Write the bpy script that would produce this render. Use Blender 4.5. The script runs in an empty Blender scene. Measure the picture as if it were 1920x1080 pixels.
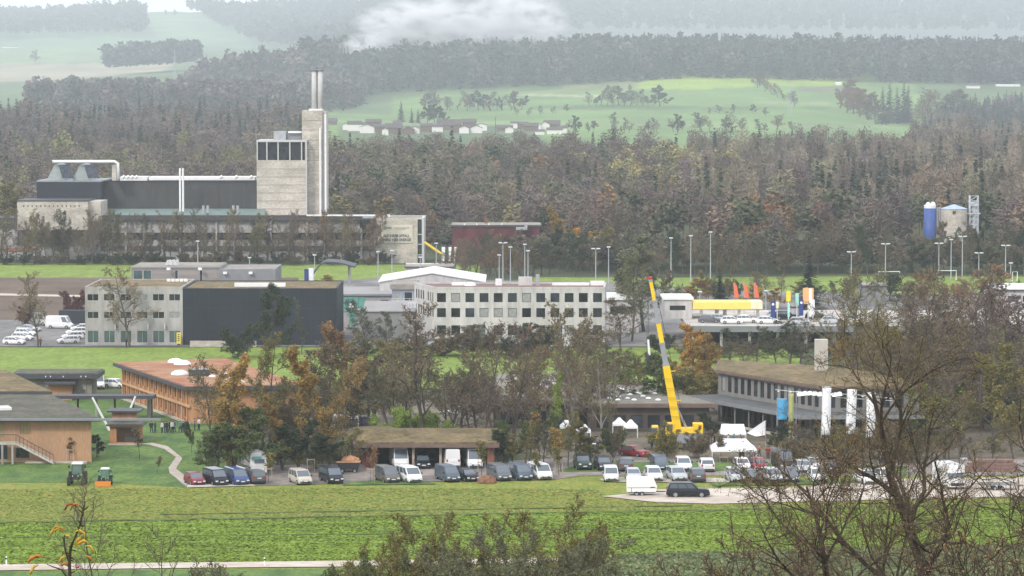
import bpy, math, random
import numpy as np
from mathutils import Vector, Matrix
R = math.radians
sc = bpy.context.scene
COL = sc.collection

# ------------------------------------------------------------------ camera
FPX = 6500.0; CAMZ = 50.0; YH = 144.0
PIT = math.atan((540 - YH) / FPX)
cd = bpy.data.cameras.new('camera'); cam = bpy.data.objects.new('camera', cd); COL.objects.link(cam)
cam.location = (0, 0, CAMZ); cam.rotation_euler = (math.pi / 2 - PIT, 0, 0)
cd.sensor_width = 36; cd.lens = FPX / 1920 * 36; cd.clip_start = 0.5; cd.clip_end = 40000
sc.camera = cam
# ------------------------------------------------------------------ sky, sun, exposure
SUN_EL, SUN_AZ = R(38), R(215)      # azimuth measured clockwise from +Y
w = bpy.data.worlds.new('World'); sc.world = w; w.use_nodes = True
nt = w.node_tree; nt.nodes.clear()
out = nt.nodes.new('ShaderNodeOutputWorld'); bg = nt.nodes.new('ShaderNodeBackground')
sky = nt.nodes.new('ShaderNodeTexSky'); sky.sky_type = 'NISHITA'; sky.sun_disc = False
sky.sun_elevation = SUN_EL; sky.sun_rotation = SUN_AZ; sky.air_density = 1.2; sky.dust_density = 3
tc = nt.nodes.new('ShaderNodeTexCoord'); mp = nt.nodes.new('ShaderNodeMapping'); mp.inputs['Scale'].default_value = (3, 3, 14)
nz = nt.nodes.new('ShaderNodeTexNoise'); nz.inputs['Scale'].default_value = 2.2; nz.inputs['Detail'].default_value = 6
rp = nt.nodes.new('ShaderNodeMapRange'); rp.inputs['From Min'].default_value = .35; rp.inputs['From Max'].default_value = .65
rp.inputs['To Min'].default_value = .86; rp.inputs['To Max'].default_value = 1.0
mx = nt.nodes.new('ShaderNodeMix'); mx.data_type = 'RGBA'; mx.inputs[7].default_value = (10.3, 10.6, 11.6, 1)
nt.links.new(tc.outputs['Generated'], mp.inputs['Vector']); nt.links.new(mp.outputs[0], nz.inputs['Vector'])
nt.links.new(nz.outputs['Fac'], rp.inputs[0]); nt.links.new(rp.outputs[0], mx.inputs[0])
nt.links.new(sky.outputs[0], mx.inputs[6]); nt.links.new(mx.outputs[2], bg.inputs[0]); bg.inputs[1].default_value = 0.088
nt.links.new(bg.outputs[0], out.inputs[0])
sd = bpy.data.lights.new('sun', 'SUN'); sun = bpy.data.objects.new('sun', sd); COL.objects.link(sun)
sd.energy = 1.5; sd.angle = R(10); sd.color = (1, .95, .87)
sv = Vector((math.sin(SUN_AZ) * math.cos(SUN_EL), math.cos(SUN_AZ) * math.cos(SUN_EL), math.sin(SUN_EL)))
sun.rotation_euler = sv.to_track_quat('Z', 'Y').to_euler(); sun.location = sv * 300
vs = sc.view_settings; vs.view_transform = 'Standard'; vs.look = 'None'; vs.gamma = 1; vs.use_curve_mapping = False
vs.exposure = 0.66
sc.render.engine = 'CYCLES'
cy = sc.cycles; cy.max_bounces = 4; cy.diffuse_bounces = 2; cy.glossy_bounces = 2; cy.transmission_bounces = 2
cy.volume_bounces = 2; cy.transparent_max_bounces = 8; cy.use_denoising = True; cy.sample_clamp_indirect = 4
cy.caustics_reflective = False; cy.caustics_refractive = False; cy.volume_step_rate = 1.0; cy.volume_max_steps = 64
HAZE_DENSITY = 1.04e-4

# ------------------------------------------------------------------ projection helpers (pixels of the 1920x1080 photograph)
CA, SA = math.cos(PIT), math.sin(PIT)
def ray(px, py):
    u = (px - 960) / FPX; v = (540 - py) / FPX
    return Vector((u, CA + v * SA, -SA + v * CA))
def G(px, py, z=0.0):
    r = ray(px, py); t = (z - CAMZ) / r.z
    return Vector((r.x * t, r.y * t, z))
def At(px, py, d):
    r = ray(px, py); t = d / r.y
    return Vector((r.x * t, d, CAMZ + r.z * t))
def proj(x, y, z):
    dx, dy, dz = x, y, z - CAMZ
    dep = dy * CA - dz * SA; up = dy * SA + dz * CA
    return 960 + FPX * dx / dep, 540 - FPX * up / dep
def mpp(p):                                    # metres per photo pixel at a point
    return (p[1] * CA - (p[2] - CAMZ) * SA) / FPX

# ------------------------------------------------------------------ materials
MATS = {}
def M(name, col, rough=.85, v=.12, scale=1.0, st=(1, 1, 1), col2=None, isl=0, obj=0, metal=0, spec=.3, world=False, attr=None, bump=0, scale2=None, v2=.1, emis=0, ior=None, lo=.35, hi=.65, trans=0):
    if name in MATS: return MATS[name]
    m = bpy.data.materials.new(name); m.use_nodes = True; n = m.node_tree.nodes; L = m.node_tree.links
    b = n['Principled BSDF']; b.inputs['Roughness'].default_value = rough; b.inputs['Metallic'].default_value = metal
    b.inputs['Specular IOR Level'].default_value = spec
    c = (*col, 1)
    last = None
    if attr:
        a = n.new('ShaderNodeAttribute'); a.attribute_name = attr; last = a.outputs['Color']
    def coord(s, stv):
        mpn = n.new('ShaderNodeMapping'); mpn.inputs['Scale'].default_value = tuple(s * k for k in stv)
        if world:
            g = n.new('ShaderNodeNewGeometry'); L.new(g.outputs['Position'], mpn.inputs[0])
        else:
            t = n.new('ShaderNodeTexCoord'); L.new(t.outputs['Object'], mpn.inputs[0])
        return mpn.outputs[0]
    def noise(s, stv, det=5):
        t = n.new('ShaderNodeTexNoise'); t.inputs['Scale'].default_value = 1; t.inputs['Detail'].default_value = det
        L.new(coord(s, stv), t.inputs['Vector']); return t.outputs['Fac']
    nf = None
    if v > 0 or col2:
        nf = noise(scale, st)
        r = n.new('ShaderNodeMapRange'); r.inputs['From Min'].default_value = lo; r.inputs['From Max'].default_value = hi; L.new(nf, r.inputs[0])
        if col2:
            k = n.new('ShaderNodeMix'); k.data_type = 'RGBA'; L.new(r.outputs[0], k.inputs[0])
            k.inputs[6].default_value = c; k.inputs[7].default_value = (*col2, 1); last = k.outputs[2]
        else:
            r.inputs['To Min'].default_value = 1 - v; r.inputs['To Max'].default_value = 1 + v
            k = n.new('ShaderNodeVectorMath'); k.operation = 'SCALE'
            if last is not None: L.new(last, k.inputs[0])
            else: k.inputs[0].default_value = col
            L.new(r.outputs[0], k.inputs['Scale']); last = k.outputs[0]
    def mul(val, amt):
        nonlocal last
        r = n.new('ShaderNodeMapRange'); r.inputs['To Min'].default_value = 1 - amt; r.inputs['To Max'].default_value = 1 + amt; L.new(val, r.inputs[0])
        k = n.new('ShaderNodeVectorMath'); k.operation = 'SCALE'
        if last is not None: L.new(last, k.inputs[0])
        else: k.inputs[0].default_value = col
        L.new(r.outputs[0], k.inputs['Scale']); last = k.outputs[0]
    if scale2: 
        nn = noise(scale2, st, 8); q = n.new('ShaderNodeMapRange'); q.inputs['From Min'].default_value = .3; q.inputs['From Max'].default_value = .7; L.new(nn, q.inputs[0]); mul(q.outputs[0], v2)
    if isl:
        g = n.new('ShaderNodeNewGeometry'); mul(g.outputs['Random Per Island'], isl)
    if obj:
        g = n.new('ShaderNodeObjectInfo'); mul(g.outputs['Random'], obj)
    if last is None: b.inputs['Base Color'].default_value = c
    else: L.new(last, b.inputs['Base Color'])
    if bump and nf is not None:
        bn = n.new('ShaderNodeBump'); bn.inputs['Distance'].default_value = bump; bn.inputs['Strength'].default_value = .6
        L.new(noise(scale2 or scale * 3, st, 6), bn.inputs['Height']); L.new(bn.outputs[0], b.inputs['Normal'])
    if trans:
        tr = n.new('ShaderNodeBsdfTranslucent'); ms = n.new('ShaderNodeMixShader'); ms.inputs[0].default_value = trans
        if last is None: tr.inputs[0].default_value = c
        else: L.new(last, tr.inputs[0])
        o = n['Material Output']; L.new(b.outputs[0], ms.inputs[1]); L.new(tr.outputs[0], ms.inputs[2]); L.new(ms.outputs[0], o.inputs[0])
    if emis: b.inputs['Emission Color'].default_value = c; b.inputs['Emission Strength'].default_value = emis
    MATS[name] = m; return m

# ------------------------------------------------------------------ mesh builder
class MB:
    def __init__(s): s.v = []; s.f = []; s.m = []
    def add(s, vs, fs, mi=0):
        o = len(s.v); s.v += [tuple(x) for x in vs]; s.f += [tuple(o + i for i in f) for f in fs]; s.m += [mi] * len(fs); return s
    def box(s, c, d, rz=0, mi=0, tilt=None, top=(1, 1), shift=(0, 0)):
        hx, hy, hz = d[0] / 2, d[1] / 2, d[2] / 2; vs = []
        mt = Matrix.Rotation(rz, 3, 'Z')
        if tilt is not None: mt = mt @ tilt
        for k, (tx, ty) in ((-1, (1, 1)), (1, top)):
            for a, b in ((-1, -1), (1, -1), (1, 1), (-1, 1)):
                vs.append(mt @ Vector((a * hx * tx + (shift[0] if k > 0 else 0), b * hy * ty + (shift[1] if k > 0 else 0), k * hz)) + Vector(c))
        return s.add(vs, [(3, 2, 1, 0), (4, 5, 6, 7), (0, 1, 5, 4), (1, 2, 6, 5), (2, 3, 7, 6), (3, 0, 4, 7)], mi)
    def prism(s, poly, z0, z1, mi=0, mtop=None):
        n = len(poly); vs = [(p[0], p[1], z0) for p in poly] + [(p[0], p[1], (z1 if not callable(z1) else z1(p))) for p in poly]
        s.add(vs, [tuple(reversed(range(n)))] + [(i, (i + 1) % n, n + (i + 1) % n, n + i) for i in range(n)], mi)
        s.f.append(tuple(len(s.v) - n + i for i in range(n))); s.m.append(mi if mtop is None else mtop); return s
    def tube(s, pts, rs, n=6, mi=0, cap=True):
        pts = [Vector(p) for p in pts]
        if not hasattr(rs, '__len__'): rs = [rs] * len(pts)
        vs = []; fs = []
        for i, p in enumerate(pts):
            t = (pts[min(i + 1, len(pts) - 1)] - pts[max(i - 1, 0)]); t = t.normalized() if t.length > 1e-9 else Vector((0, 0, 1))
            a = t.cross(Vector((.3, .1, 1)) if abs(t.z) < .95 else Vector((1, 0, 0))).normalized(); b = t.cross(a)
            for k in range(n):
                an = 2 * math.pi * k / n; vs.append(p + (a * math.cos(an) + b * math.sin(an)) * rs[i])
        for i in range(len(pts) - 1):
            for k in range(n):
                k2 = (k + 1) % n; fs.append((i * n + k, i * n + k2, (i + 1) * n + k2, (i + 1) * n + k))
        if cap: fs += [tuple(reversed(range(n))), tuple((len(pts) - 1) * n + k for k in range(n))]
        return s.add(vs, fs, mi)
    def dome(s, c, rx, ry, h, n=12, m=5, mi=0):
        vs = []; fs = []
        for i in range(m):
            a = math.pi / 2 * i / m
            for k in range(n):
                an = 2 * math.pi * k / n; vs.append((c[0] + rx * math.cos(a) * math.cos(an), c[1] + ry * math.cos(a) * math.sin(an), c[2] + h * math.sin(a)))
        vs.append((c[0], c[1], c[2] + h))
        for i in range(m - 1):
            for k in range(n): fs.append((i * n + k, i * n + (k + 1) % n, (i + 1) * n + (k + 1) % n, (i + 1) * n + k))
        for k in range(n): fs.append(((m - 1) * n + k, (m - 1) * n + (k + 1) % n, m * n))
        return s.add(vs, fs, mi)
    def quad(s, a, b, c, d, mi=0): return s.add([a, b, c, d], [(0, 1, 2, 3)], mi)
    def build(s, name, mats, parent=None, smooth=False):
        me = bpy.data.meshes.new(name); me.from_pydata(s.v, [], s.f)
        if not isinstance(mats, (list, tuple)): mats = [mats]
        for m in mats: me.materials.append(m)
        if len(mats) > 1: me.polygons.foreach_set('material_index', s.m)
        if smooth: me.polygons.foreach_set('use_smooth', [True] * len(s.f))
        me.update(); o = bpy.data.objects.new(name, me); COL.objects.link(o)
        if parent: o.parent = parent
        return o
def quads(name, V, mats, tint=None, parent=None, mi=None):
    n = len(V) // 4; me = bpy.data.meshes.new(name)
    me.vertices.add(len(V)); me.vertices.foreach_set('co', np.asarray(V, np.float32).ravel())
    me.loops.add(n * 4); me.loops.foreach_set('vertex_index', np.arange(n * 4, dtype=np.int32))
    me.polygons.add(n); me.polygons.foreach_set('loop_start', np.arange(0, n * 4, 4, dtype=np.int32))
    if not isinstance(mats, (list, tuple)): mats = [mats]
    for m in mats: me.materials.append(m)
    if mi is not None: me.polygons.foreach_set('material_index', np.asarray(mi, np.int32))
    if tint is not None:
        a = me.color_attributes.new('tint', 'FLOAT_COLOR', 'POINT')
        t = np.ones((len(V), 4), np.float32); t[:, :3] = tint; a.data.foreach_set('color', t.ravel())
    me.update(calc_edges=True); o = bpy.data.objects.new(name, me); COL.objects.link(o)
    if parent: o.parent = parent
    return o
def E(name, label, cat, loc=(0, 0, 0), rz=0, group=None):
    o = bpy.data.objects.new(name, None); COL.objects.link(o); o.location = loc; o.rotation_euler = (0, 0, rz); o.empty_display_size = .5
    o['label'] = label; o['category'] = cat
    if group: o['group'] = group
    return o
def tag(o, label=None, cat=None, group=None, kind=None):
    for k, x in (('label', label), ('category', cat), ('group', group), ('kind', kind)):
        if x: o[k] = x
    return o
KIDS = {}
def kids(o):
    return list(o.children)
def dup(o, loc, rz=0, scale=None, label=None, group=None):
    c = o.copy(); COL.objects.link(c); c.location = loc; c.rotation_euler = (0, 0, rz)
    if scale: c.scale = scale
    if label: c['label'] = label
    if group: c['group'] = group
    for k in kids(o):
        q = k.copy(); COL.objects.link(q); q.parent = c
        for g in kids(k):
            r = g.copy(); COL.objects.link(r); r.parent = q
    return c
ORD = 'first second third fourth fifth sixth seventh eighth ninth tenth eleventh twelfth thirteenth fourteenth fifteenth sixteenth seventeenth eighteenth nineteenth twentieth'.split()
def nth(i):
    if i < 20: return ORD[i]
    t = {2: 'twenty', 3: 'thirty', 4: 'forty', 5: 'fifty', 6: 'sixty'}[(i + 1) // 10]; r = (i + 1) % 10
    return t + '-' + ORD[r - 1] if r else {2: 'twentieth', 3: 'thirtieth', 4: 'fortieth', 5: 'fiftieth', 6: 'sixtieth'}[(i + 1) // 10]

# ------------------------------------------------------------------ terrain
def DM(d):                       # far distances: the hills stand well behind the ridge
    return float(np.interp(d, [0, 1300, 1500, 1900, 2700, 3050, 3600, 4300, 5000, 5400, 6600], [0, 1300, 1750, 2600, 4200, 4700, 6500, 8600, 11000, 12000, 14500]))
CTRL = [(1300, None),
 (1900, [(-600, 262), (0, 252), (640, 252), (1050, 256), (1400, 268), (1700, 288), (1920, 296), (2600, 296)]),
 (2300, [(-600, 210), (0, 214), (500, 214), (700, 223), (900, 226), (1050, 222), (1400, 214), (1600, 225), (1700, 235), (1920, 240), (2600, 240)]),
 (2700, [(-600, 175), (0, 190), (400, 200), (560, 202), (700, 193), (800, 182), (1000, 170), (1200, 156), (1300, 150), (1400, 150), (1570, 156), (1700, 159), (1920, 164), (2600, 166)]),
 (3050, [(-600, 178), (0, 180), (60, 172), (150, 152), (350, 142), (450, 128), (560, 118), (700, 112), (1000, 112), (1300, 112), (1920, 118), (2600, 118)]),
 (3600, [(-600, 150), (0, 150), (200, 140), (350, 130), (450, 122), (650, 112), (1000, 108), (1920, 108), (2600, 108)]),
 (4300, [(-600, 90), (0, 84), (200, 80), (420, 92), (520, 88), (650, 72), (800, 62), (1000, 80), (1400, 80), (1920, 84), (2600, 80)]),
 (5000, [(-600, 36), (0, 38), (100, 36), (250, 24), (330, 22), (450, 30), (550, 26), (700, 6), (900, 2), (1100, 4), (1500, 6), (1920, 4), (2600, 4)]),
 (5400, [(-600, 26), (0, 30), (300, 26), (550, 16), (700, 2), (1100, 0), (1500, 2), (1920, 0), (2600, 0)]),
 (6600, [(-600, 90), (2600, 60)])]
CTRL = [(DM(d), c) for d, c in CTRL]
def _z(i, px):
    d, c = CTRL[i]
    if c is None: return 0.0
    y = float(np.interp(px, [a for a, _ in c], [b for _, b in c]))
    return CAMZ - (y - YH) * d / FPX
def ground_z(x, d):
    if d < 300: return 48 - .16 * max(d, -60) if d > -60 else 57.6
    if d <= 1300: return 0.0
    px = 960 + FPX * x / (d * CA + 3)
    for i in range(1, len(CTRL)):
        if d <= CTRL[i][0] or i == len(CTRL) - 1:
            a, b = CTRL[i - 1][0], CTRL[i][0]; t = min(1, (d - a) / (b - a)); za, zb = _z(i - 1, px), _z(i, px)
            return za + (zb - za) * t
def X(px, d): return (px - 960) / FPX * (d * CA + 3)
def inpoly(px, py, poly):
    c = False; n = len(poly); j = n - 1
    for i in range(n):
        if (poly[i][1] > py) != (poly[j][1] > py) and px < (poly[j][0] - poly[i][0]) * (py - poly[i][1]) / (poly[j][1] - poly[i][1]) + poly[i][0]: c = not c
        j = i
    return c
GR = (.075, .16, .03)
FAR = [ # (pixel polygon, colour, min distance)
 ([(560, 190), (1700, 140), (1800, 330), (560, 330)], (.13, .215, .06), 1500),
 ([(1215, 140), (1410, 140), (1420, 162), (1300, 168), (1190, 166)], (.23, .32, .05), 2200),  # brighter sunlit patch put into the field colour
 ([(1440, 145), (1585, 145), (1580, 161), (1440, 162)], (.23, .32, .05), 2200),
 ([(640, 186), (740, 182), (740, 216), (640, 214)], (.10, .15, .06), 2200),
 ([(1060, 160), (1190, 150), (1200, 166), (1060, 172)], (.17, .2, .08), 2200),
 ([(1500, 163), (1600, 163), (1600, 172), (1500, 172)], (.13, .14, .08), 2200),
 ([(640, 236), (1000, 236), (1050, 300), (640, 300)], (.08, .12, .05), 1500),
 ([(-600, 90), (300, 90), (210, 118), (-600, 122)], (.15, .22, .09), 3100),
 ([(-600, 122), (330, 118), (300, 136), (120, 150), (-600, 168)], (.27, .24, .15), 3100),
 ([(-600, 62), (460, 62), (480, 90), (200, 92), (-600, 92)], (.12, .19, .09), 3300),
 ([(980, 176), (1180, 180), (1180, 183), (980, 180)], (.32, .33, .2), 2200),
 ([(560, 226), (1700, 236), (1700, 241), (560, 233)], (.17, .23, .09), 1500),
 ([(1000, 198), (1560, 200), (1560, 205), (1000, 206)], (.09, .15, .05), 1900),
 ([(1420, 190), (1560, 192), (1560, 196), (1420, 194)], (.20, .24, .10), 1900),
 ([(260, 18), (360, 20), (480, 80), (300, 70), (270, 40)], (.15, .22, .10), 3300),
]
def build_ground():
    ds = [-400, -120, -60, 0, 100, 200, 300, 340, 500, 700, 900, 1100, 1300]
    d = 1300
    while d < 14500: d *= 1.0095; ds.append(min(d, 14500))
    pxs = [-3000, -1500, -700] + list(range(-400, 2330, 10)) + [2700, 3400, 4900]
    V = []; C = []
    for d in ds:
        for px in pxs:
            x = X(px, max(d, 350)); z = ground_z(x, d)
            if d > 1300: z += 0
            V.append((x, d, z)); col = (.07, .085, .035)
            if d > 1300:
                q = proj(x, d, z)
                col = (.09, .14, .05) if d < DM(3300) or px < 560 else (.11, .125, .10)  # far right hills greyed: the fading in fog is put into the ground colour
                for poly, c, md in FAR:
                    if d > DM(md) and inpoly(px, q[1], poly): col = c
            C.append(col)
    n = len(pxs); Fs = [(j * n + i, j * n + i + 1, (j + 1) * n + i + 1, (j + 1) * n + i) for j in range(len(ds) - 1) for i in range(n - 1)]
    me = bpy.data.meshes.new('ground'); me.from_pydata(V, [], Fs)
    a = me.color_attributes.new('tint', 'FLOAT_COLOR', 'POINT'); t = np.ones((len(V), 4), np.float32); t[:, :3] = C; a.data.foreach_set('color', t.ravel())
    me.polygons.foreach_set('use_smooth', [True] * len(Fs))
    me.materials.append(M('terrain', (0, 0, 0), .95, .22, .012, (1, .4, 1), attr='tint', world=True, scale2=.25, v2=.18)); me.update()
    o = bpy.data.objects.new('ground', me); COL.objects.link(o); o['kind'] = 'structure'
build_ground()
def sheet(name, pts, mat, z=.02, kind='structure'):
    ps = [G(*p) for p in pts]; mb = MB(); mb.v = [(p.x, p.y, z) for p in ps]; mb.f = [tuple(range(len(ps)))]; mb.m = [0]
    bm = None
    o = mb.build(name, mat); o['kind'] = kind
    if o.data.polygons[0].normal.z < 0: o.data.flip_normals()
    return o
grass_a = M('mown meadow grass', (.15, .205, .028), .95, .3, .55, (1.1, .4, 1), col2=(.24, .235, .04), world=True, scale2=2.2, v2=.30, lo=.38, hi=.66)
grass_b = M('bright crop green', (.13, .195, .02), .95, .3, .42, (1, .45, 1), col2=(.185, .26, .027), world=True, scale2=1.8, v2=.35)
grass_c = M('lawn green', (.055, .115, .025), .95, .3, .3, (1.2, .5, 1), col2=(.12, .19, .04), world=True, scale2=1.6, v2=.28)
grass_d = M('field green', (.15, .215, .03), .95, .3, .22, (1.1, .35, 1), col2=(.20, .275, .045), world=True, scale2=.9, v2=.22)
soil = M('ploughed soil', (.095, .065, .043), .95, .3, .12, (.6, .6, 1), col2=(.15, .108, .078), world=True, scale2=.8, v2=.16)
gravel = M('pale gravel', (.44, .37, .30), .95, .2, .25, (.4, 1, 1), col2=(.56, .50, .43), world=True, scale2=1.7, v2=.18)
asphalt = M('lot asphalt', (.15, .13, .115), .8, .2, .25, (.8, .6, 1), col2=(.29, .25, .22), world=True, scale2=1.1, v2=.25)
paving = M('yard paving', (.12, .115, .11), .8, .2, .12, (.8, .4, 1), col2=(.23, .22, .205), world=True, scale2=.7, v2=.22)
rough_g = M('rough tall grass', (.13, .17, .06), .95, .3, .6, (.6, 1, 1), col2=(.22, .26, .11), world=True, scale2=3, v2=.35)
yard = M('yard earth', (.11, .095, .06), .95, .2, .2, (.9, .5, 1), col2=(.19, .16, .12), world=True, scale2=1.4, v2=.22)
concrete_path = M('path paving', (.42, .36, .30), .9, .15, .8, world=True, scale2=3, v2=.15)
sheet('meadow', [(-400, 1100), (2400, 1100), (2400, 880), (1000, 885), (380, 905), (-400, 905)], grass_a, .02)
sheet('crop_field', [(-400, 1062), (300, 1056), (640, 1050), (1100, 1042), (1500, 1030), (2400, 1010), (2400, 930), (1900, 948), (1300, 958), (900, 967), (480, 976), (-400, 984)], grass_b, .05)
sheet('verge', [(-400, 1110), (2400, 1110), (2400, 1085), (660, 1066), (-400, 1076)], grass_c, .05)
sheet('rough_meadow', [(1060, 1110), (2400, 1110), (2400, 1020), (1560, 1032), (1250, 1040), (1100, 1046)], rough_g, .08)
sheet('farm_road', [(-400, 1077), (300, 1067), (660, 1064), (1060, 1056), (1140, 1052), (1140, 1046), (1060, 1048), (660, 1053), (300, 1057), (-400, 1064)], gravel, .11)
sheet('lawn', [(-400, 905), (200, 905), (350, 915), (420, 880), (470, 830), (440, 790), (270, 740), (-400, 740)], grass_c, .05)
sheet('parking_lot', [(340, 908), (352, 915), (620, 908), (760, 904), (1030, 901), (1090, 893), (1300, 893), (2100, 893), (2100, 862), (1340, 862), (1140, 855), (900, 868), (560, 872), (400, 880), (330, 896)], asphalt, .08)
sheet('gravel_yard', [(1128, 932), (1180, 927), (1230, 919), (1500, 915), (1640, 900), (2200, 893), (2200, 925), (1500, 942), (1340, 946), (1230, 943)], gravel, .11)
for q in ([(350, 915.5), (480, 912), (470, 908.5), (352, 910.5)], [(1125, 902), (1145, 905), (1500, 906), (1500, 900), (1130, 896)]):
    sheet('gravel_strip', q, gravel, .12)
sheet('grass_island', [(1040, 886), (1500, 884), (1700, 892), (1700, 876), (1400, 868), (1100, 868)], grass_c, .12)
sheet('grass_island', [(640, 911), (820, 909), (800, 904), (700, 902), (655, 905)], grass_c, .12)
sheet('grass_strip', [(1340, 913), (1700, 906), (1680, 898), (1450, 902), (1330, 907)], grass_c, .13)
sheet('school_yard', [(620, 800), (1000, 850), (1060, 868), (2000, 866), (2000, 740), (1100, 730), (640, 760)], yard, .05)
sheet('footpath', [(262, 833), (285, 831), (315, 838), (342, 860), (330, 880), (350, 895), (350, 913), (318, 888), (316, 878), (330, 858), (308, 843), (280, 835)], concrete_path, .09)
sheet('green_field', [(-400, 652), (160, 652), (640, 652), (1500, 652), (1500, 690), (1150, 740), (600, 722), (230, 728), (-400, 735)], grass_d, .05)
sheet('yard', [(-400, 650), (2300, 650), (2300, 560), (1300, 545), (1150, 530), (700, 522), (560, 530), (200, 560), (50, 590), (-400, 602)], paving, .06)
sheet('ploughed_field', [(-400, 600), (60, 600), (200, 580), (560, 540), (560, 521), (-400, 521)], soil, .07)
sheet('farm_track', [(-400, 555), (0, 555), (220, 559), (220, 556), (0, 551), (-400, 551)], gravel, .12)
sheet('green_field', [(-400, 522), (900, 530), (900, 497), (-400, 493)], grass_d, .05)
sheet('sports_field', [(1000, 530), (1250, 570), (2300, 570), (2300, 518), (1500, 519), (1250, 521), (1000, 520)], grass_d, .055)

import random as _r; _q = _r.Random(4)
def wavy(name, x0, x1, ya, yb, th, mat, z=.12):
    n = 60; top = [(x0 + (x1 - x0) * i / n, ya + (yb - ya) * i / n + _q.uniform(-.5, .5)) for i in range(n + 1)]
    V = []; 
    for i, (x, y) in enumerate(top):
        a, b = G(x, y), G(x, y + th * _q.uniform(.35, 1.3)); V += [(a.x, a.y, z), (b.x, b.y, z)]
    mb = MB(); mb.v = V; mb.f = [(2 * i, 2 * i + 1, 2 * i + 3, 2 * i + 2) for i in range(n)]; mb.m = [0] * n; o = mb.build(name, mat); o['kind'] = 'structure'
darkg = M('dark furrow grass', (.085, .135, .025), .95, .3, 1.5, world=True)
wavy('furrow', -60, 1300, 981, 957, 2.6, darkg); wavy('furrow', 1300, 2000, 957, 942, 3.0, darkg); wavy('furrow', 300, 1300, 965, 948, 1.4, M('field drain', (.10, .15, .03), .95, .2)); wavy('furrow', 700, 1900, 996, 985, 1.6, darkg); wavy('furrow', -60, 1000, 1009, 999, 1.6, darkg)
# ------------------------------------------------------------------ trees
bark = M('bark', (.10, .085, .07), .95, .25, 1.5, (1, 1, .3))
bark_pale = M('pale bark', (.24, .215, .18), .95, .25, 1.5, (1, 1, .3))
bark_dark = M('dark wet bark', (.06, .045, .033), .9, .3, 6, (1, 1, .3), spec=.2)
twig = M('twigs', (.175, .135, .09), .95, .2, .35, isl=.25, obj=.22)
twig_g = M('mossy twigs', (.16, .145, .075), .95, .2, .35, isl=.25, obj=.2)
twig_p = M('purple twigs', (.17, .125, .10), .95, .2, .35, isl=.25, obj=.2)
twig_f = M('near twigs', (.13, .095, .06), .95, .2, .6, isl=.3)
LEAF = {k: M('leaves ' + k, c, .8, .22, .45, isl=.4, obj=.1, trans=.25) for k, c in dict(
    gold=(.33, .215, .06), orange=(.38, .205, .045), rust=(.24, .145, .065), olive=(.20, .175, .055), green=(.095, .125, .04), dark=(.05, .07, .035),
    brown=(.17, .135, .08), lime=(.21, .27, .06), needle=(.022, .042, .026), yellow=(.42, .30, .05), bright=(.62, .33, .02), vivid=(.24, .33, .05), wine=(.12, .045, .045), sage=(.15, .155, .085)).items()}
def rnd_perp(rng, t):
    a = Vector((rng.uniform(-1, 1), rng.uniform(-1, 1), rng.uniform(-1, 1))); a -= t * a.dot(t)
    return a.normalized() if a.length > 1e-6 else Vector((1, 0, 0))
def grow(rng, H, r0, kidsn, ratio, ang, t0=(.25, .2, .15, .1), up=(.02, .12, .1, .1, .1), wob=(.08, .2, .3, .35, .4), stems=1, lean=.0, taper=.82, trunk_len=1.0):
    paths = []
    lv = len(kidsn)
    def br(p, d, L, r, l):
        n = (7, 6, 4, 3, 2)[min(l, 4)]; pts = [p]; rs = [r]; dd = []
        for i in range(n):
            d = (d + Vector((rng.gauss(0, 1), rng.gauss(0, 1), rng.gauss(0, 1))) * wob[min(l, 4)] + Vector((0, 0, up[min(l, 4)]))).normalized()
            p = p + d * (L / n); pts.append(p); rs.append(r * (1 - taper * (i + 1) / n)); dd.append(d)
        paths.append((pts, rs, l))
        if l < lv:
            k = kidsn[l]; az = rng.uniform(0, 6.28)
            for j in range(k):
                t = t0[min(l, 3)] + (1 - t0[min(l, 3)]) * (j + rng.uniform(.1, .9)) / k
                f = t * n; i = min(int(f), n - 1); q = pts[i].lerp(pts[i + 1], f - i); D = dd[i]
                az += 2.4 + rng.uniform(-.5, .5); a = D.cross(Vector((.2, .1, 1)) if abs(D.z) < .95 else Vector((1, 0, 0))).normalized(); b = D.cross(a)
                side = a * math.cos(az) + b * math.sin(az); an = R(ang[min(l, len(ang) - 1)] * rng.uniform(.75, 1.2))
                nd = (D * math.cos(an) + side * math.sin(an)).normalized()
                sh = (1 - .62 * t) if l == 0 else (1 - .45 * t)
                br(q, nd, L * ratio[min(l, len(ratio) - 1)] * sh * rng.uniform(.75, 1.15), rs[i] * rng.uniform(.45, .62), l + 1)
    for s in range(stems):
        a = rng.uniform(0, 6.28); ln = lean * rng.uniform(.4, 1) if stems > 1 else lean
        br(Vector((math.cos(a) * .15 * (stems > 1), math.sin(a) * .15 * (stems > 1), -.2)), Vector((math.cos(a) * ln, math.sin(a) * ln, 1)).normalized(), H * trunk_len * (rng.uniform(.75, 1) if stems > 1 else 1), r0, 0)
    return paths
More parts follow.
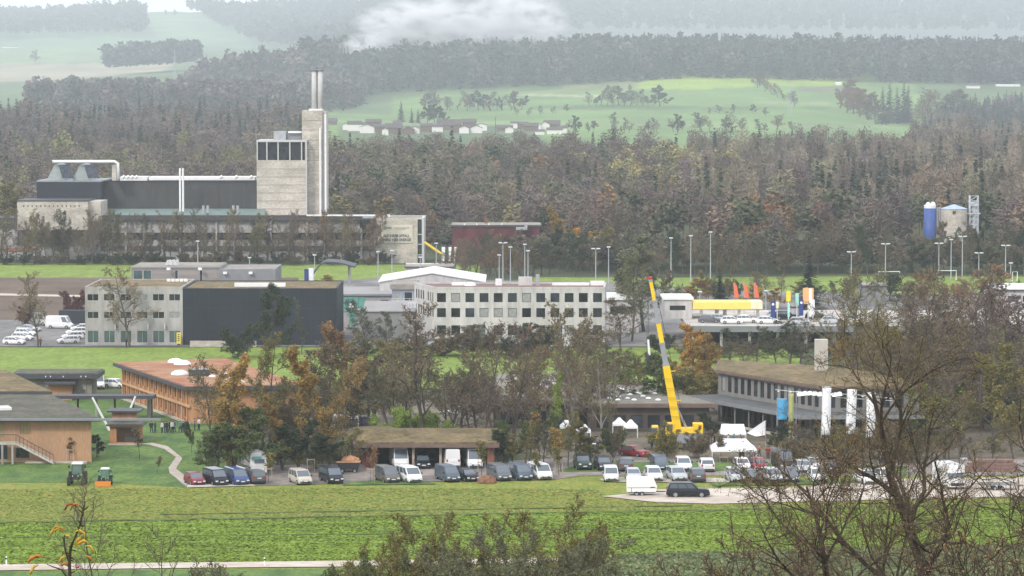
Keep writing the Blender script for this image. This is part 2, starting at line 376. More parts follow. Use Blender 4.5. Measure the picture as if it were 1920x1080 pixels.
def tree_mesh(rng, paths, tube_l, blade_w, leaves=0, leaf=.3, leaf_min=.3, sides=(7, 5, 4, 3), leaf_filter=None):
    tb = MB(); V = []; MI = []
    tips = []
    for pts, rs, l in paths:
        if l <= tube_l: tb.tube(pts, [max(r, .012) for r in rs], sides[min(l, 3)], cap=False)
        else:
            for i in range(len(pts) - 1):
                t = pts[i + 1] - pts[i]; s = rnd_perp(rng, t.normalized()); wd = max(blade_w * (1 - .5 * i / len(pts)), rs[i])
                V += [pts[i] - s * wd, pts[i] + s * wd, pts[i + 1] + s * wd * .7, pts[i + 1] - s * wd * .7]; MI.append(0)
        if l >= 2: tips += pts[1:]
    if leaves and tips:
        if leaf_filter: tips = [t for t in tips if leaf_filter(t)]
        for _ in range(leaves):
            c = rng.choice(tips) + Vector((rng.gauss(0, leaf), rng.gauss(0, leaf), rng.gauss(0, leaf)))
            a = Vector((rng.gauss(0, 1), rng.gauss(0, 1), rng.gauss(0, .7))).normalized(); b = rnd_perp(rng, a); k = leaf * rng.uniform(.5, 1.1)
            V += [c - a * k, c + b * k * .55, c + a * k, c - b * k * .55]; MI.append(1)
    return tb, V, MI
PROTO = {}
def make_proto(kind, seed):
    key = (kind, seed)
    if key in PROTO: return PROTO[key]
    rng = random.Random(seed * 77 + sum(map(ord, kind))); H = 15.0
    tl, bw, lv, ls = 1, .04, 500, .2
    if kind == 'bare': p = grow(rng, H, .24, (15, 9, 7, 5), (.48, .5, .45, .5), (52, 48, 50, 50), t0=(.22, .2, .15, .1))
    elif kind == 'wide': p = grow(rng, H * .8, .32, (13, 9, 8, 5), (.75, .5, .45, .5), (58, 48, 50, 50), t0=(.16, .2, .15, .1)); 
    elif kind == 'tall': p = grow(rng, H, .17, (20, 7, 5, 3), (.22, .45, .5, .5), (42, 40, 45, 45), t0=(.12, .1, .1, .1)); bw = .03
    elif kind == 'slim': p = grow(rng, H, .14, (16, 5, 4), (.17, .45, .5), (38, 40, 45), t0=(.2, .1, .1, .1)); bw = .04; lv, ls = 150, .22
    elif kind == 'leafy': p = grow(rng, H * .93, .26, (11, 7, 5), (.46, .5, .45), (55, 48, 50), t0=(.16, .2, .15)); lv, ls = 9500, .235
    elif kind == 'plume': p = grow(rng, H, .2, (18, 7, 4), (.26, .45, .5), (45, 45, 50), t0=(.08, .1, .1)); lv, ls = 8500, .20
    elif kind == 'half': p = grow(rng, H, .22, (16, 9, 6, 3), (.42, .5, .45, .5), (50, 48, 50, 50), t0=(.15, .2, .15, .1)); lv, ls = 3200, .18
    elif kind == 'shrub': p = grow(rng, H * .95, .12, (9, 6, 5), (.5, .5, .5), (45, 48, 50), t0=(.1, .1, .1), stems=6, lean=.75); lv, ls = 9500, .33; bw = .06
    elif kind == 'young': p = grow(rng, H, .12, (9, 5, 4), (.26, .4, .5), (42, 45, 50), t0=(.42, .2, .15)); lv, ls = 500, .5; bw = .05
    if kind == 'conifer':
        tb = MB(); tb.tube([(0, 0, -.2), (0, 0, H * .5), (0, 0, H)], [.25, .15, .02], 6, cap=False); V = []; MI = []
        n = 26
        for i in range(n):
            z = H * (.06 + .92 * i / n); rr = H * .20 * (1 - i / n) ** .85 + .15
            for k in range(int(9 + 8 * (1 - i / n))):
                a = rng.uniform(0, 6.28); r1 = rr * rng.uniform(.7, 1.15); dz = -r1 * rng.uniform(.15, .45); u = Vector((math.cos(a), math.sin(a), 0)); s = Vector((-u.y, u.x, rng.uniform(-.3, .3)))
                for q in range(3):
                    f0, f1 = q / 3, (q + 1.3) / 3; b0 = Vector((0, 0, z + dz * f0)) + u * r1 * f0; b1 = Vector((0, 0, z + dz * f1 + rng.uniform(-.1, .1))) + u * r1 * f1; wd = .38 * (1 - f0 * .6)
                    V += [b0 - s * wd, b0 + s * wd, b1 + s * wd * .5, b1 - s * wd * .5]; MI.append(1)
    else:
        tb, V, MI = tree_mesh(rng, p, tl, bw, lv, ls)
    zs = [v.z for v in V]; rad = sorted(math.hypot(v.x, v.y) for v in V)[int(len(V) * .96)]; top = sorted(zs)[int(len(zs) * .998)]
    ob = tb.build('trunk', bark); tm = ob.data; bpy.data.objects.remove(ob)
    ob = quads('crown', [tuple(v) for v in V], [twig, LEAF['olive']], mi=MI); cm = ob.data; bpy.data.objects.remove(ob)
    PROTO[key] = (tm, cm, top, rad * 2); return PROTO[key]
TR = random.Random(5)
def tree_at(kind, p, h, wd, label, name='bare_tree', leaf=None, tw=None, bk=None, seed=None, group=None, cat='tree'):
    tm, cm, top, W = make_proto(kind, TR.randrange(3) if seed is None else seed)
    t = E(name, label, cat, p, TR.uniform(0, 6.28), group); s = h / top; t.scale = (wd / W, wd / W, s)
    for nm, me in (('trunk', tm), ('crown', cm)):
        o = bpy.data.objects.new(nm, me); COL.objects.link(o); o.parent = t
        if nm == 'trunk' and bk: o.material_slots[0].link = 'OBJECT'; o.material_slots[0].material = bk
        if nm == 'crown':
            if tw: o.material_slots[0].link = 'OBJECT'; o.material_slots[0].material = tw
            if leaf: o.material_slots[1].link = 'OBJECT'; o.material_slots[1].material = LEAF[leaf]
    return t
def tree(kind, px, yt, yb, wpx, label, name='bare_tree', leaf=None, **k):
    p = G(px, yb); m = mpp(p); return tree_at(kind, p, (yb - yt) * m, wpx * m, label, name, leaf, **k)
def row(kinds, xs, yb, hr, wr, desc, where, name, leaf=(None,), seed=0, jit=6, tws=(None,), gname=None, bk=None):
    rg = random.Random(seed); xs = sorted(xs)
    for i, x in enumerate(xs):
        b = yb(x) if callable(yb) else yb; b += rg.uniform(-jit, jit)
        tree(rg.choice(kinds), x, b - rg.uniform(*hr), b, rg.uniform(*wr), f'{nth(i)} {desc} {where}', name, rg.choice(leaf), tw=rg.choice(tws), group=gname or (desc + 's ' + where), bk=bk)
# ---- woods read as one mass
wood_m = M('wood foliage', (0, 0, 0), .95, .18, .06, attr='tint', world=True, isl=.12)
def low(kind, rng):
    V = []; B = []
    H = 18.0
    def q(a, b, c, d, br): V.extend([a, b, c, d]); B.extend([br] * 4)
    def rv(): return Vector((rng.gauss(0, 1), rng.gauss(0, 1), rng.gauss(0, 1))).normalized()
    if kind == 'con':
        for i in range(17):
            z = H * (.1 + .9 * i / 17); rr = H * .17 * (1 - i / 17) + .25
            for k in range(9):
                a = rng.uniform(0, 6.28); u = Vector((math.cos(a), math.sin(a), 0)); s = Vector((-u.y, u.x, rng.uniform(-.4, .4))) * .5; r1 = rr * rng.uniform(.6, 1.15)
                b0 = Vector((0, 0, z + rng.uniform(-.9, .5))); b1 = b0 + u * r1 - Vector((0, 0, r1 * .35)); br = rng.uniform(.7, 1.3); q(b0 - s, b0 + s, b1 + s * .8, b1 - s * .8, br)
    else:
        n, lw, ll = {'bare': (480, .12, .7), 'leaf': (420, .36, .5), 'pine': (440, .36, .5), 'far': (70, 1.0, 1.4)}[kind]
        hw = H * rng.uniform(.19, .24); lobes = [(rv() * .45, rng.uniform(.5, .8)) for _ in range(7)]
        lo = .3 if kind != 'pine' else .5
        for k in range(n):
            c, rr = rng.choice(lobes); p = c + rv() * rr * rng.uniform(.5, 1) 
            P = Vector((p.x * hw, p.y * hw, H * (lo + (1 - lo) * .5) + p.z * H * (1 - lo) * .5)); 
            if P.z < H * .12: continue
            if kind == 'bare': d = (Vector((p.x, p.y, .5)) + rv() * .9).normalized()
            else: d = rv()
            s = rnd_perp(rng, d) * lw * rng.uniform(.6, 1.3); d = d * ll * rng.uniform(.6, 1.2); q(P - d - s, P - d + s, P + d + s * .6, P + d - s * .6, rng.uniform(.86, 1.16))
    if kind in ('bare', 'pine'):
        for k in range(2):
            s = Vector((math.cos(k * 1.57), math.sin(k * 1.57), 0)) * .17; q(-s, s, s * .5 + Vector((0, 0, H * .8)), -s * .5 + Vector((0, 0, H * .8)), 1.15)
    return np.array([tuple(v) for v in V], np.float32), np.array(B, np.float32)
_lr = random.Random(3); LOW = {k: [low(k, _lr) for _ in range(5)] for k in ('con', 'bare', 'leaf', 'pine', 'far')}
def wood(name, label, cat, poly, dr, spacing, pick, seed, xr=None):
    poly = [(a, DM(b)) for a, b in poly]; dr = (DM(dr[0]), DM(dr[1])); spacing *= (sum(dr) / 2 > 1600) * (DM(3000) / 3000 - 1) + 1 if sum(dr) / 2 < 5500 else 1.9
    """poly: list of (photo px, distance) the wood covers; pick(px, d, rng) -> kind, colour, height, width factor"""
    rng = random.Random(seed); VV = []; TT = []; n = 0
    d = dr[0]
    while d < dr[1]:
        sp_ = spacing * (max(1, d / 1350) ** .75 if dr[1] < 3000 else 1); x0, x1 = X(min(p[0] for p in poly), d), X(max(p[0] for p in poly), d); x = x0
        while x < x1:
            xx = x + rng.uniform(-.45, .45) * sp_; dd = d + rng.uniform(-.5, .5) * sp_; px = 960 + FPX * xx / (dd * CA + 3)
            if inpoly(px, dd, poly):
                r = pick(px, dd, rng)
                if r:
                    k, c, h, wf = r; V, B = rng.choice(LOW[k]); s = h / 18 * (max(1, d / 1350) ** .45 if dr[1] < 3000 else 1); a = rng.uniform(0, 6.28); ca, sa = math.cos(a), math.sin(a); wv = rng.uniform(.8, 1.5) if dr[1] < 3000 and k != 'con' else 1; s *= rng.uniform(.82, 1.15) if wv != 1 else 1
                    W = np.empty_like(V); W[:, 0] = (V[:, 0] * ca - V[:, 1] * sa) * s * wf * wv + xx; W[:, 1] = (V[:, 0] * sa + V[:, 1] * ca) * s * wf * wv + dd; W[:, 2] = V[:, 2] * s + ground_z(xx, dd)
                    VV.append(W); TT.append(np.outer(B, np.array(c, np.float32))); n += 1
            x += sp_
        d += sp_
    o = quads(name, np.concatenate(VV), wood_m, np.concatenate(TT)); tag(o, label, cat, kind='stuff'); return n
BR, PU, OL, RU, PI_, LA, GD = (.15, .122, .092), (.15, .118, .105), (.175, .16, .075), (.23, .13, .062), (.045, .062, .032), (.22, .185, .13), (.35, .21, .05)
def vary(c, rng, a=.34):
    k = rng.uniform(1 - a, 1 + a); return tuple(x * k * rng.uniform(.93, 1.07) for x in c)
def pick_mid(px, d, rng):
    if 1712 < px < 1850 and d < 965: return None
    x, y = px, proj(X(px, d), d, ground_z(X(px, d), d) + 16)[1]
    r = rng.random()
    if x < 600:
        if y < 262:
            if r < .45: return 'con', vary(PI_, rng), rng.uniform(17, 23), 1
            return 'bare', vary(rng.choice([BR, PU, (.12, .105, .09)]), rng), rng.uniform(15, 21), 1.15
        if r < .10: return 'con', vary(PI_, rng), rng.uniform(14, 20), 1
        if x < 130 and r < .5: return 'leaf', vary(OL, rng), rng.uniform(12, 18), 1.2
        return 'bare', vary(rng.choice([BR, PU, BR, OL]), rng), rng.uniform(13, 20), 1.15
    if 1130 < x < 1400 and 275 < y < 325 and r < .62: return 'leaf', vary((.25, .22, .085), rng), rng.uniform(13, 17), 1.1
    if x > 1280 and y < 365:
        if r < .2: return 'con', vary(PI_, rng), rng.uniform(18, 25), .9
        if 1560 < x < 1720 and 300 < y and r < .8: return 'con', vary(PI_, rng), rng.uniform(16, 22), 1
        return 'bare', vary(rng.choice([LA, LA, BR, PU]), rng), rng.uniform(18, 24), .75
    if x > 1180 and y > 405:
        if r < .66: return 'pine', vary((.085, .092, .047), rng, .3), rng.uniform(13, 19), 1.15
        return rng.choice(['bare', 'leaf']), vary(rng.choice([BR, RU, OL]), rng), rng.uniform(13, 18), 1.1
    if x > 1180 and y > 355:
        if r < .25: return 'pine', vary((.07, .08, .042), rng, .3), rng.uniform(15, 19), 1.15
        if r < .55: return 'leaf', vary(rng.choice([RU, (.19, .125, .075), (.17, .12, .08)]), rng), rng.uniform(13, 18), 1.1
        return 'bare', vary(rng.choice([BR, PU]), rng), rng.uniform(15, 20), 1.1
    if r < .11: return 'con', vary(PI_, rng), rng.uniform(16, 22), 1
    if r < .24: return 'pine', vary((.07, .085, .045), rng), rng.uniform(14, 18), 1.1
    if r < .36: return 'leaf', vary(rng.choice([OL, RU, (.22, .17, .07), (.17, .13, .08)]), rng), rng.uniform(12, 17), 1.1
    return 'bare', vary(rng.choice([BR, BR, PU, (.14, .13, .08)]), rng), rng.uniform(14, 20), 1.15
N1 = wood('autumn_forest', 'wide bare brown autumn forest behind the factory and the yard', 'forest',
     [(-260, 1090), (300, 1090), (700, 1060), (840, 1000), (1080, 955), (1150, 915), (2200, 905), (2200, 1950), (1730, 1900), (1700, 1560), (1450, 1510), (1000, 1520), (620, 1500), (560, 1900), (-260, 1950)], (900, 1960), 8.6, pick_mid, 11)
def pick_far(cs, hr, kc=.4, kinds=('far',)):
    def f(px, d, rng):
        return ('con' if rng.random() < kc and d < DM(3100) else 'far'), vary(rng.choice(cs), rng, .35), rng.uniform(*hr) * (1.28 if d < 5500 else 1.9), rng.uniform(.9, 1.3)
    return f
wood('ridge_forest', 'long dark forest edge along the top of the green fields', 'forest', [(640, 2760), (1240, 2720), (2150, 2720), (2150, 3060), (560, 3060), (600, 2800)], (2710, 3070), 9.5,
     pick_far([(.05, .065, .05), (.07, .07, .055), (.10, .085, .075), (.04, .055, .04)], (23, 31), .5), 12)
wood('valley_forest', 'hazy bare forest between the far left fields and the dark wood', 'forest', [(30, 2420), (200, 2350), (560, 2350), (650, 2500), (700, 2760), (620, 3050), (380, 3000), (330, 2700), (110, 2600)], (2340, 3060), 12,
     pick_far([(.11, .09, .08), (.13, .10, .09), (.06, .07, .05), (.10, .09, .07)], (20, 28), .3), 13)
wood('hill_forest', 'faint forest patch on the left hill above the pale fields', 'forest', [(195, 3400), (330, 3350), (370, 3380), (372, 3560), (230, 3570)], (3340, 3570), 13,
     pick_far([(.05, .07, .05), (.07, .075, .055)], (24, 30)), 14)
wood('hill_forest', 'faint forest band left on the crest of the far hill', 'forest', [(-250, 4420), (280, 4420), (270, 4950), (60, 5000), (-250, 5000)], (4400, 5020), 20, pick_far([(.07, .08, .06), (.09, .085, .07)], (20, 28)), 15)
wood('hill_forest', 'faint forest slope right of the pale hill meadow', 'forest', [(352, 4990), (470, 4350), (560, 4000), (700, 3700), (850, 3620), (880, 3700), (760, 4000), (700, 4400), (640, 5050)], (3600, 5060), 20, pick_far([(.07, .08, .06), (.09, .085, .07), (.06, .07, .055)], (22, 30)), 16)
wood('hill_forest', 'faint forest cloaking the foggy hill behind the ridge', 'forest', [(660, 4400), (2150, 4400), (2150, 5300), (700, 5300)], (4400, 5320), 26, pick_far([(.07, .08, .06), (.08, .085, .07)], (20, 28)), 17)
def pick_slope(px, d, rng):
    return ('con', vary((.05, .062, .045), rng), rng.uniform(18, 25), 1) if rng.random() < (.25 if px < 1800 else .75) else ('bare', vary(rng.choice([(.16, .115, .08), BR, PU]), rng), rng.uniform(15, 20), 1.2)
wood('slope_forest', 'dark forest climbing the slope at the right picture side', 'forest', [(1725, 1890), (2150, 1890), (2150, 2480), (1880, 2460), (1780, 2330), (1735, 2100)], (1880, 2490), 7.5, pick_slope, 18)
def pick_low(px, d, rng):
    if 1712 < px < 1850 and d < 965 and rng.random() < .5: return None
    return 'leaf', vary(rng.choice([(.09, .085, .06), (.07, .075, .05), (.12, .09, .06)]), rng), rng.uniform(5, 9), 1.5
wood('undergrowth', 'dark undergrowth along the foot of the autumn forest', 'undergrowth', [(-260, 1075), (700, 1050), (840, 965), (1000, 905), (1150, 880), (2200, 872), (2200, 912), (1160, 925), (1080, 962), (840, 1002), (700, 1066), (-260, 1092)], (868, 1095), 4.2, pick_low, 19)
wood('undergrowth', 'bramble and brush behind the white banners', 'undergrowth', [(1640, 560), (2100, 560), (2100, 490), (1690, 478), (1640, 510)], (478, 560), 3.4, lambda px, d, rng: ('leaf', vary(rng.choice([(.12, .10, .06), (.10, .11, .055), (.14, .105, .08)]), rng), rng.uniform(2.5, 5), 1.6), 20)
# ---- trees of the far fields
def ftree(kind, px, d, h, wd, label, name, leaf=None, **k):
    k_ = 1 if d <= 1300 or d > 2000 or name in ('hedgerow_tree',) else DM(d) / d
    if k_ != 1: d *= k_; h *= k_; wd *= k_
    x = X(px, d); return tree_at(kind, Vector((x, d, ground_z(x, d))), h, wd, label, name, leaf, **k)
def yd(px, y):                    # distance at which the terrain shows at photo row y
    best = None; d = 1400
    while d < 12000:
        x = X(px, d)
        if proj(x, d, ground_z(x, d))[1] <= y: return d
        d += 12
    return 4200
rf = random.Random(8)
def frow(xs, y, hp, kinds, leaf, desc, where, name):
    for i, px in enumerate(sorted(xs)):
        yy = (y(px) if callable(y) else y) + (rf.uniform(-6, 5) if 'orchard' in desc else rf.uniform(-2, 2)); d = yd(px, yy); m = d / FPX; h = rf.uniform(*hp) * m
        ftree(rf.choice(kinds), px, d, h, h * (rf.uniform(.8, 1.1) if kinds[0] != 'conifer' else .42), f'{nth(i)} {desc} {where}', name, rf.choice(leaf), group=desc + 's ' + where)
frow([800 + 12 * i + rf.uniform(-4, 4) for i in range(16)], 207, (24, 38), ('half', 'leafy', 'tall'), ('dark', 'brown', 'sage'), 'hazy hedgerow tree', 'above the village', 'hedgerow_tree')
frow([1105 + 11 * i for i in range(13)], 200, (18, 40), ('leafy', 'half'), ('sage', 'dark'), 'rounded copse tree', 'in the middle of the green slope', 'copse_tree')
frow([1420, 1434, 1446, 1458, 1470, 1482, 1490], lambda x: 165 + (x - 1420) * .5, (20, 32), ('leafy', 'half'), ('sage', 'brown'), 'pale copse tree', 'climbing the upper green slope', 'copse_tree')
frow([1062 + 16 * i + rf.uniform(-14, 14) for i in range(27)], 246, (16, 38), ('leafy', 'half', 'bare'), ('dark', 'sage'), 'dark orchard tree', 'along the lower green slope', 'orchard_tree')
frow([970, 990, 1012, 1035, 1062, 1330, 1350, 1375, 1410, 1435], 215, (12, 20), ('leafy', 'half'), ('dark', 'sage'), 'small orchard tree', 'scattered on the green slope', 'orchard_tree')
frow([1575, 1588, 1600, 1612, 1628, 1642], lambda x: 205 + (x - 1575) * .4, (44, 60), ('leafy',), ('rust', 'brown'), 'russet tree', 'at the edge of the right copse', 'copse_tree')
frow([1655, 1668, 1682, 1695, 1703], 232, (62, 78), ('conifer',), ('needle',), 'dark spruce', 'in the right copse', 'spruce_tree')
frow([1716 + 14 * i for i in range(9)], 238, (40, 75), ('half', 'tall', 'leafy'), ('brown', 'rust', 'sage'), 'thin brown tree', 'right of the dark spruces', 'copse_tree')
frow([752], 228, (40, 42), ('conifer',), ('needle',), 'dark pointed spruce', 'standing over the village', 'spruce_tree')
frow([772, 784], 230, (26, 28), ('conifer',), ('needle',), 'slim small spruce', 'beside the village spruce', 'spruce_tree')
frow([802, 815, 826], 232, (34, 38), ('leafy',), ('dark',), 'broad dark tree', 'behind the village roofs', 'village_tree')
frow([66, 480, 500, 530, 545], lambda x: 118 if x < 100 else 232, (18, 28), ('leafy',), ('brown', 'dark'), 'lone rounded tree', 'on the far left fields', 'field_tree')
frow([141, 250, 312, 328], 30, (10, 15), ('leafy',), ('sage',), 'tiny hazy tree', 'on the hill crest', 'crest_tree')
# tall trees that stand out of the mid forest
for px, d, h, wd, kind, leaf, lab, nm in [
 (1424, 1440, 24, 9, 'conifer', 'needle', 'tall dark spruce rising from the pale larches', 'spruce_tree'), (1105, 1230, 15, 7, 'conifer', 'needle', 'lone small spruce in the olive wood right of the village', 'spruce_tree'),
 (1675, 1450, 22, 9, 'conifer', 'needle', 'dark spruce below the lower green field edge', 'spruce_tree'), (1522, 1420, 19, 8, 'conifer', 'needle', 'dark spruce between two larches under the green slope', 'spruce_tree'),
 (1047, 935, 15, 8, 'plume', 'gold', 'tall golden poplar at the forest edge', 'golden_poplar'), (1073, 915, 10, 8, 'leafy', 'bright', 'bright orange maple below the golden poplar', 'maple_tree'),
 (1115, 925, 9, 6, 'leafy', 'gold', 'yellow brown tree right of the bright orange maple', 'autumn_tree'), (968, 1130, 13, 8, 'half', 'gold', 'pale golden tree deep in the brown forest', 'autumn_tree'),
 (912, 945, 12, 2.6, 'plume', 'orange', 'slim orange poplar before the red hall', 'golden_poplar'), (887, 1000, 8, 5, 'leafy', 'yellow', 'small yellow tree behind the red hall roof', 'autumn_tree'),
 (670, 1120, 17, 13, 'leafy', 'olive', 'broad olive willow right of the concrete tower', 'willow_tree'), (465, 1075, 15, 11, 'leafy', 'olive', 'broad olive willow left of the concrete tower', 'willow_tree'),
 (15, 1080, 17, 13, 'leafy', 'olive', 'broad olive tree at the left end of the factory', 'willow_tree'),
 (150, 1080, 13, 9, 'leafy', 'olive', 'olive tree rising behind the factory skylights', 'willow_tree')]:
    ftree(kind, px, d, h, wd, lab, nm, leaf)
# forest edge
row(['leafy', 'half', 'bare'], [852 + 14 * i + rf.uniform(-7, 7) for i in range(23)], lambda x: 514, (52, 84), (42, 62), 'grey green edge tree', 'between the red hall and the floodlights', 'edge_tree', ('sage', 'dark', 'olive'), 21)
row(['bare', 'half', 'leafy'], [1235 + 23 * i + rf.uniform(-7, 7) for i in range(31)], lambda x: 517, (62, 105), (38, 60), 'dark edge tree', 'behind the sports field', 'edge_tree', ('dark', 'brown', 'dark'), 22)
# hedgerow before the factory
row(['bare', 'half', 'tall', 'bare'], [3 + 11.8 * i + rf.uniform(-5, 5) for i in range(60)], lambda x: 494, (62, 104), (34, 56), 'slender bare tree', 'in the hedgerow before the factory', 'hedgerow_tree', ('rust', 'brown', 'olive', 'dark'), 23, 3, (twig, twig_p, twig))
row(['shrub'], [10 + 34 * i for i in range(22)], lambda x: 496, (17, 27), (36, 50), 'low dark bush', 'under the hedgerow before the factory', 'hedgerow_bush', ('dark', 'brown'), 24, 2)
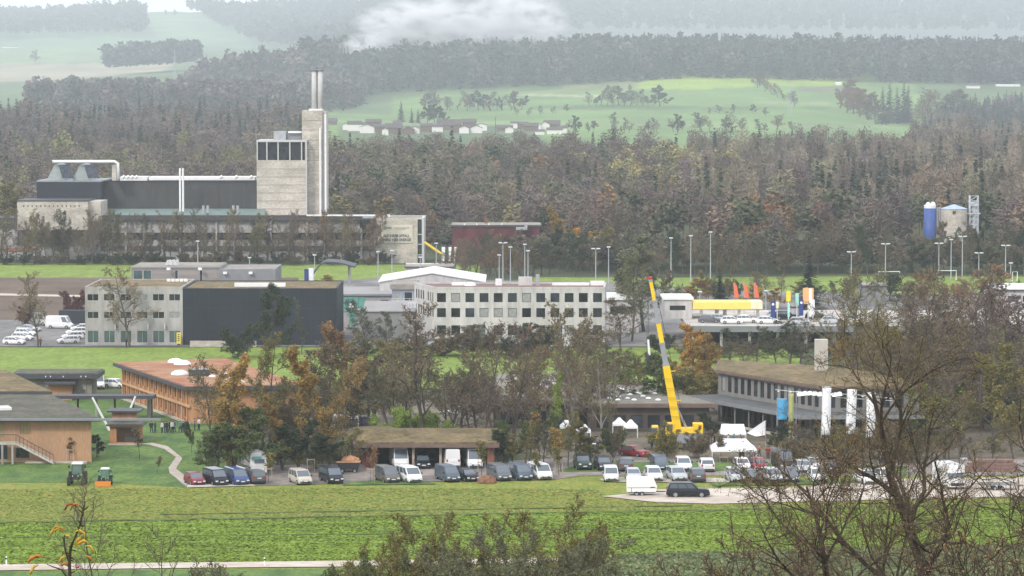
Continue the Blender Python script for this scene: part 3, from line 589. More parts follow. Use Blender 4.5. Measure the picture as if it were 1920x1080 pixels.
# ---- single trees of the middle ground: kind, x, top, base, width, label, name, leaf, twig
for a in [
 ('bare', 72, 508, 652, 75, 'bare tree between the left car park and the field', 'bare_tree', None, None),
 ('bare', 243, 500, 652, 120, 'bare tree before the grey office windows', 'bare_tree', 'brown', None),
 ('shrub', 44, 566, 612, 42, 'small purple tree left behind the white vans', 'plum_tree', 'wine', twig_p),
 ('shrub', 143, 545, 603, 62, 'rounded purple bush behind the dark container', 'plum_tree', 'wine', twig_p),
 ('leafy', 503, 533, 668, 95, 'dark green tree against the black hall', 'green_tree', 'dark', twig_g),
 ('tall', 566, 558, 664, 36, 'slim tree against the right end of the black hall', 'green_tree', 'sage', twig_g),
 ('shrub', 440, 612, 672, 90, 'dark bush before the black hall wall', 'bush', 'dark', twig_g),
 ('half', 690, 560, 665, 80, 'dark green tree before the turquoise hall', 'green_tree', 'dark', twig_g),
 ('half', 728, 585, 665, 60, 'thin dark tree left of the white office', 'green_tree', 'dark', twig_g),
 ('shrub', 895, 610, 668, 90, 'grey bush at the foot of the white office', 'bush', 'brown', twig),
 ('shrub', 1000, 606, 670, 100, 'dark bush below the middle of the white office', 'bush', 'dark', twig_g),
 ('shrub', 830, 618, 668, 80, 'brown bush below the left corner of the white office', 'bush', 'brown', twig),
 ('leafy', 1207, 442, 622, 125, 'large grey willow behind the crane jib', 'willow_tree', 'sage', twig_g),
 ('half', 1165, 560, 660, 100, 'brown bushy tree right of the white office', 'bare_tree', 'brown', twig_p),
 ('shrub', 1100, 600, 665, 80, 'grey bush at the right corner of the white office', 'bush', 'brown', twig_p),
 ('leafy', 1294, 607, 752, 92, 'orange maple beside the yellow crane jib', 'maple_tree', 'orange', None),
 ('leafy', 1312, 625, 758, 84, 'fuller golden maple overlapping the orange one', 'maple_tree', 'gold', None),
 ('half', 1185, 470, 640, 95, 'pale grey twiggy tree overlapping the large willow', 'bare_tree', 'sage', twig_g),
 ('wide', 1762, 498, 800, 250, 'tallest brown crown on the right bank reaching the sports field', 'bare_tree', 'brown', twig),
 ('wide', 1840, 520, 805, 240, 'tall brown crown right of the tallest one', 'bare_tree', 'brown', twig_p),
 ('half', 1785, 505, 700, 130, 'warm reddish bare tree behind the tallest brown crown', 'bare_tree', 'rust', twig),
 ('leafy', 1225, 660, 790, 110, 'olive tree left behind the crane jib', 'green_tree', 'green', twig_g),
 ('shrub', 1300, 690, 775, 120, 'olive thicket below the orange maple', 'bush', 'olive', twig_g),
 ('half', 1160, 655, 770, 110, 'yellow green tree left of the crane jib', 'green_tree', 'lime', twig_g),
 ('wide', 1600, 498, 700, 165, 'large bare spreading tree by the petrol pylons', 'bare_tree', None, twig_g),
 ('leafy', 1572, 640, 705, 55, 'golden shrub beside the concrete chimney', 'autumn_tree', 'gold', None),
 ('half', 1480, 600, 690, 100, 'low bare tree before the elevated car deck', 'bare_tree', 'dark', None),
 ('bare', 1400, 640, 700, 70, 'small bare tree behind the grass roofed school', 'bare_tree', None, None),
 ('half', 1820, 495, 640, 150, 'reddish bare tree before the sports field', 'bare_tree', 'rust', twig_p),
 ('half', 1705, 515, 650, 110, 'dark tree right of the large spreading tree', 'bare_tree', 'dark', None),
 ('wide', 1720, 560, 800, 230, 'brown spreading tree above the three white banners', 'bare_tree', 'brown', twig_p),
 ('wide', 1890, 545, 790, 230, 'purple brown spreading tree at the right picture side', 'bare_tree', 'brown', twig_p),
 ('half', 1800, 590, 830, 200, 'purple grey tree behind the right hand meadow', 'bare_tree', 'brown', twig_p),
 ('half', 1650, 600, 760, 150, 'olive brown tree beside the grass roof', 'bare_tree', 'olive', twig_g),
 ('leafy', 1862, 645, 850, 130, 'olive rounded tree right of the banners', 'green_tree', 'olive', twig_g),
 ('bare', 1770, 700, 860, 150, 'bare tree behind the right end of the school', 'bare_tree', 'brown', twig),
 ('plume', 438, 662, 885, 100, 'tall orange brown tree right of the timber school', 'autumn_tree', 'gold', None),
 ('half', 500, 620, 870, 130, 'bare olive tree behind the orange brown one', 'bare_tree', 'olive', twig_g),
 ('leafy', 470, 770, 893, 150, 'dark green tree behind the parked camper', 'green_tree', 'green', twig_g),
 ('plume', 528, 742, 880, 62, 'yellow tree left of the golden poplar', 'autumn_tree', 'gold', None),
 ('plume', 592, 650, 880, 100, 'tall golden tree before the autumn beeches', 'autumn_tree', 'gold', None),
 ('half', 575, 640, 860, 130, 'grey bare tree behind the tall golden one', 'bare_tree', 'brown', twig),
 ('leafy', 668, 604, 785, 130, 'broad russet brown beech above the white marquee', 'beech_tree', 'rust', None),
 ('leafy', 690, 650, 800, 120, 'brown beech right of the russet one', 'beech_tree', 'brown', None),
 ('leafy', 655, 722, 790, 110, 'golden shrub above the white marquee', 'autumn_tree', 'gold', None),
 ('half', 640, 690, 800, 130, 'brown half bare tree behind the marquee', 'bare_tree', 'brown', twig),
 ('bare', 792, 566, 835, 165, 'tall dark trunked bare tree above the green bushes', 'bare_tree', 'brown', twig),
 ('bare', 742, 640, 815, 120, 'bare grey tree left of the dark trunked one', 'bare_tree', None, twig_g),
 ('bare', 848, 650, 830, 130, 'bare brown tree right of the dark trunked one', 'bare_tree', None, twig),
 ('bare', 905, 600, 850, 140, 'bare brown tree above the right end of the carport', 'bare_tree', 'brown', twig_p),
 ('bare', 962, 606, 840, 130, 'bare tree with reddish twigs right of the carport', 'bare_tree', 'rust', twig_p),
 ('bare', 1082, 560, 868, 180, 'largest bare tree with pale trunk left of the crane', 'bare_tree', 'olive', twig),
 ('bare', 1130, 640, 850, 110, 'bare grey tree between the pale trunk and the crane', 'bare_tree', 'brown', twig_g),
 ('leafy', 985, 770, 872, 70, 'dark green tree behind the white van', 'green_tree', 'green', None),
 ('plume', 1040, 700, 875, 62, 'yellow green narrow tree left of the pale trunk', 'green_tree', 'lime', None),
 ('young', 1012, 770, 870, 60, 'small reddish tree left of the narrow yellow green one', 'young_tree', 'rust', None),
 ('young', 1052, 800, 886, 40, 'young orange tree tied to stakes', 'young_tree', 'gold', None),
 ('leafy', 945, 790, 872, 60, 'green bush at the right wall of the carport', 'bush', 'green', None),
 ('leafy', 1090, 790, 872, 70, 'olive tree behind the dark jeep', 'green_tree', 'olive', None),
 ('shrub', 750, 765, 832, 100, 'left bright green bush behind the carport roof', 'bush', 'vivid', twig_g),
 ('shrub', 812, 772, 832, 90, 'right bright green bush behind the carport roof', 'bush', 'vivid', twig_g),
 ('leafy', 560, 790, 885, 110, 'dark green bushy tree above the beige minivan', 'green_tree', 'dark', twig_g),
 ('leafy', 620, 810, 885, 100, 'dark green bushy tree left of the carport', 'green_tree', 'dark', twig_g),
 ('leafy', 408, 800, 890, 90, 'dark green bush above the path end', 'bush', 'green', twig_g),
 ('leafy', 360, 790, 850, 26, 'small olive conifer shaped shrub on the lawn', 'bush', 'green', None),
 ('leafy', 432, 846, 880, 22, 'small yellow bush behind the black vans', 'bush', 'yellow', None),
 ('leafy', 182, 815, 858, 34, 'round dark bush at the corner of the near timber hall', 'bush', 'dark', None),
 ('shrub', 1248, 790, 862, 70, 'scrubby bush before the crane carrier', 'bush', 'olive', twig_g),
 ('shrub', 1305, 800, 860, 70, 'scrubby brown bush right of the crane carrier', 'bush', 'brown', twig),
 ('shrub', 1150, 800, 858, 50, 'low green shrub left of the red car', 'bush', 'green', None),
 ('leafy', 1215, 845, 864, 20, 'small orange shrub behind the red car', 'bush', 'orange', None),
 ('leafy', 1335, 775, 835, 50, 'dark bush between the crane and the marquees', 'bush', 'dark', None),
 ('leafy', 1455, 790, 855, 60, 'dark green shrub below the blue banner', 'bush', 'dark', None),
 ('half', 1520, 790, 870, 90, 'brown thicket under the left white banner', 'bush', 'brown', twig),
 ('half', 1580, 790, 870, 90, 'brown thicket between the white banners', 'bush', 'olive', twig_g),
 ('half', 1650, 790, 870, 90, 'brown thicket under the right white banner', 'bush', 'brown', twig),
 ('half', 1720, 790, 872, 90, 'brown thicket right of the white banners', 'bush', 'brown', twig_g),
 ('shrub', 1360, 520, 0, 0, '', '', None, None)]:
    if not a[7 - 2] : continue
    tree(a[0], a[1], a[2], a[3], a[4], a[5], a[6], a[7], tw=a[8], bk=bark_pale if 'pale trunk' in a[5] else None)
for a in [('leafy', 1410, 532, 577, 48, 'golden tree below the red flags', 'autumn_tree', 'yellow'), ('leafy', 1305, 522, 575, 56, 'orange brown tree behind the petrol shop', 'autumn_tree', 'gold'),
 ('leafy', 1325, 506, 570, 34, 'pale green rounded tree left of the dark spruce', 'green_tree', 'olive'),
 ('conifer', 1349, 503, 577, 42, 'dark spruce left of the three red flags', 'spruce_tree', 'needle'), ('conifer', 1517, 480, 580, 62, 'dark spruce behind the orange sign board', 'spruce_tree', 'needle'),
 ('conifer', 1881, 522, 563, 34, 'left small spruce beside the right goal', 'spruce_tree', 'needle'), ('conifer', 1910, 524, 563, 34, 'right small spruce beside the right goal', 'spruce_tree', 'needle'),
 ('leafy', 1455, 540, 580, 50, 'orange brown tree behind the petrol pylons', 'autumn_tree', 'gold'), ('leafy', 612, 515, 532, 34, 'yellow tree beside the arched roof', 'autumn_tree', 'yellow')]:
    tree(*a)
row(['shrub'], [1240 + 52 * i for i in range(13)], lambda x: 668, (22, 42), (50, 72), 'dark bush', 'under the elevated car deck', 'bush', ('dark', 'brown', 'olive'), 31, 5)
row(['shrub', 'half'], [640 + 46 * i for i in range(11)], lambda x: 672, (25, 45), (50, 74), 'scrubby bush', 'along the stream below the white office', 'bush', ('dark', 'brown', 'olive'), 32, 5, (twig_g, twig))
row(['half', 'bare', 'half'], [590, 630, 705, 770, 880, 935, 1010, 1050, 1120, 1190], lambda x: 790, (70, 120), (70, 110), 'grey brown tree', 'between the field and the school yard', 'bare_tree', ('brown', 'olive'), 33, 22, (twig, twig_p, twig_g))
row(['half', 'bare', 'half'], [1620, 1680, 1740, 1790, 1840, 1890, 1925], lambda x: 745, (90, 150), (80, 130), 'brown grey tree', 'on the bank behind the banners', 'bare_tree', ('brown', 'olive'), 34, 25, (twig, twig_p, twig_g))

row(['half', 'bare', 'leafy', 'half'], [395, 425, 462, 490, 520, 548, 575, 605, 640, 662], lambda x: 862, (110, 190), (80, 120), 'olive brown tree', 'in the grove between the timber school and the carport', 'grove_tree', ('gold', 'brown', 'olive', 'brown', 'dark'), 41, 14, (twig, twig_g))
row(['half', 'leafy'], [385, 412, 440, 470, 500, 530, 560, 590, 620, 645], lambda x: 884, (55, 95), (60, 90), 'dense dark bush', 'at the foot of the grove behind the front row', 'grove_bush', ('dark', 'green', 'olive'), 42, 4, (twig_g,))
row(['bare', 'half', 'bare'], [700, 728, 760, 800, 835, 865, 895, 925, 960, 990, 1020, 1060, 1105, 1140], lambda x: 812, (110, 190), (90, 140), 'tangled bare tree', 'in the belt behind the carport and the school', 'belt_tree', ('brown', 'olive', 'sage'), 43, 16, (twig, twig_p, twig_g))
row(['leafy', 'half'], [935, 962, 990, 1018, 1065, 1110], lambda x: 876, (60, 110), (50, 75), 'dark leafy tree', 'behind the vans right of the carport', 'belt_tree', ('dark', 'green', 'olive'), 44, 4, (twig_g,))
row(['half', 'wide', 'bare'], [1660, 1700, 1735, 1775, 1810, 1850, 1885, 1915], lambda x: 800, (170, 260), (130, 190), 'tall tangled tree', 'on the right bank behind the banners', 'bank_tree', ('brown', 'olive', 'brown'), 45, 30, (twig, twig_p, twig_g))
row(['half', 'shrub'], [1490, 1515, 1545, 1572, 1600, 1628, 1655, 1685, 1712, 1745, 1780, 1820, 1860, 1900], lambda x: 862, (45, 85), (55, 80), 'brown thicket bush', 'along the lot edge under the banners', 'thicket_bush', ('brown', 'olive', 'dark'), 46, 6, (twig, twig_g))
row(['half', 'leafy'], [1130, 1165, 1200, 1235, 1270, 1305, 1335], lambda x: 730, (45, 75), (60, 90), 'olive bush', 'behind the mossy school roof', 'stream_bush', ('olive', 'lime', 'brown'), 47, 10, (twig_g,))
row(['half', 'bare'], [1370, 1420, 1455, 1500, 1560, 1610], lambda x: 688, (50, 90), (60, 90), 'dark bare tree', 'before the raised deck', 'bare_tree', ('dark', 'brown'), 48, 8, (twig, twig_p))

row(['half', 'shrub', 'bare', 'leafy'], [1238 + 29 * i + rf.uniform(-8, 8) for i in range(23)], lambda x: 562, (24, 52), (34, 58), 'brown scrub tree', 'between the deck and the sports field', 'scrub_tree', ('brown', 'rust', 'olive', 'dark'), 49, 6, (twig, twig_p))
row(['half', 'bare'], [846 + 15 * i + rf.uniform(-6, 6) for i in range(11)], lambda x: 520, (40, 66), (34, 52), 'thin brown tree', 'before the red hall', 'hedge_tree', ('brown', 'dark', 'rust'), 50, 4, (twig, twig_p))

row(['half', 'leafy', 'bare'], [1718, 1734, 1750, 1768, 1786, 1803, 1820, 1838, 1850], lambda x: 512, (56, 84), (36, 54), 'dark tree', 'before the silos', 'edge_tree', ('dark', 'brown', 'sage'), 51, 3, (twig, twig_g))
# ------------------------------------------------------------------ buildings
concrete = M('beige concrete', (.46, .42, .36), .9, .16, .22, (1, 1, 2.2), scale2=1.2, v2=.2, world=True, bump=.02)
concrete_g = M('grey concrete', (.36, .345, .335), .9, .12, .3, (1, 1, .3), scale2=1.3, v2=.18, world=True)
slate = M('dark slate cladding', (.018, .024, .034), .7, .15, .2, (1, 1, 1), world=True)
dark_clad = M('charcoal cladding', (.055, .053, .052), .7, .14, .1, (1, 1, .3), world=True, scale2=.8, v2=.1)
navy_clad = M('blue black cladding', (.02, .025, .036), .6, .12, .2, world=True)
white_r = M('white render', (.50, .48, .465), .85, .10, .3, (1, 1, .3), scale2=1.3, v2=.16, world=True)
timber = M('orange larch boards', (.38, .185, .085), .8, .2, .8, (1, 1, .15), col2=(.50, .26, .13), world=True, scale2=5, v2=.12)
timber_b = M('weathered larch boards', (.33, .205, .13), .8, .2, .35, (1, 1, .2), col2=(.46, .27, .15), world=True, scale2=6, v2=.14)
sedum = M('red sedum roof', (.30, .11, .06), .95, .2, .22, (.6, 1, 1), col2=(.36, .22, .12), world=True, scale2=1.2, v2=.3)
sedum_g = M('brown grass roof', (.12, .095, .045), .95, .2, .35, (1, .6, 1), col2=(.21, .155, .075), world=True, scale2=1.5, v2=.35)
sedum_d = M('dark moss roof', (.075, .075, .055), .95, .2, .35, (1, .6, 1), col2=(.125, .115, .085), world=True, scale2=1.5, v2=.3)
gravel_roof = M('gravel roof', (.28, .255, .22), .95, .15, .2, world=True, scale2=1, v2=.15)
fascia = M('dark roof edge metal', (.05, .053, .06), .6, .08, .5, spec=.5)
fascia_g = M('grey roof edge metal', (.22, .23, .24), .5, .08, .5, spec=.5)
glass = M('dark window glass', (.022, .028, .034), .12, .5, .6, world=True, spec=.7, obj=.7)
glass_g = M('greenish glass', (.06, .10, .10), .15, .3, .3, world=True, spec=.8)
frame_w = M('pale window frame', (.5, .5, .49), .6, .05)
frame_d = M('dark window frame', (.06, .055, .05), .6, .05)
frame_wood = M('wood window frame', (.3, .15, .07), .7, .1)
white_m = M('white metal', (.78, .78, .77), .5, .05)
steel = M('galvanised steel', (.38, .39, .40), .45, .1, metal=.3)
red_clad = M('red cladding', (.12, .03, .035), .7, .15, .2, world=True)
brick_red = M('dark red boards', (.15, .05, .045), .85, .2, 1.5, (1, 1, .3), world=True)
green_roof = M('verdigris roof', (.17, .23, .21), .7, .15, .3, world=True)
turq = M('turquoise panel', (.12, .33, .28), .6, .1)
navy = M('navy panel', (.03, .055, .20), .5, .05)
white_pvc = M('white tent fabric', (.84, .84, .86), .7, .03)
dome_m = M('white skylight dome', (.82, .83, .85), .3, .03)
deck_shade = M('painted deck shade', (.025, .024, .024), .9, .1)
def put(mb, name, mats, t, smooth=False):
    o = mb.build(name, mats, t, smooth); o.matrix_parent_inverse = Matrix.Translation(-t.location); return o
WIN = {}; BL = random.Random(5)
def win_mesh(wd, h, cols, rows, fr, gl, fw=.07):
    k = (round(wd, 2), round(h, 2), cols, rows, fr.name, gl.name, fw)
    if k not in WIN:
        mb = MB(); y = .1; c = .1
        mb.box((0, y, fw / 2), (wd, c, fw)); mb.box((0, y, h - fw / 2), (wd, c, fw))
        for s in (-1, 1): mb.box((s * (wd / 2 - fw / 2), y, h / 2), (fw, c, h - 2 * fw))
        for i in range(1, cols): mb.box((-wd / 2 + wd * i / cols, y, h / 2), (fw * .8, c * .8, h - 2 * fw))
        for j in range(1, rows): mb.box((0, y + .004, h * j / rows), (wd - 2 * fw, c * .7, fw * .8))
        a = mb.build('window', fr); m1 = a.data; bpy.data.objects.remove(a)
        mb = MB(); mb.box((0, y + .02, h / 2), (wd - 2 * fw + .01, .02, h - 2 * fw + .01)); a = mb.build('pane', gl); m2 = a.data; bpy.data.objects.remove(a)
        WIN[k] = (m1, m2)
    return WIN[k]
def wall(mb, p0, p1, z0, z1, ops, depth=.22, mi=0):
    d = Vector((p1[0] - p0[0], p1[1] - p0[1])); L = d.length; d /= L; n = Vector((d.y, -d.x))
    us = sorted({0, L} | {o[0] for o in ops} | {o[1] for o in ops}); vs = sorted({z0, z1} | {o[2] for o in ops} | {o[3] for o in ops})
    P = lambda u, v, k=0: (p0[0] + d.x * u - n.x * k, p0[1] + d.y * u - n.y * k, v)
    for i in range(len(us) - 1):
        for j in range(len(vs) - 1):
            cu, cv = (us[i] + us[i + 1]) / 2, (vs[j] + vs[j + 1]) / 2
            if any(o[0] < cu < o[1] and o[2] < cv < o[3] for o in ops): continue
            mb.quad(P(us[i], vs[j]), P(us[i + 1], vs[j]), P(us[i + 1], vs[j + 1]), P(us[i], vs[j + 1]), mi)
    for o in ops:
        a, b, c, e = o[:4]
        mb.quad(P(a, c), P(a, c, depth), P(a, e, depth), P(a, e), mi); mb.quad(P(b, c, depth), P(b, c), P(b, e), P(b, e, depth), mi)
        mb.quad(P(a, c), P(b, c), P(b, c, depth), P(a, c, depth), mi); mb.quad(P(a, e, depth), P(b, e, depth), P(b, e), P(a, e), mi)
    return P, math.atan2(d.y, d.x)
def off(poly, k):
    out = []; n = len(poly)
    for i in range(n):
        a, b, c = Vector(poly[i - 1][:2]), Vector(poly[i][:2]), Vector(poly[(i + 1) % n][:2])
        d1 = (b - a).normalized(); d2 = (c - b).normalized(); n1 = Vector((d1.y, -d1.x)); n2 = Vector((d2.y, -d2.x)); m = (n1 + n2); m /= max(.3, m.dot(m) / 2) ; out.append(tuple(b + m * k))
    return out
def building(name, label, poly, z0, h, wm, rm, ops={}, over=.0, rt=.25, fm=None, parapet=0, cat='building', back=False, closed=True):
    """poly counter-clockwise; ops[edge] = list of (u0, u1, v0, v1, cols, rows, frame, glass)"""
    c = sum((Vector(p[:2]) for p in poly), Vector((0, 0))) / len(poly); t = E(name, label, cat, (c.x, c.y, z0))
    mb = MB(); n = len(poly)
    for i in range(n):
        P, rz = wall(mb, poly[i], poly[(i + 1) % n], z0, z0 + h, [(o[0], o[1], z0 + o[2], z0 + o[3]) for o in ops.get(i, [])])
        for o in ops.get(i, []):
            if len(o) > 4 and o[4] == 0: continue
            cols, rows, fr, gl = (list(o[4:]) + [1, 1, frame_w, glass][len(o) - 4:])[:4]
            m1, m2 = win_mesh(o[1] - o[0], o[3] - o[2], cols, rows, fr, gl)
            wn = bpy.data.objects.new('window', m1); COL.objects.link(wn); wn.parent = t; wn.location = Vector(P((o[0] + o[1]) / 2, z0 + o[2])) - t.location; wn.rotation_euler.z = rz
            pn = bpy.data.objects.new('pane', m2); COL.objects.link(pn); pn.parent = wn
            if gl is glass and BL.random() < .16: pn.material_slots[0].link = 'OBJECT'; pn.material_slots[0].material = M('drawn blind', (.30, .30, .29), .7, .15, 2)
    put(mb, 'wall', wm, t)
    mb = MB(); P2 = off(poly, over) if over else poly
    if parapet:
        mb.prism(poly, z0 + h, z0 + h + .06, 0); put(mb, 'roof', rm, t); mb = MB(); q = off(poly, .03); q2 = off(poly, -.3)
        for i in range(n):
            j = (i + 1) % n; a, b, cc, dd = q[i], q[j], q2[j], q2[i]; z1 = z0 + h - .02; z2 = z0 + h + parapet
            mb.add([(*a, z1), (*b, z1), (*cc, z1), (*dd, z1), (*a, z2), (*b, z2), (*cc, z2), (*dd, z2)], [(4, 5, 6, 7), (0, 1, 5, 4), (2, 3, 7, 6), (3, 2, 1, 0)])
        put(mb, 'parapet', fm or wm, t)
    else:
        mb.prism(P2, z0 + h + .003, z0 + h + rt, 0); put(mb, 'roof_edge', fm or fascia, t)
        mb = MB(); mb.prism(off(P2, -.25), z0 + h + rt + .003, z0 + h + rt + .1, 0); put(mb, 'roof', rm, t)
    return t
def grid_ops(us, vs, *st): return [(a, b, c, d, *st) for a, b in us for c, d in vs]
def rect(x0, x1, y0, y1): return [(x0, y0), (x1, y0), (x1, y1), (x0, y1)]
def frontp(px0, px1, d, dep): return rect(X(px0, d), X(px1, d), d, d + dep)
def child_box(t, name, mat, items):
    for it in items:
        mb = MB(); mb.box(*it[:2], *(it[2:3] or [])); put(mb, name, mat, t)

# -- grey office and black hall
s5 = 645 / FPX; x5 = X(160, 645)
wins = [(164, 185.5), (195, 216), (226, 247), (257, 277.5), (287, 309), (317.5, 339)]
us = [((a - 160) * s5, (b - 160) * s5) for a, b in wins]
ops = grid_ops(us, [(8.3, 9.6), (5.0, 6.3)], 2, 1, frame_w, glass) + grid_ops(us, [(.45, 2.75)], 2, 1, frame_w, glass_g)
off_b = building('grey_office_building', 'pale grey three storey office with six window columns beside the black hall', rect(x5, X(343, 645), 645, 670), 0, 10.7, concrete_g, sedum_g, {0: ops}, parapet=.25, fm=concrete_g)
for i, (a, b) in enumerate(us):
    mb = MB(); mb.box(((a + b) / 2 + x5, 645.15, 3.55), (b - a, .1, .9)); 
    if i in (1, 3, 4): mb = MB(); mb.box((b + x5 + .1, 644.6, 3.6), (.12, .7, 1.0)); put(mb, 'sign_board', white_m, off_b)
for k in range(5):
    mb = MB(); mb.box((X(318 + k * 8, 665), 664, 11.05), (.7, .8, .5)); put(mb, 'roof_vent', white_m, off_b)
for a, col in ((0, 'wine'), (1, 'sage'), (3, 'olive'), (4, 'gold'), (5, 'green')):
    mb = MB(); u = us[a]; mb.box((x5 + (u[0] + u[1]) / 2 - .3, 645.16, 1.1), (1.1, .05, 1.1)); put(mb, 'shop_display', M('display ' + col, MATS['leaves ' + col].node_tree.nodes['Principled BSDF'].inputs['Base Color'].default_value[:3] if 0 else dict(wine=(.3, .08, .05), sage=(.2, .25, .35), olive=(.3, .3, .2), gold=(.55, .3, .1), green=(.08, .25, .1))[col], .6), off_b)
hall = building('black_hall', 'windowless black cladded hall joined to the grey office', rect(X(343, 645) + .02, X(632, 645), 644.9, 670), 0, 10.45, slate, sedum_g, {}, parapet=.2, fm=slate)
for k in range(1, 12):
    mb = MB(); mb.box((X(343, 645) + 28.7 * k / 12, 644.86, 5.2), (.07, .06, 10.3)); put(mb, 'cladding_joint', M('cladding joint', (.035, .042, .05), .6), hall)
for z_ in (3.4, 6.9):
    mb = MB(); mb.box((X(487.5, 645), 644.87, z_), (28.6, .05, .06)); put(mb, 'cladding_joint', MATS['cladding joint'], hall)
for a, b, y in ((440, 505, 652), (511, 536, 652)):
    mb = MB(); mb.box((X((a + b) / 2, y), y, 10.9), ((b - a) * s5, 1.2, .7)); put(mb, 'skylight', white_m, hall)
mb = MB(); mb.box((X(418, 641), 641.5, .55), (12.3, .4, 1.1)); tag(mb.build('low_wall', concrete), 'low pale concrete wall before the black hall', 'wall')
# -- low grey building behind
b6 = building('low_grey_hall', 'low brownish grey hall behind the office with a glazed left corner', rect(X(247, 760), X(412, 760), 760, 778), 0, 8.0, M('brown grey boards', (.26, .235, .215), .85, .15, .4, (.2, 1, 3), world=True), gravel_roof,
   {0: [(.4, 2.4, 4.2, 7.6, 1, 1, frame_w, glass_g), (2.6, 4.4, 4.2, 7.6, 1, 1, frame_w, glass_g), (9.5, 10.2, 5.2, 7.6, 1, 1, frame_w, glass), (14.9, 15.6, 5.2, 7.6, 1, 1, frame_w, glass)]}, rt=.3, fm=fascia_g, over=.15)
for px in (316, 375, 422, 470):
    mb = MB(); mb.box((X(px, 758), 758.5, 8.0 if px < 400 else 11.0 - 3.9), (.8, .9, .5)); put(mb, 'rooflight_box', white_m, b6)
mb = MB()
for k in range(3): mb.add([(X(311 + k * 7, 766), 764, 8.45), (X(320 + k * 7, 766), 764, 8.45), (X(322 + k * 7, 766), 768, 8.45), (X(313 + k * 7, 766), 768, 8.45), (X(315 + k * 7, 766), 764, 9.6), (X(319 + k * 7, 766), 768, 9.6)], [(0, 1, 4), (1, 2, 5, 4), (3, 0, 4, 5), (2, 3, 5)])
put(mb, 'shed_rooflight', M('pale rooflight', (.55, .56, .53), .5), b6)
building('low_grey_hall', 'plain grey annex joined to the right end of the low hall', rect(X(412, 760) + .02, X(517, 760), 759, 779), 0, 7.7, M('mid grey metal', (.21, .215, .22), .7, .08, .5, world=True), gravel_roof, parapet=.25, fm=fascia_g)
# -- white office
x7 = X(815, 642); s7 = 642 / FPX; poly7 = [(x7, 642), (X(1134, 642), 642), (X(1137, 657), 657), (X(777, 657), 657)]
us = [((819.5 + 26.65 * i - 815) * s7, (819.5 + 26.65 * i + 16.8 - 815) * s7) for i in range(12)]
skip = lambda i: i in (2, 3)
ops = grid_ops(us, [(8.25, 9.95), (5.45, 7.15)], 1, 1, frame_d, glass) + grid_ops([u for i, u in enumerate(us) if i not in (2, 3, 8)], [(2.1, 3.95)], 1, 2, frame_d, glass)
ops += [(us[2][0] + .1, us[3][1] - .5, .3, 4.0, 4, 5, frame_w, glass_g), (us[8][0] - .1, us[8][1] + .6, .3, 4.0, 3, 5, frame_w, glass_g)]
Ls = (Vector(poly7[0]) - Vector(poly7[3])).length
lo = [(Ls * (.08 + .115 * i), Ls * (.08 + .115 * i) + 1.0) for i in range(8) if i != 4]
wb = building('white_office_building', 'white three storey office with twelve columns of square dark windows', poly7, 0, 10.75, white_r, M('brown red roof felt', (.19, .13, .11), .9, .1, .3, world=True), {0: ops, 3: grid_ops(lo, [(8.25, 9.95), (5.45, 7.15)], 1, 1, frame_d, glass)}, parapet=.3, fm=white_r)
for px, wd, h, m in ((985, 5.0, 1.6, white_r), (935, 1.2, 1.2, white_m), (1008, .7, 2.0, steel), (1120, 5, .8, white_m), (860, 5, .5, white_m), (1070, 7, .45, white_m)):
    mb = MB(); mb.box((X(px, 652), 652, 10.8 + h / 2), (wd if wd != 5 else 2.6, 1.4, h)); put(mb, 'roof_plant', m, wb)
mb = MB(); mb.dome((X(882, 650), 650, 10.85), 1.1, 1.1, .7); put(mb, 'skylight_dome', dome_m, wb)
# sign boards and balcony at its left corner
for z in (6.6, 3.4):
    mb = MB(); mb.box((X(783, 650) - .9, 649, z), (1.7, 2.0, .12)); put(mb, 'balcony', fascia_g, wb)
    mb = MB()
    for k in range(4): mb.box((X(783, 650) - 1.7 + k * .55, 648, z + .6), (.05, .05, 1.1))
    mb.box((X(783, 650) - .9, 648, z + 1.15), (1.75, .06, .06)); put(mb, 'railing', white_m, wb)
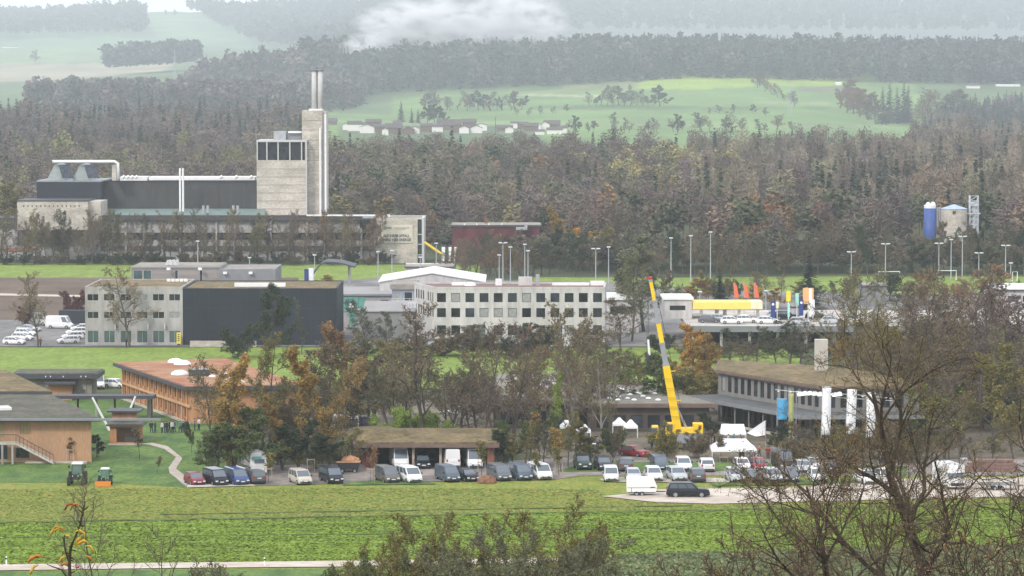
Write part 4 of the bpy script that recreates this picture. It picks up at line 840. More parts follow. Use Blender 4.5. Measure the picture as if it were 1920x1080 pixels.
# -- white shallow roofed hall
def gable_hall(name, label, px0, px1, d, dep, h, rise, wm, rm, along='x', z0=0, over=.3):
    x0, x1 = X(px0, d), X(px1, d); c = ((x0 + x1) / 2, d + dep / 2); t = E(name, label, 'building', (c[0], c[1], z0)); mb = MB()
    if along == 'y':    # gable faces the camera
        mb.add([(x0, d, z0), (x1, d, z0), (x1, d, z0 + h), (c[0], d, z0 + h + rise), (x0, d, z0 + h), (x0, d + dep, z0), (x1, d + dep, z0), (x1, d + dep, z0 + h), (c[0], d + dep, z0 + h + rise), (x0, d + dep, z0 + h)], [(0, 1, 2, 3, 4), (9, 8, 7, 6, 5), (1, 6, 7, 2), (5, 0, 4, 9)])
        R_ = [((x0 - over, h - .05), (c[0], h + rise + .05)), ((c[0], h + rise + .05), (x1 + over, h - .05))]; put(mb, 'wall', wm, t)
        for a, b in R_:
            mb = MB(); y0, y1 = d - over, d + dep + over
            mb.add([(a[0], y0, z0 + a[1]), (b[0], y0, z0 + b[1]), (b[0], y1, z0 + b[1]), (a[0], y1, z0 + a[1])] + [(a[0], y0, z0 + a[1] + .2), (b[0], y0, z0 + b[1] + .2), (b[0], y1, z0 + b[1] + .2), (a[0], y1, z0 + a[1] + .2)], [(3, 2, 1, 0), (4, 5, 6, 7), (0, 1, 5, 4), (1, 2, 6, 5), (2, 3, 7, 6), (3, 0, 4, 7)]); put(mb, 'roof', rm, t)
    else:
        m = d + dep / 2
        mb.add([(x0, d, z0), (x1, d, z0), (x1, d, z0 + h), (x0, d, z0 + h), (x0, d + dep, z0), (x1, d + dep, z0), (x1, d + dep, z0 + h), (x0, d + dep, z0 + h), (x0, m, z0 + h + rise), (x1, m, z0 + h + rise)], [(0, 1, 2, 3), (1, 5, 6, 9, 2), (5, 4, 7, 6), (4, 0, 3, 8, 7)]); put(mb, 'wall', wm, t)
        for a, b in (((d - over, h - .05), (m, h + rise + .05)), ((m, h + rise + .05), (d + dep + over, h - .05))):
            mb = MB(); X0, X1 = x0 - over, x1 + over
            mb.add([(X0, a[0], z0 + a[1]), (X1, a[0], z0 + a[1]), (X1, b[0], z0 + b[1]), (X0, b[0], z0 + b[1]), (X0, a[0], z0 + a[1] + .2), (X1, a[0], z0 + a[1] + .2), (X1, b[0], z0 + b[1] + .2), (X0, b[0], z0 + b[1] + .2)], [(3, 2, 1, 0), (4, 5, 6, 7), (0, 1, 5, 4), (1, 2, 6, 5), (2, 3, 7, 6), (3, 0, 4, 7)]); put(mb, 'roof', rm, t)
    return t
wr = M('white roof membrane', (.68, .68, .67), .7, .06, .2, world=True)
gable_hall('white_roof_hall', 'wide hall with a shallow white gable roof behind the white office', 712, 908, 700, 24, 8.55, 1.7, white_r, wr, 'y')
b9 = building('turquoise_hall', 'low hall with turquoise wall panels and a grey roof', rect(X(633, 690), X(735, 690), 690, 714), 0, 6.4, concrete_g, M('grey sheet roof', (.30, .29, .285), .8, .08, .3, world=True),
   {0: [(8.6, 10.2, 4.6, 5.6, 2, 1, frame_d, glass)]}, over=.4, rt=.3, fm=fascia_g)
for a, b, z0, z1 in ((634, 652, 3.3, 6.2), (653, 672, 2.6, 6.2), (673, 684, 3.9, 6.2), (711, 733, 2.8, 4.5), (655, 668, .6, 2.4)):
    mb = MB(); mb.box((X((a + b) / 2, 689.9), 689.9, (z0 + z1) / 2), ((b - a) * .106, .08, z1 - z0)); put(mb, 'wall_panel', turq, b9)
mb = MB(); mb.box((X(659, 689.6), 689.75, 4.5), (1.0, .2, .8)); mb.box((X(671, 689.6), 689.75, 3.8), (1.4, .3, .4)); put(mb, 'sign', white_m, b9)
bb = building('blue_grey_annex', 'small blue grey building with a railed balcony left of the white office', rect(X(735, 675), X(779, 675), 675, 690), 0, 8.6, M('blue grey wall', (.25, .29, .37), .8, .08), gravel_roof, {0: [(.4, 1.8, 5.9, 8.1, 1, 1, frame_w, glass), (2.4, 4.0, 5.9, 8.1, 1, 1, frame_w, glass)]}, over=.35, rt=.9, fm=gravel_roof)
mb = MB()
for z in (5.7, 6.1, 6.5, 6.9): mb.box((X(757, 673), 673.4, z), (4.6, .05, .05))
for k in range(5): mb.box((X(757, 673) - 2.3 + k * 1.15, 673.4, 6.3), (.06, .06, 1.3))
mb.box((X(757, 673), 674, 5.45), (4.7, 1.8, .15)); put(mb, 'balcony', white_m, bb)
g9 = gable_hall('grey_shed', 'grey shed with a slightly arched roof below the turquoise hall', 684, 776, 655, 16, 5.6, 1.3, M('shed wall', (.24, .235, .23), .85, .15, .3, world=True), M('grey sheet roof', (0, 0, 0)), 'x')
# -- arched canopy with the blue panel
t = E('arched_canopy', 'dark arched wing roof on a post beside a blue and white panel', 'canopy', (X(610, 780), 780, 0)); mb = MB(); arc = []
for i in range(9):
    a = i / 8; px = 580 + 34 * a; z = 50 - (524 - 32 * math.sin(a * math.pi / 2) - YH) / 8.33; arc.append((X(px, 780), z))
arc += [(X(640, 780), 8.0), (X(666, 780), 7.1)]
for (a, za), (b, zb) in zip(arc, arc[1:]):
    mb.add([(a, 778, za), (b, 778, zb), (b, 790, zb), (a, 790, za), (a, 778, za + .35), (b, 778, zb + .35), (b, 790, zb + .35), (a, 790, za + .35)], [(3, 2, 1, 0), (4, 5, 6, 7), (0, 1, 5, 4), (2, 3, 7, 6)])
put(mb, 'roof', fascia, t); mb = MB(); mb.tube([(X(655, 781), 781, 0), (X(655, 781), 781, 7.3)], .35); put(mb, 'post', steel, t)
mb = MB(); mb.box((X(575, 776), 776, 3.5), (1.0, .4, 7.0)); mb.box((X(583, 776), 776, 3.6), (1.2, .35, 7.2), mi=1); put(mb, 'panel', [navy, white_m], t)
# -- factory
t = E('waste_power_plant', 'large concrete waste power plant with a tall tower and twin flues', 'factory', (X(420, 950), 950, 0))
def fx(px, d=960): return X(px, d)
def fz(py, d=960): return CAMZ - (py - YH) * d / FPX
def fbox(name, mat, px0, px1, y0, y1, d, dep, smooth=False):
    mb = MB(); z1, z0 = fz(y0, d), (fz(y1, d) if y1 else 0); x0, x1 = fx(px0, d), fx(px1, d); mb.box(((x0 + x1) / 2, d + dep / 2, (z0 + z1) / 2), (x1 - x0, dep, z1 - z0)); return put(mb, name, mat, t)
fbox('boiler_tower', concrete, 482, 575, 300, None, 960, 16)
fbox('tower_head', glass, 484, 572, 266, 300, 960.6, 14.8); fbox('tower_roof', frame_w, 481.5, 576, 262.5, 266, 959.8, 16.4)
for px in (482, 500, 521, 543, 565, 573): fbox('mullion', frame_w, px, px + 2.2, 266, 300, 959.9, .5)
for y in (316, 331, 346, 361, 376, 391): fbox('concrete_joint', M('dark concrete joint', (.26, .23, .19), .9), 482.2, 574.8, y, y + .8, 959.95, .06)  # joint strips in a darker tone than the concrete
fbox('corner_post', frame_w, 574, 576, 266, 403, 959.7, .4)
fbox('stair_tower', concrete, 567, 605, 207, None, 963, 13); fbox('stair_tower_flank', M('pale concrete', (.5, .47, .42), .9, .08, .3, world=True), 605.1, 612.5, 209, None, 964, 11)
for px in (601, 611): 
    mb = MB(); mb.tube([(fx(px, 962), 962, 10), (fx(px, 962), 962, fz(214 if px > 605 else 240, 962))], .28, 8); put(mb, 'pipe', white_m, t)
for y in (225, 243, 262, 280, 300, 320): fbox('concrete_joint', M('dark concrete joint', (0, 0, 0)), 567.2, 604.8, y, y + .8, 962.94, .06)
fbox('flue_base', white_m, 580, 605, 204, 207.5, 963.5, 5)
for px in (588, 599):
    mb = MB(); z1 = fz(132); mb.tube([(fx(px), 966, fz(207)), (fx(px), 966, z1)], [.78, .70], 12); mb.tube([(fx(px), 966, z1 - .2), (fx(px), 966, z1 + .45)], [.95, .95], 12, mi=1); put(mb, 'flue', [M('flue metal', (.50, .49, .47), .6, .06), fascia_g], t, True)
mb = MB(); mb.tube([(fx(593.5), 966, fz(207)), (fx(593.5), 966, fz(126))], .10, 6); mb.box((fx(593.5), 966, fz(129)), (3.6, .15, .12)); put(mb, 'flue_ladder', fascia, t)
fbox('roof_plant', steel, 514, 537, 246, 262, 964, 5); fbox('roof_plant', white_m, 541, 566, 246, 249, 964, 4); fbox('roof_plant', fascia_g, 538, 566, 251, 262, 965, 4)
fbox('boiler_hall', dark_clad, 190, 481.5, 341, None, 962, 22); fbox('hall_edge', navy_clad, 190, 481.5, 338.5, 341, 961.8, 1); fbox('bunker_hall', navy_clad, 70, 190, 341, None, 955, 26); fbox('hall_edge', fascia_g, 69, 191, 338.5, 341, 954.8, 26.4)
for k in range(1, 12): fbox('cladding_joint', M('hall joint', (.08, .078, .075), .7), 190 + 24.3 * k, 190.7 + 24.3 * k, 342, None, 961.9, .2)
fbox('hall_roof', white_m, 280, 478, 331.5, 337.5, 970, 10); fbox('hall_roof', white_m, 226, 277, 331, 338.4, 970, 8)
for i in range(7): 
    mb = MB(); px = 230 + 8 * i if i < 4 else 380 + 28 * i - 112 + 33; mb.tube([(fx(px, 968), 968, fz(333, 968)), (fx(px + 5, 968), 968, fz(330, 968))], .45, 8); put(mb, 'roof_vent', white_m, t)
for px0, px1, pk in ((88, 124, 104), (136, 171, 152)):
    mb = MB(); d = 958; x0, x1, xk = fx(px0, d), fx(px1, d), fx(pk, d); z0, z1 = fz(338.4, d), fz(308, d)
    mb.add([(x0, d, z0), (x1, d, z0), (xk + .9, d, z1), (xk, d, z1), (x0, d + 14, z0), (x1, d + 14, z0), (xk + .9, d + 14, z1), (xk, d + 14, z1)], [(0, 1, 2, 3), (7, 6, 5, 4), (1, 5, 6, 2), (4, 0, 3, 7), (3, 2, 6, 7)]); put(mb, 'shed_skylight', M('grey green sheet', (.33, .37, .36), .7, .1), t)
    mb = MB(); xa, xb = fx(pk + 7, d - .3), fx(pk + 35, d - .3); mb.add([(xa, d - .5, z1 - .1), (xa + 2.9, d - .5, z1 - .1), (xb + .3, d - 1.6, z0 + .7), (xb - 2.9, d - 1.6, z0 + .7), (xa, d - .3, z1 - .1), (xa + 2.9, d - .3, z1 - .1), (xb + .3, d - 1.4, z0 + .7), (xb - 2.9, d - 1.4, z0 + .7)], [(3, 2, 1, 0), (4, 5, 6, 7), (0, 1, 5, 4), (2, 3, 7, 6), (1, 2, 6, 5), (3, 0, 4, 7)]); put(mb, 'solar_panel', M('solar glass', (.05, .06, .08), .6, .4, 1.2, spec=.2), t)
mb = MB(); d = 957; mb.tube([(fx(100, d), d, fz(302.5, d)), (fx(216, d), d, fz(302.5, d)), (fx(222, d), d, fz(306, d)), (fx(223, d), d, fz(336, d))], .42, 8); put(mb, 'duct', white_m, t, True)
fbox('duct_tower', concrete, 211, 219, 309, 338, 957, 3)
for px in (338.5, 344): 
    mb = MB(); mb.tube([(fx(px, 955), 955, 8), (fx(px, 955), 955, fz(315, 955))], .28, 8); put(mb, 'thin_stack', white_m, t)
for px in (382, 390, 438, 446):
    mb = MB(); mb.tube([(fx(px, 950), 950, 11), (fx(px, 950), 950, fz(385, 950))], .38, 8); put(mb, 'exhaust_pipe', steel, t)
fbox('front_wing', concrete_g, 172, 705, 407, None, 944, 16)
mb = MB(); mb.add([(fx(185, 944), 943, fz(406, 943)), (fx(497, 944), 943, fz(406, 943)), (fx(497, 961), 961.5, fz(391, 961)), (fx(185, 961), 961.5, fz(391, 961)), (fx(185, 944), 943, 11.3), (fx(497, 944), 943, 11.3)], [(0, 1, 2, 3), (4, 5, 1, 0)]); put(mb, 'lean_roof', green_roof, t)
fbox('dark_band', dark_clad, 172, 705, 403.5, 413, 942.6, 2); fbox('roof_line', white_m, 575, 710, 402.5, 405, 942.3, 2)
fbox('window_band', glass, 176, 700, 436, 449, 943.8, .5); fbox('window_band', dark_clad, 190, 700, 461, 470, 943.7, .5)
for px in range(200, 700, 34): fbox('wall_pier', concrete_g, px, px + 3.5, 413, None, 943.3, .6)
fbox('bunker_block', concrete, 33, 165, 377, 431, 938, 17); fbox('bunker_block', concrete, 165.1, 190, 377.5, 414, 940, 15); fbox('block_edge', fascia, 32, 166, 375, 377, 937.8, 17.3)
fbox('block_base', M('painted shade recess wall', (.16, .15, .145), .9, .1, world=True), 36, 180, 431, 462, 942, 12); fbox('block_plinth', concrete_g, 0, 178, 462, None, 941, 12); fbox('side_wing', dark_clad, -150, 33, 408, 428, 946, 14); fbox('side_wing_wall', concrete_g, -150, 33, 428, None, 946.5, 13)  # block base is darkened grey concrete, the recess shade put into its colour
for k in range(14): fbox('slot_opening', M('slot dark', (.12, .11, .1), .9), 44 + 8 * k, 46.2 + 8 * k, 384.5, 387.5, 937.9, .2)
fbox('gate', white_m, 60, 84, 463, 480, 940.8, .3); fbox('gate', white_m, 74 + 30, 122, 463, 480, 940.8, .3); fbox('red_strip', M('orange strip', (.4, .15, .1), .8), 0, 70, 465, 470, 940.6, .2)
# banner block
t = E('banner_building', 'square concrete block with a large printed banner and a black window slit', 'building', (X(750, 930), 930, 0))
fbox('wall', concrete, 705, 783, 408.5, None, 930, 18); fbox('window_slit', glass, 783.1, 791, 411, None, 930.5, 17); fbox('white_frame', frame_w, 791, 795.5, 408.5, None, 929.9, 18)
fbox('white_frame', frame_w, 783.1, 791, 408.5, 411, 929.9, 18)
for y in (438.5, 457, 477): fbox('white_frame', frame_w, 783.1, 791, y, y + 1.5, 930.3, .5)
fbox('roof', gravel_roof, 706, 790, 407.5, 408.4, 931, 16); fbox('roof_vent', white_m, 726, 731, 402, 408, 936, 1); fbox('upper_window', glass, 675, 704, 412, 427, 941.8, 1); fbox('roof_vent', steel, 680, 704, 405, 409, 934, 3)
mb = MB(); d = 929.8; x0, x1, z0, z1 = fx(714, d), fx(774, d), fz(455, d), fz(421, d); mb.box(((x0 + x1) / 2, d, (z0 + z1) / 2), (x1 - x0, .12, z1 - z0)); ban = put(mb, 'banner', M('banner cloth', (.60, .54, .45), .8, .05), t)
def text_obj(txt, size, loc, mat, parent, rot=(math.pi / 2, 0, 0), sx=1, name='lettering', inv=None, bold=.0, align='LEFT', ext=.01):
    cu = bpy.data.curves.new(name, 'FONT'); cu.body = txt; cu.size = size; cu.extrude = ext; cu.offset = bold; cu.align_x = align; o = bpy.data.objects.new(name, cu); COL.objects.link(o)
    o.location = loc; o.rotation_euler = rot; o.scale = (sx, 1, 1); cu.materials.append(mat)
    if parent: o.parent = parent
    bpy.context.view_layer.update(); me = bpy.data.meshes.new_from_object(o.evaluated_get(bpy.context.evaluated_depsgraph_get())); q = bpy.data.objects.new(name, me); COL.objects.link(q)
    q.location, q.rotation_euler, q.scale = o.location, o.rotation_euler, o.scale; q.parent = o.parent; bpy.data.objects.remove(o); o = q
    if inv is not None: o.matrix_parent_inverse = Matrix.Translation(-inv)
    return o
ink = M('grey print', (.10, .11, .12), .8)
for i, s in enumerate(('AUS IHREM ABFALL', 'WIRD HIER ENERGIE')): text_obj(s, 1.05, (fx(718.5, d), d - .09, fz(444.3 + 7.6 * i, d)), ink, ban, sx=.78, bold=.045)
mb = MB(); mb.box((fx(753, d), d - .09, fz(427, d)), (4.2, .04, .22)); mb.box((fx(751, d), d - .09, fz(429.5, d)), (2.6, .04, .16)); put(mb, 'printed_line', M('pale print', (.25, .3, .3), .8), t)
mb = MB(); mb.tube([(fx(722.5, d), d - .08, fz(427, d)), (fx(722.5, d), d - .12, fz(427, d))], .45, 12); mb.box((fx(730, d), d - .09, fz(427, d)), (1.2, .04, .35)); put(mb, 'emblem', M('green print', (.12, .27, .22), .8), t)
# conveyor, flags, barrier
t = E('conveyor_arm', 'yellow sloping conveyor arm at the end of the concrete block', 'conveyor', (X(812, 925), 925, 0)); mb = MB(); d = 925
for dy in (0, 1.6): mb.tube([(fx(796, d), d + dy, fz(454, d)), (fx(829, d), d + dy, fz(477, d))], .30, 6)
for k in range(9): mb.box((fx(796 + 4.1 * k, d), d + .8, fz(455.5 + 2.9 * k, d)), (.15, 1.6, .5))
put(mb, 'boom', M('yellow paint', (.80, .55, .05), .5, .05), t); mb = MB(); mb.tube([(fx(829, d), d + .8, 0), (fx(829, d), d + .8, fz(477, d))], .25); put(mb, 'post', steel, t)
for i, px in enumerate((828, 841, 852)):
    t = E('flag', f'{nth(i)} white flag from the left before the waste power plant', 'flag', (X(px, 915), 915, 0), group='white flags before the plant'); mb = MB(); mb.tube([(0, 0, 0), (0, 0, 5.1)], .06); put_ = mb.build('pole', steel, t)
    mb = MB(); wv = [.9, .75, .5][i]
    for k in range(6): mb.box((.05 + wv / 2 - .06 * k * i * .5, .03 * (k % 2), 4.8 - k * .62), (wv * (1 - .1 * k), .04, .64))
    mb.build('cloth', white_pvc, t)
t = E('entrance_barrier', 'long white overhead bar beside the plant entrance', 'barrier', (X(805, 890), 890, 0)); mb = MB(); mb.box((0, 0, 2.0), (12, .4, .35)); mb.build('bar', white_m, t); mb = MB()
for x in (-5.8, 5.8): mb.box((x, 0, .9), (.3, .3, 1.8))
mb.build('post', steel, t)
b = building('low_entrance_hall', 'low grey entrance building under the overhead bar', rect(X(760, 850), X(850, 850), 850, 860), 0, 3.2, concrete_g, gravel_roof, {0: grid_ops([(.8 + 2.2 * i, 2.4 + 2.2 * i) for i in range(5)], [(1, 2.5)], 1, 1, frame_d, glass)}, over=.3)
# red hall
t0 = building('red_hall', 'long red hall with dark flat roof at the forest edge', rect(X(848, 935), X(1012, 935), 935, 950), 0, 9.6, red_clad, gravel_roof, {0: grid_ops([(2 + 4.4 * i, 4.2 + 4.4 * i) for i in range(5)], [(7.0, 8.6)], 2, 1, frame_d, M('red tinted glass', (.12, .02, .03), .3))}, over=.5, rt=.45, fm=fascia)
for px in (871, 894, 917, 941): mb = MB(); mb.box((X(px, 934), 934.6, 10.3), (.3, .3, .5)); put(mb, 'roof_light', white_m, t0)
mb = MB(); mb.box((X(978, 934), 933, 9.2), (3, 2.5, .7)); mb.box((X(986, 934), 933, 10), (.8, .8, 1)); put(mb, 'roof_plant', steel, t0)
# silos
t = E('blue_silo', 'blue round silo with white tanks on its top', 'silo', (X(1743, 935), 935, 0)); mb = MB(); mb.tube([(0, 0, 0), (0, 0, fz(390, 935))], 1.65, 16); mb.build('shell', M('blue silo paint', (.05, .10, .30), .5, .06), t, True)
mb = MB(); mb.tube([(0, 0, fz(390, 935)), (0, 0, fz(384, 935))], 1.62, 16); mb.dome((-.5, 0, fz(384, 935)), .7, .7, .8); mb.dome((.8, 0, fz(384, 935)), .7, .7, .9); mb.build('cap', white_m, t, False); mb = MB(); mb.tube([(2.0, 0, 0), (2.0, 0, fz(388, 935))], .35); mb.tube([(2.7, 0, 0), (2.7, 0, fz(388, 935))], .3); mb.build('pipe', steel, t)
t = E('concrete_silo', 'stout beige concrete silo with a pale blue pointed roof', 'silo', (X(1788, 935), 935, 0)); mb = MB(); mb.tube([(0, 0, 0), (0, 0, fz(391, 935))], 3.6, 14); mb.build('shell', concrete, t); mb = MB(); mb.tube([(0, 0, fz(391, 935)), (0, 0, fz(383, 935))], [3.75, .3], 14); mb.build('roof', M('pale blue roof', (.35, .45, .62), .6), t); mb = MB(); mb.box((-.4, -3.6, fz(397, 935)), (.8, .2, .8)); mb.build('hatch', dark_clad, t)
t = E('elevator_tower', 'grey lattice elevator tower beside the concrete silo', 'tower', (X(1825, 935), 935, 0)); mb = MB(); top = fz(366, 935)
for a in (-1.1, 1.1):
    for b_ in (-1, 1): mb.tube([(a, b_, 0), (a, b_, top)], .14, 4)
for k in range(14):
    z = top * k / 14; z2 = top * (k + 1) / 14; mb.box((0, -1, z2 - .1), (2.3, .12, .14)); mb.tube([(-1.1, -1, z), (1.1, -1, z2)], .09, 4); mb.tube([(-1.1, -1, z), (-1.1, 1, z2)], .09, 4)
mb.build('lattice', M('light steel', (.5, .52, .55), .5), t); mb = MB(); mb.tube([(.3, .2, 0), (.3, .2, fz(378, 935))], .75, 8); mb.box((.2, 0, fz(382, 935)), (2.0, 1.6, 1.2)); mb.box((0, 0, fz(400, 935)), (3.4, 2.2, .25)); mb.build('casing', M('light steel', (0, 0, 0)), t)
# -- timber school
P1 = [(-46.2, 498), (-31.3, 500), (-46.0, 545), (-60.6, 538)]
L4 = (Vector(P1[0]) - Vector(P1[3])).length
ops4 = grid_ops([(1.2 + 2.85 * i, 2.9 + 2.85 * i) for i in range(14)], [(3.05, 4.5), (.7, 2.1)], 2, 1, frame_wood, glass)
ts = building('timber_school', 'orange timber school wing with a red sedum roof', P1, 0, 5.0, timber, sedum, {3: ops4}, over=1.3, rt=.5, fm=fascia)
for k in range(15):
    u = .55 + 2.85 * k; p = Vector(P1[3]).lerp(Vector(P1[0]), u / L4); dd = (Vector(P1[0]) - Vector(P1[3])).normalized(); nn = Vector((dd.y, -dd.x)); q = p + nn * .2
    mb = MB(); mb.tube([(q.x, q.y, 0), (q.x, q.y, 5.0)], .11, 4); put(mb, 'facade_post', M('pale larch', (.58, .34, .18), .8, .1), ts)
a, b_ = Vector(P1[3]), Vector(P1[0]); mb = MB(); dd = (b_ - a).normalized(); nn = Vector((dd.y, -dd.x)); rz = math.atan2(dd.y, dd.x); c = (a + b_) / 2 + nn * .32; mb.box((c.x, c.y, 2.55), (L4, .25, .35), rz); put(mb, 'facade_band', M('pale larch', (0, 0, 0)), ts)
mb = MB(); c = (a + b_) / 2 + nn * .5; mb.box((c.x, c.y, .15), (L4 + .6, .5, .3), rz); put(mb, 'plinth', concrete, ts)
def roofpt(px, py, z): return G(px, py, z)
for px, py, r in ((329, 679, 1.25), (342, 683, 1.35), (337, 702, 1.35), (398, 706, .55)):
    p = roofpt(px, py, 5.6); mb = MB(); mb.dome((p.x, p.y, 5.6), r, r, r * .5, 14, 5); put(mb, 'skylight_dome', dome_m, ts, True)
for px, py in ((421, 703), (429, 711), (440, 714), (452, 716)):
    p = roofpt(px, py, 5.6); mb = MB(); mb.dome((p.x, p.y, 5.6), .6, .6, .35, 10, 4); put(mb, 'skylight_dome', dome_m, ts, True)
p = roofpt(374, 704, 5.6); mb = MB(); mb.box((p.x, p.y, 6.05), (3.0, 2.5, .9)); put(mb, 'roof_hatch', fascia, ts)
mb = MB(); mb.box((p.x, p.y, 6.55), (3.1, 2.6, .06)); put(mb, 'roof_hatch_lid', fascia_g, ts)
# -- near timber hall
P2 = [(-95, 448), (-54.6, 448), (-64.8, 480), (-95, 480)]
u0 = lambda px: X(px, 448) + 95
near = building('timber_hall', 'large timber hall with moss roof and outside stairs at the left picture side', P2, 0, 5.45, timber_b, sedum_d, {0: [(u0(38), u0(58), 3.7, 5.1, 3, 1, frame_wood, M('warm curtained glass', (.30, .24, .12), .4)), (u0(-6), u0(8), 3.3, 5.2, 1, 2, frame_wood, M('warm curtained glass', (.3, .24, .12), .4)), (u0(-4), u0(14), .4, 2.6, 2, 1, frame_d, glass), (u0(30), u0(55), .6, 1.9, 2, 1, frame_d, glass)]}, over=1.0, rt=.35, fm=fascia)
mb = MB(); mb.box((X(70, 446.5) - 6, 446.6, 5.75), (44, .35, .3)); put(mb, 'gutter', fascia_g, near)
p = G(2, 768, 5.9); mb = MB(); mb.box((p.x, p.y, 6.1), (2.4, 3, .35), .3); put(mb, 'rooflight', white_m, near)
mb = MB(); d = 446.2; x0, x1 = X(32, d), X(102, d); mb.add([(x0, d - .9, 2.6), (x0, d + .9, 2.6), (x1, d + .9, .05), (x1, d - .9, .05), (x0, d - .9, 2.85), (x0, d + .9, 2.85), (x1, d + .9, .3), (x1, d - .9, .3)], [(3, 2, 1, 0), (4, 5, 6, 7), (0, 3, 7, 4), (1, 0, 4, 5), (2, 1, 5, 6)]); put(mb, 'stair', concrete, near)
mb = MB(); mb.box((X(8, d), d, 2.72), (x0 - X(-16, d) - .01, 1.8, .26)); put(mb, 'landing', concrete, near)
for px in (25, 6): mb = MB(); mb.box((X(px, d), d - .7, 1.3), (.25, .25, 2.58)); put(mb, 'column', concrete_g, near)
mb = MB(); mb.tube([(X(-16, d), d - .85, 3.9), (x0, d - .85, 3.9), (x1, d - .85, 1.3)], .04, 4)
for k in range(11): 
    f = k / 10; mb.tube([(x0 + (x1 - x0) * f, d - .85, 2.8 - 2.5 * f), (x0 + (x1 - x0) * f, d - .85, 3.9 - 2.6 * f)], .03, 4)
put(mb, 'handrail', frame_d, near)
mb = MB(); mb.box((X(120, 447) - 1, 447.2, .12), (8, 1.2, .24)); put(mb, 'plinth', concrete, near)
building('timber_hall', 'rear timber hall block with brown roof behind the near one', [(-97, 481.5), (-65.2, 481.5), (-76, 515), (-97, 515)], 0, 5.9, timber_b, sedum_g, {}, over=.9, rt=.35, fm=fascia)
lowb = building('low_pavilion', 'long low grey building with a dark flat roof behind the timber hall', rect(X(34, 536), X(172, 536), 536, 543), 0, 3.3, M('stone wash wall', (.23, .21, .18), .9, .2, .7, world=True, scale2=3, v2=.2), sedum_d, {0: [(9.9, 10.6, 1.4, 2.6, 1, 1, frame_d, glass), (1, 2, 1.4, 2.6, 1, 1, frame_d, glass)]}, over=1.1, rt=.75, fm=fascia)
mb = MB(); mb.box((X(114, 534), 534.4, 2.75), (4.8, 3.0, .3)); put(mb, 'porch_roof', fascia, lowb); mb = MB(); mb.box((X(114, 535), 535, 1.3), (3.6, 1.6, 2.58)); put(mb, 'porch', timber, lowb)
for px in (86, 95, 119, 152, 161): mb = MB(); mb.box((X(px, 534.7), 534.7, 3.7), (.15, .1, .2)); put(mb, 'roof_lamp', white_m, lowb)
t = E('covered_walkway', 'dark flat walkway roof on posts joining the timber halls', 'walkway', (X(195, 505), 505, 0)); mb = MB(); mb.box((0, 0, 3.35), (X(290, 505) - X(98, 505), 3, .45)); mb.build('roof', fascia, t)
for k in range(6):
    mb = MB(); mb.tube([(-6.5 + 2.7 * k, 0, 0), (-6.5 + 2.7 * k, 0, 3.12)], .16 if k < 5 else .1); mb.build('post', frame_d if k != 2 else concrete_g, t)
o = MB().tube([(0, 0, 0), (0, 0, 2.9)], .45, 12).build('concrete_column', concrete_g); o.location = G(281, 783); tag(o, 'round grey column beside the timber school', 'column')
for i, (a, b2) in enumerate((((173, 745), (200, 797)), ((254, 743), (235, 790)))):
    d = 488; p, q = At(*a, d), At(*b2, d); q2 = q + (q - p).normalized() * max(0, (q.z / max(.1, (p - q).normalized().z))); o = MB().tube([p, q2], [.13, .2], 8).build('slanted_mast', white_m); tag(o, ('left' if i == 0 else 'right') + ' slanted white mast of the pair by the small kiosk', 'mast')
t = building('kiosk', 'small orange timber kiosk with two stacked flat roofs', rect(X(206, 470), X(262, 470), 470, 474), 0, 2.55, timber, sedum_d, {0: [(.9, 3.6, .3, 2.3, 0)]}, over=.5, rt=.2, fm=fascia)
mb = MB(); mb.box((X(234, 474.5), 475, 3.5), (3.2, 3, 1.2)); put(mb, 'upper_room', timber, t); mb = MB(); mb.box((X(234, 474.5), 475, 4.22), (4.6, 4.4, .22)); put(mb, 'upper_roof', fascia, t)
mb = MB(); mb.box((X(243, 469), 470.6, .6), (1.5, .8, .9)); put(mb, 'counter', dark_clad, t); mb = MB(); mb.box((X(234, 469), 471.8, 1.2), (3.9, .05, 2.3)); put(mb, 'inner_wall', timber_b, t)
mb = MB(); mb.box((X(232, 468.8), 469.3, .08), (4.4, 1.3, .16)); put(mb, 'base_slab', concrete, t)
# -- carport
t = E('carport', 'long open carport with grass roof and dark red end walls', 'carport', (X(805, 449), 449, 0)); d = 441.6
xl, xr = X(688, d), X(923, d); b0, b1 = (X(664, 458), 459), (xr + 1.0, 459)
mb = MB(); mb.prism([(xl - 1.6, d - 1.2), (xr + .9, d - 1.2), (b1[0], b1[1]), (b0[0] - .8, b0[1])], 2.75, 3.2); put(mb, 'roof_edge', M('brown roof edge', (.16, .11, .09), .7), t)
mb = MB(); mb.prism([(xl - 1.3, d - .9), (xr + .6, d - .9), (b1[0], b1[1]), (b0[0], b0[1])], 3.203, 3.4); put(mb, 'roof', sedum_g, t)
mb = MB(); c = G(705, 818, 3.4); mb.dome((c.x - .5, c.y + 3, 3.38), 5.0, 7, .8, 16, 4); put(mb, 'roof_mound', sedum_g, t, True)
mb = MB(); mb.prism([(xl - .15, d), (xl + .15, d), (b0[0] + .3, 457), (b0[0], 457)], 0, 2.74); put(mb, 'side_wall', brick_red, t)
mb = MB(); mb.box((xr - .2, d + .8, 1.37), (.9, 1.4, 2.74)); put(mb, 'end_wall', M('brick red wall', (.28, .12, .08), .9, .2, 2, world=True), t); mb = MB(); mb.box(((xl + xr) / 2, 456.8, 1.37), (xr - xl + 2.4, .3, 2.74)); put(mb, 'back_wall', brick_red, t)
mb = MB(); mb.box((xr + .1, 449.5, 1.37), (.25, 14.4, 2.74)); put(mb, 'side_wall', brick_red, t)
for px in (775, 826): mb = MB(); mb.box((X(px, d), d, 1.37), (.32, .32, 2.74)); put(mb, 'post', M('pale timber post', (.42, .33, .27), .8), t)
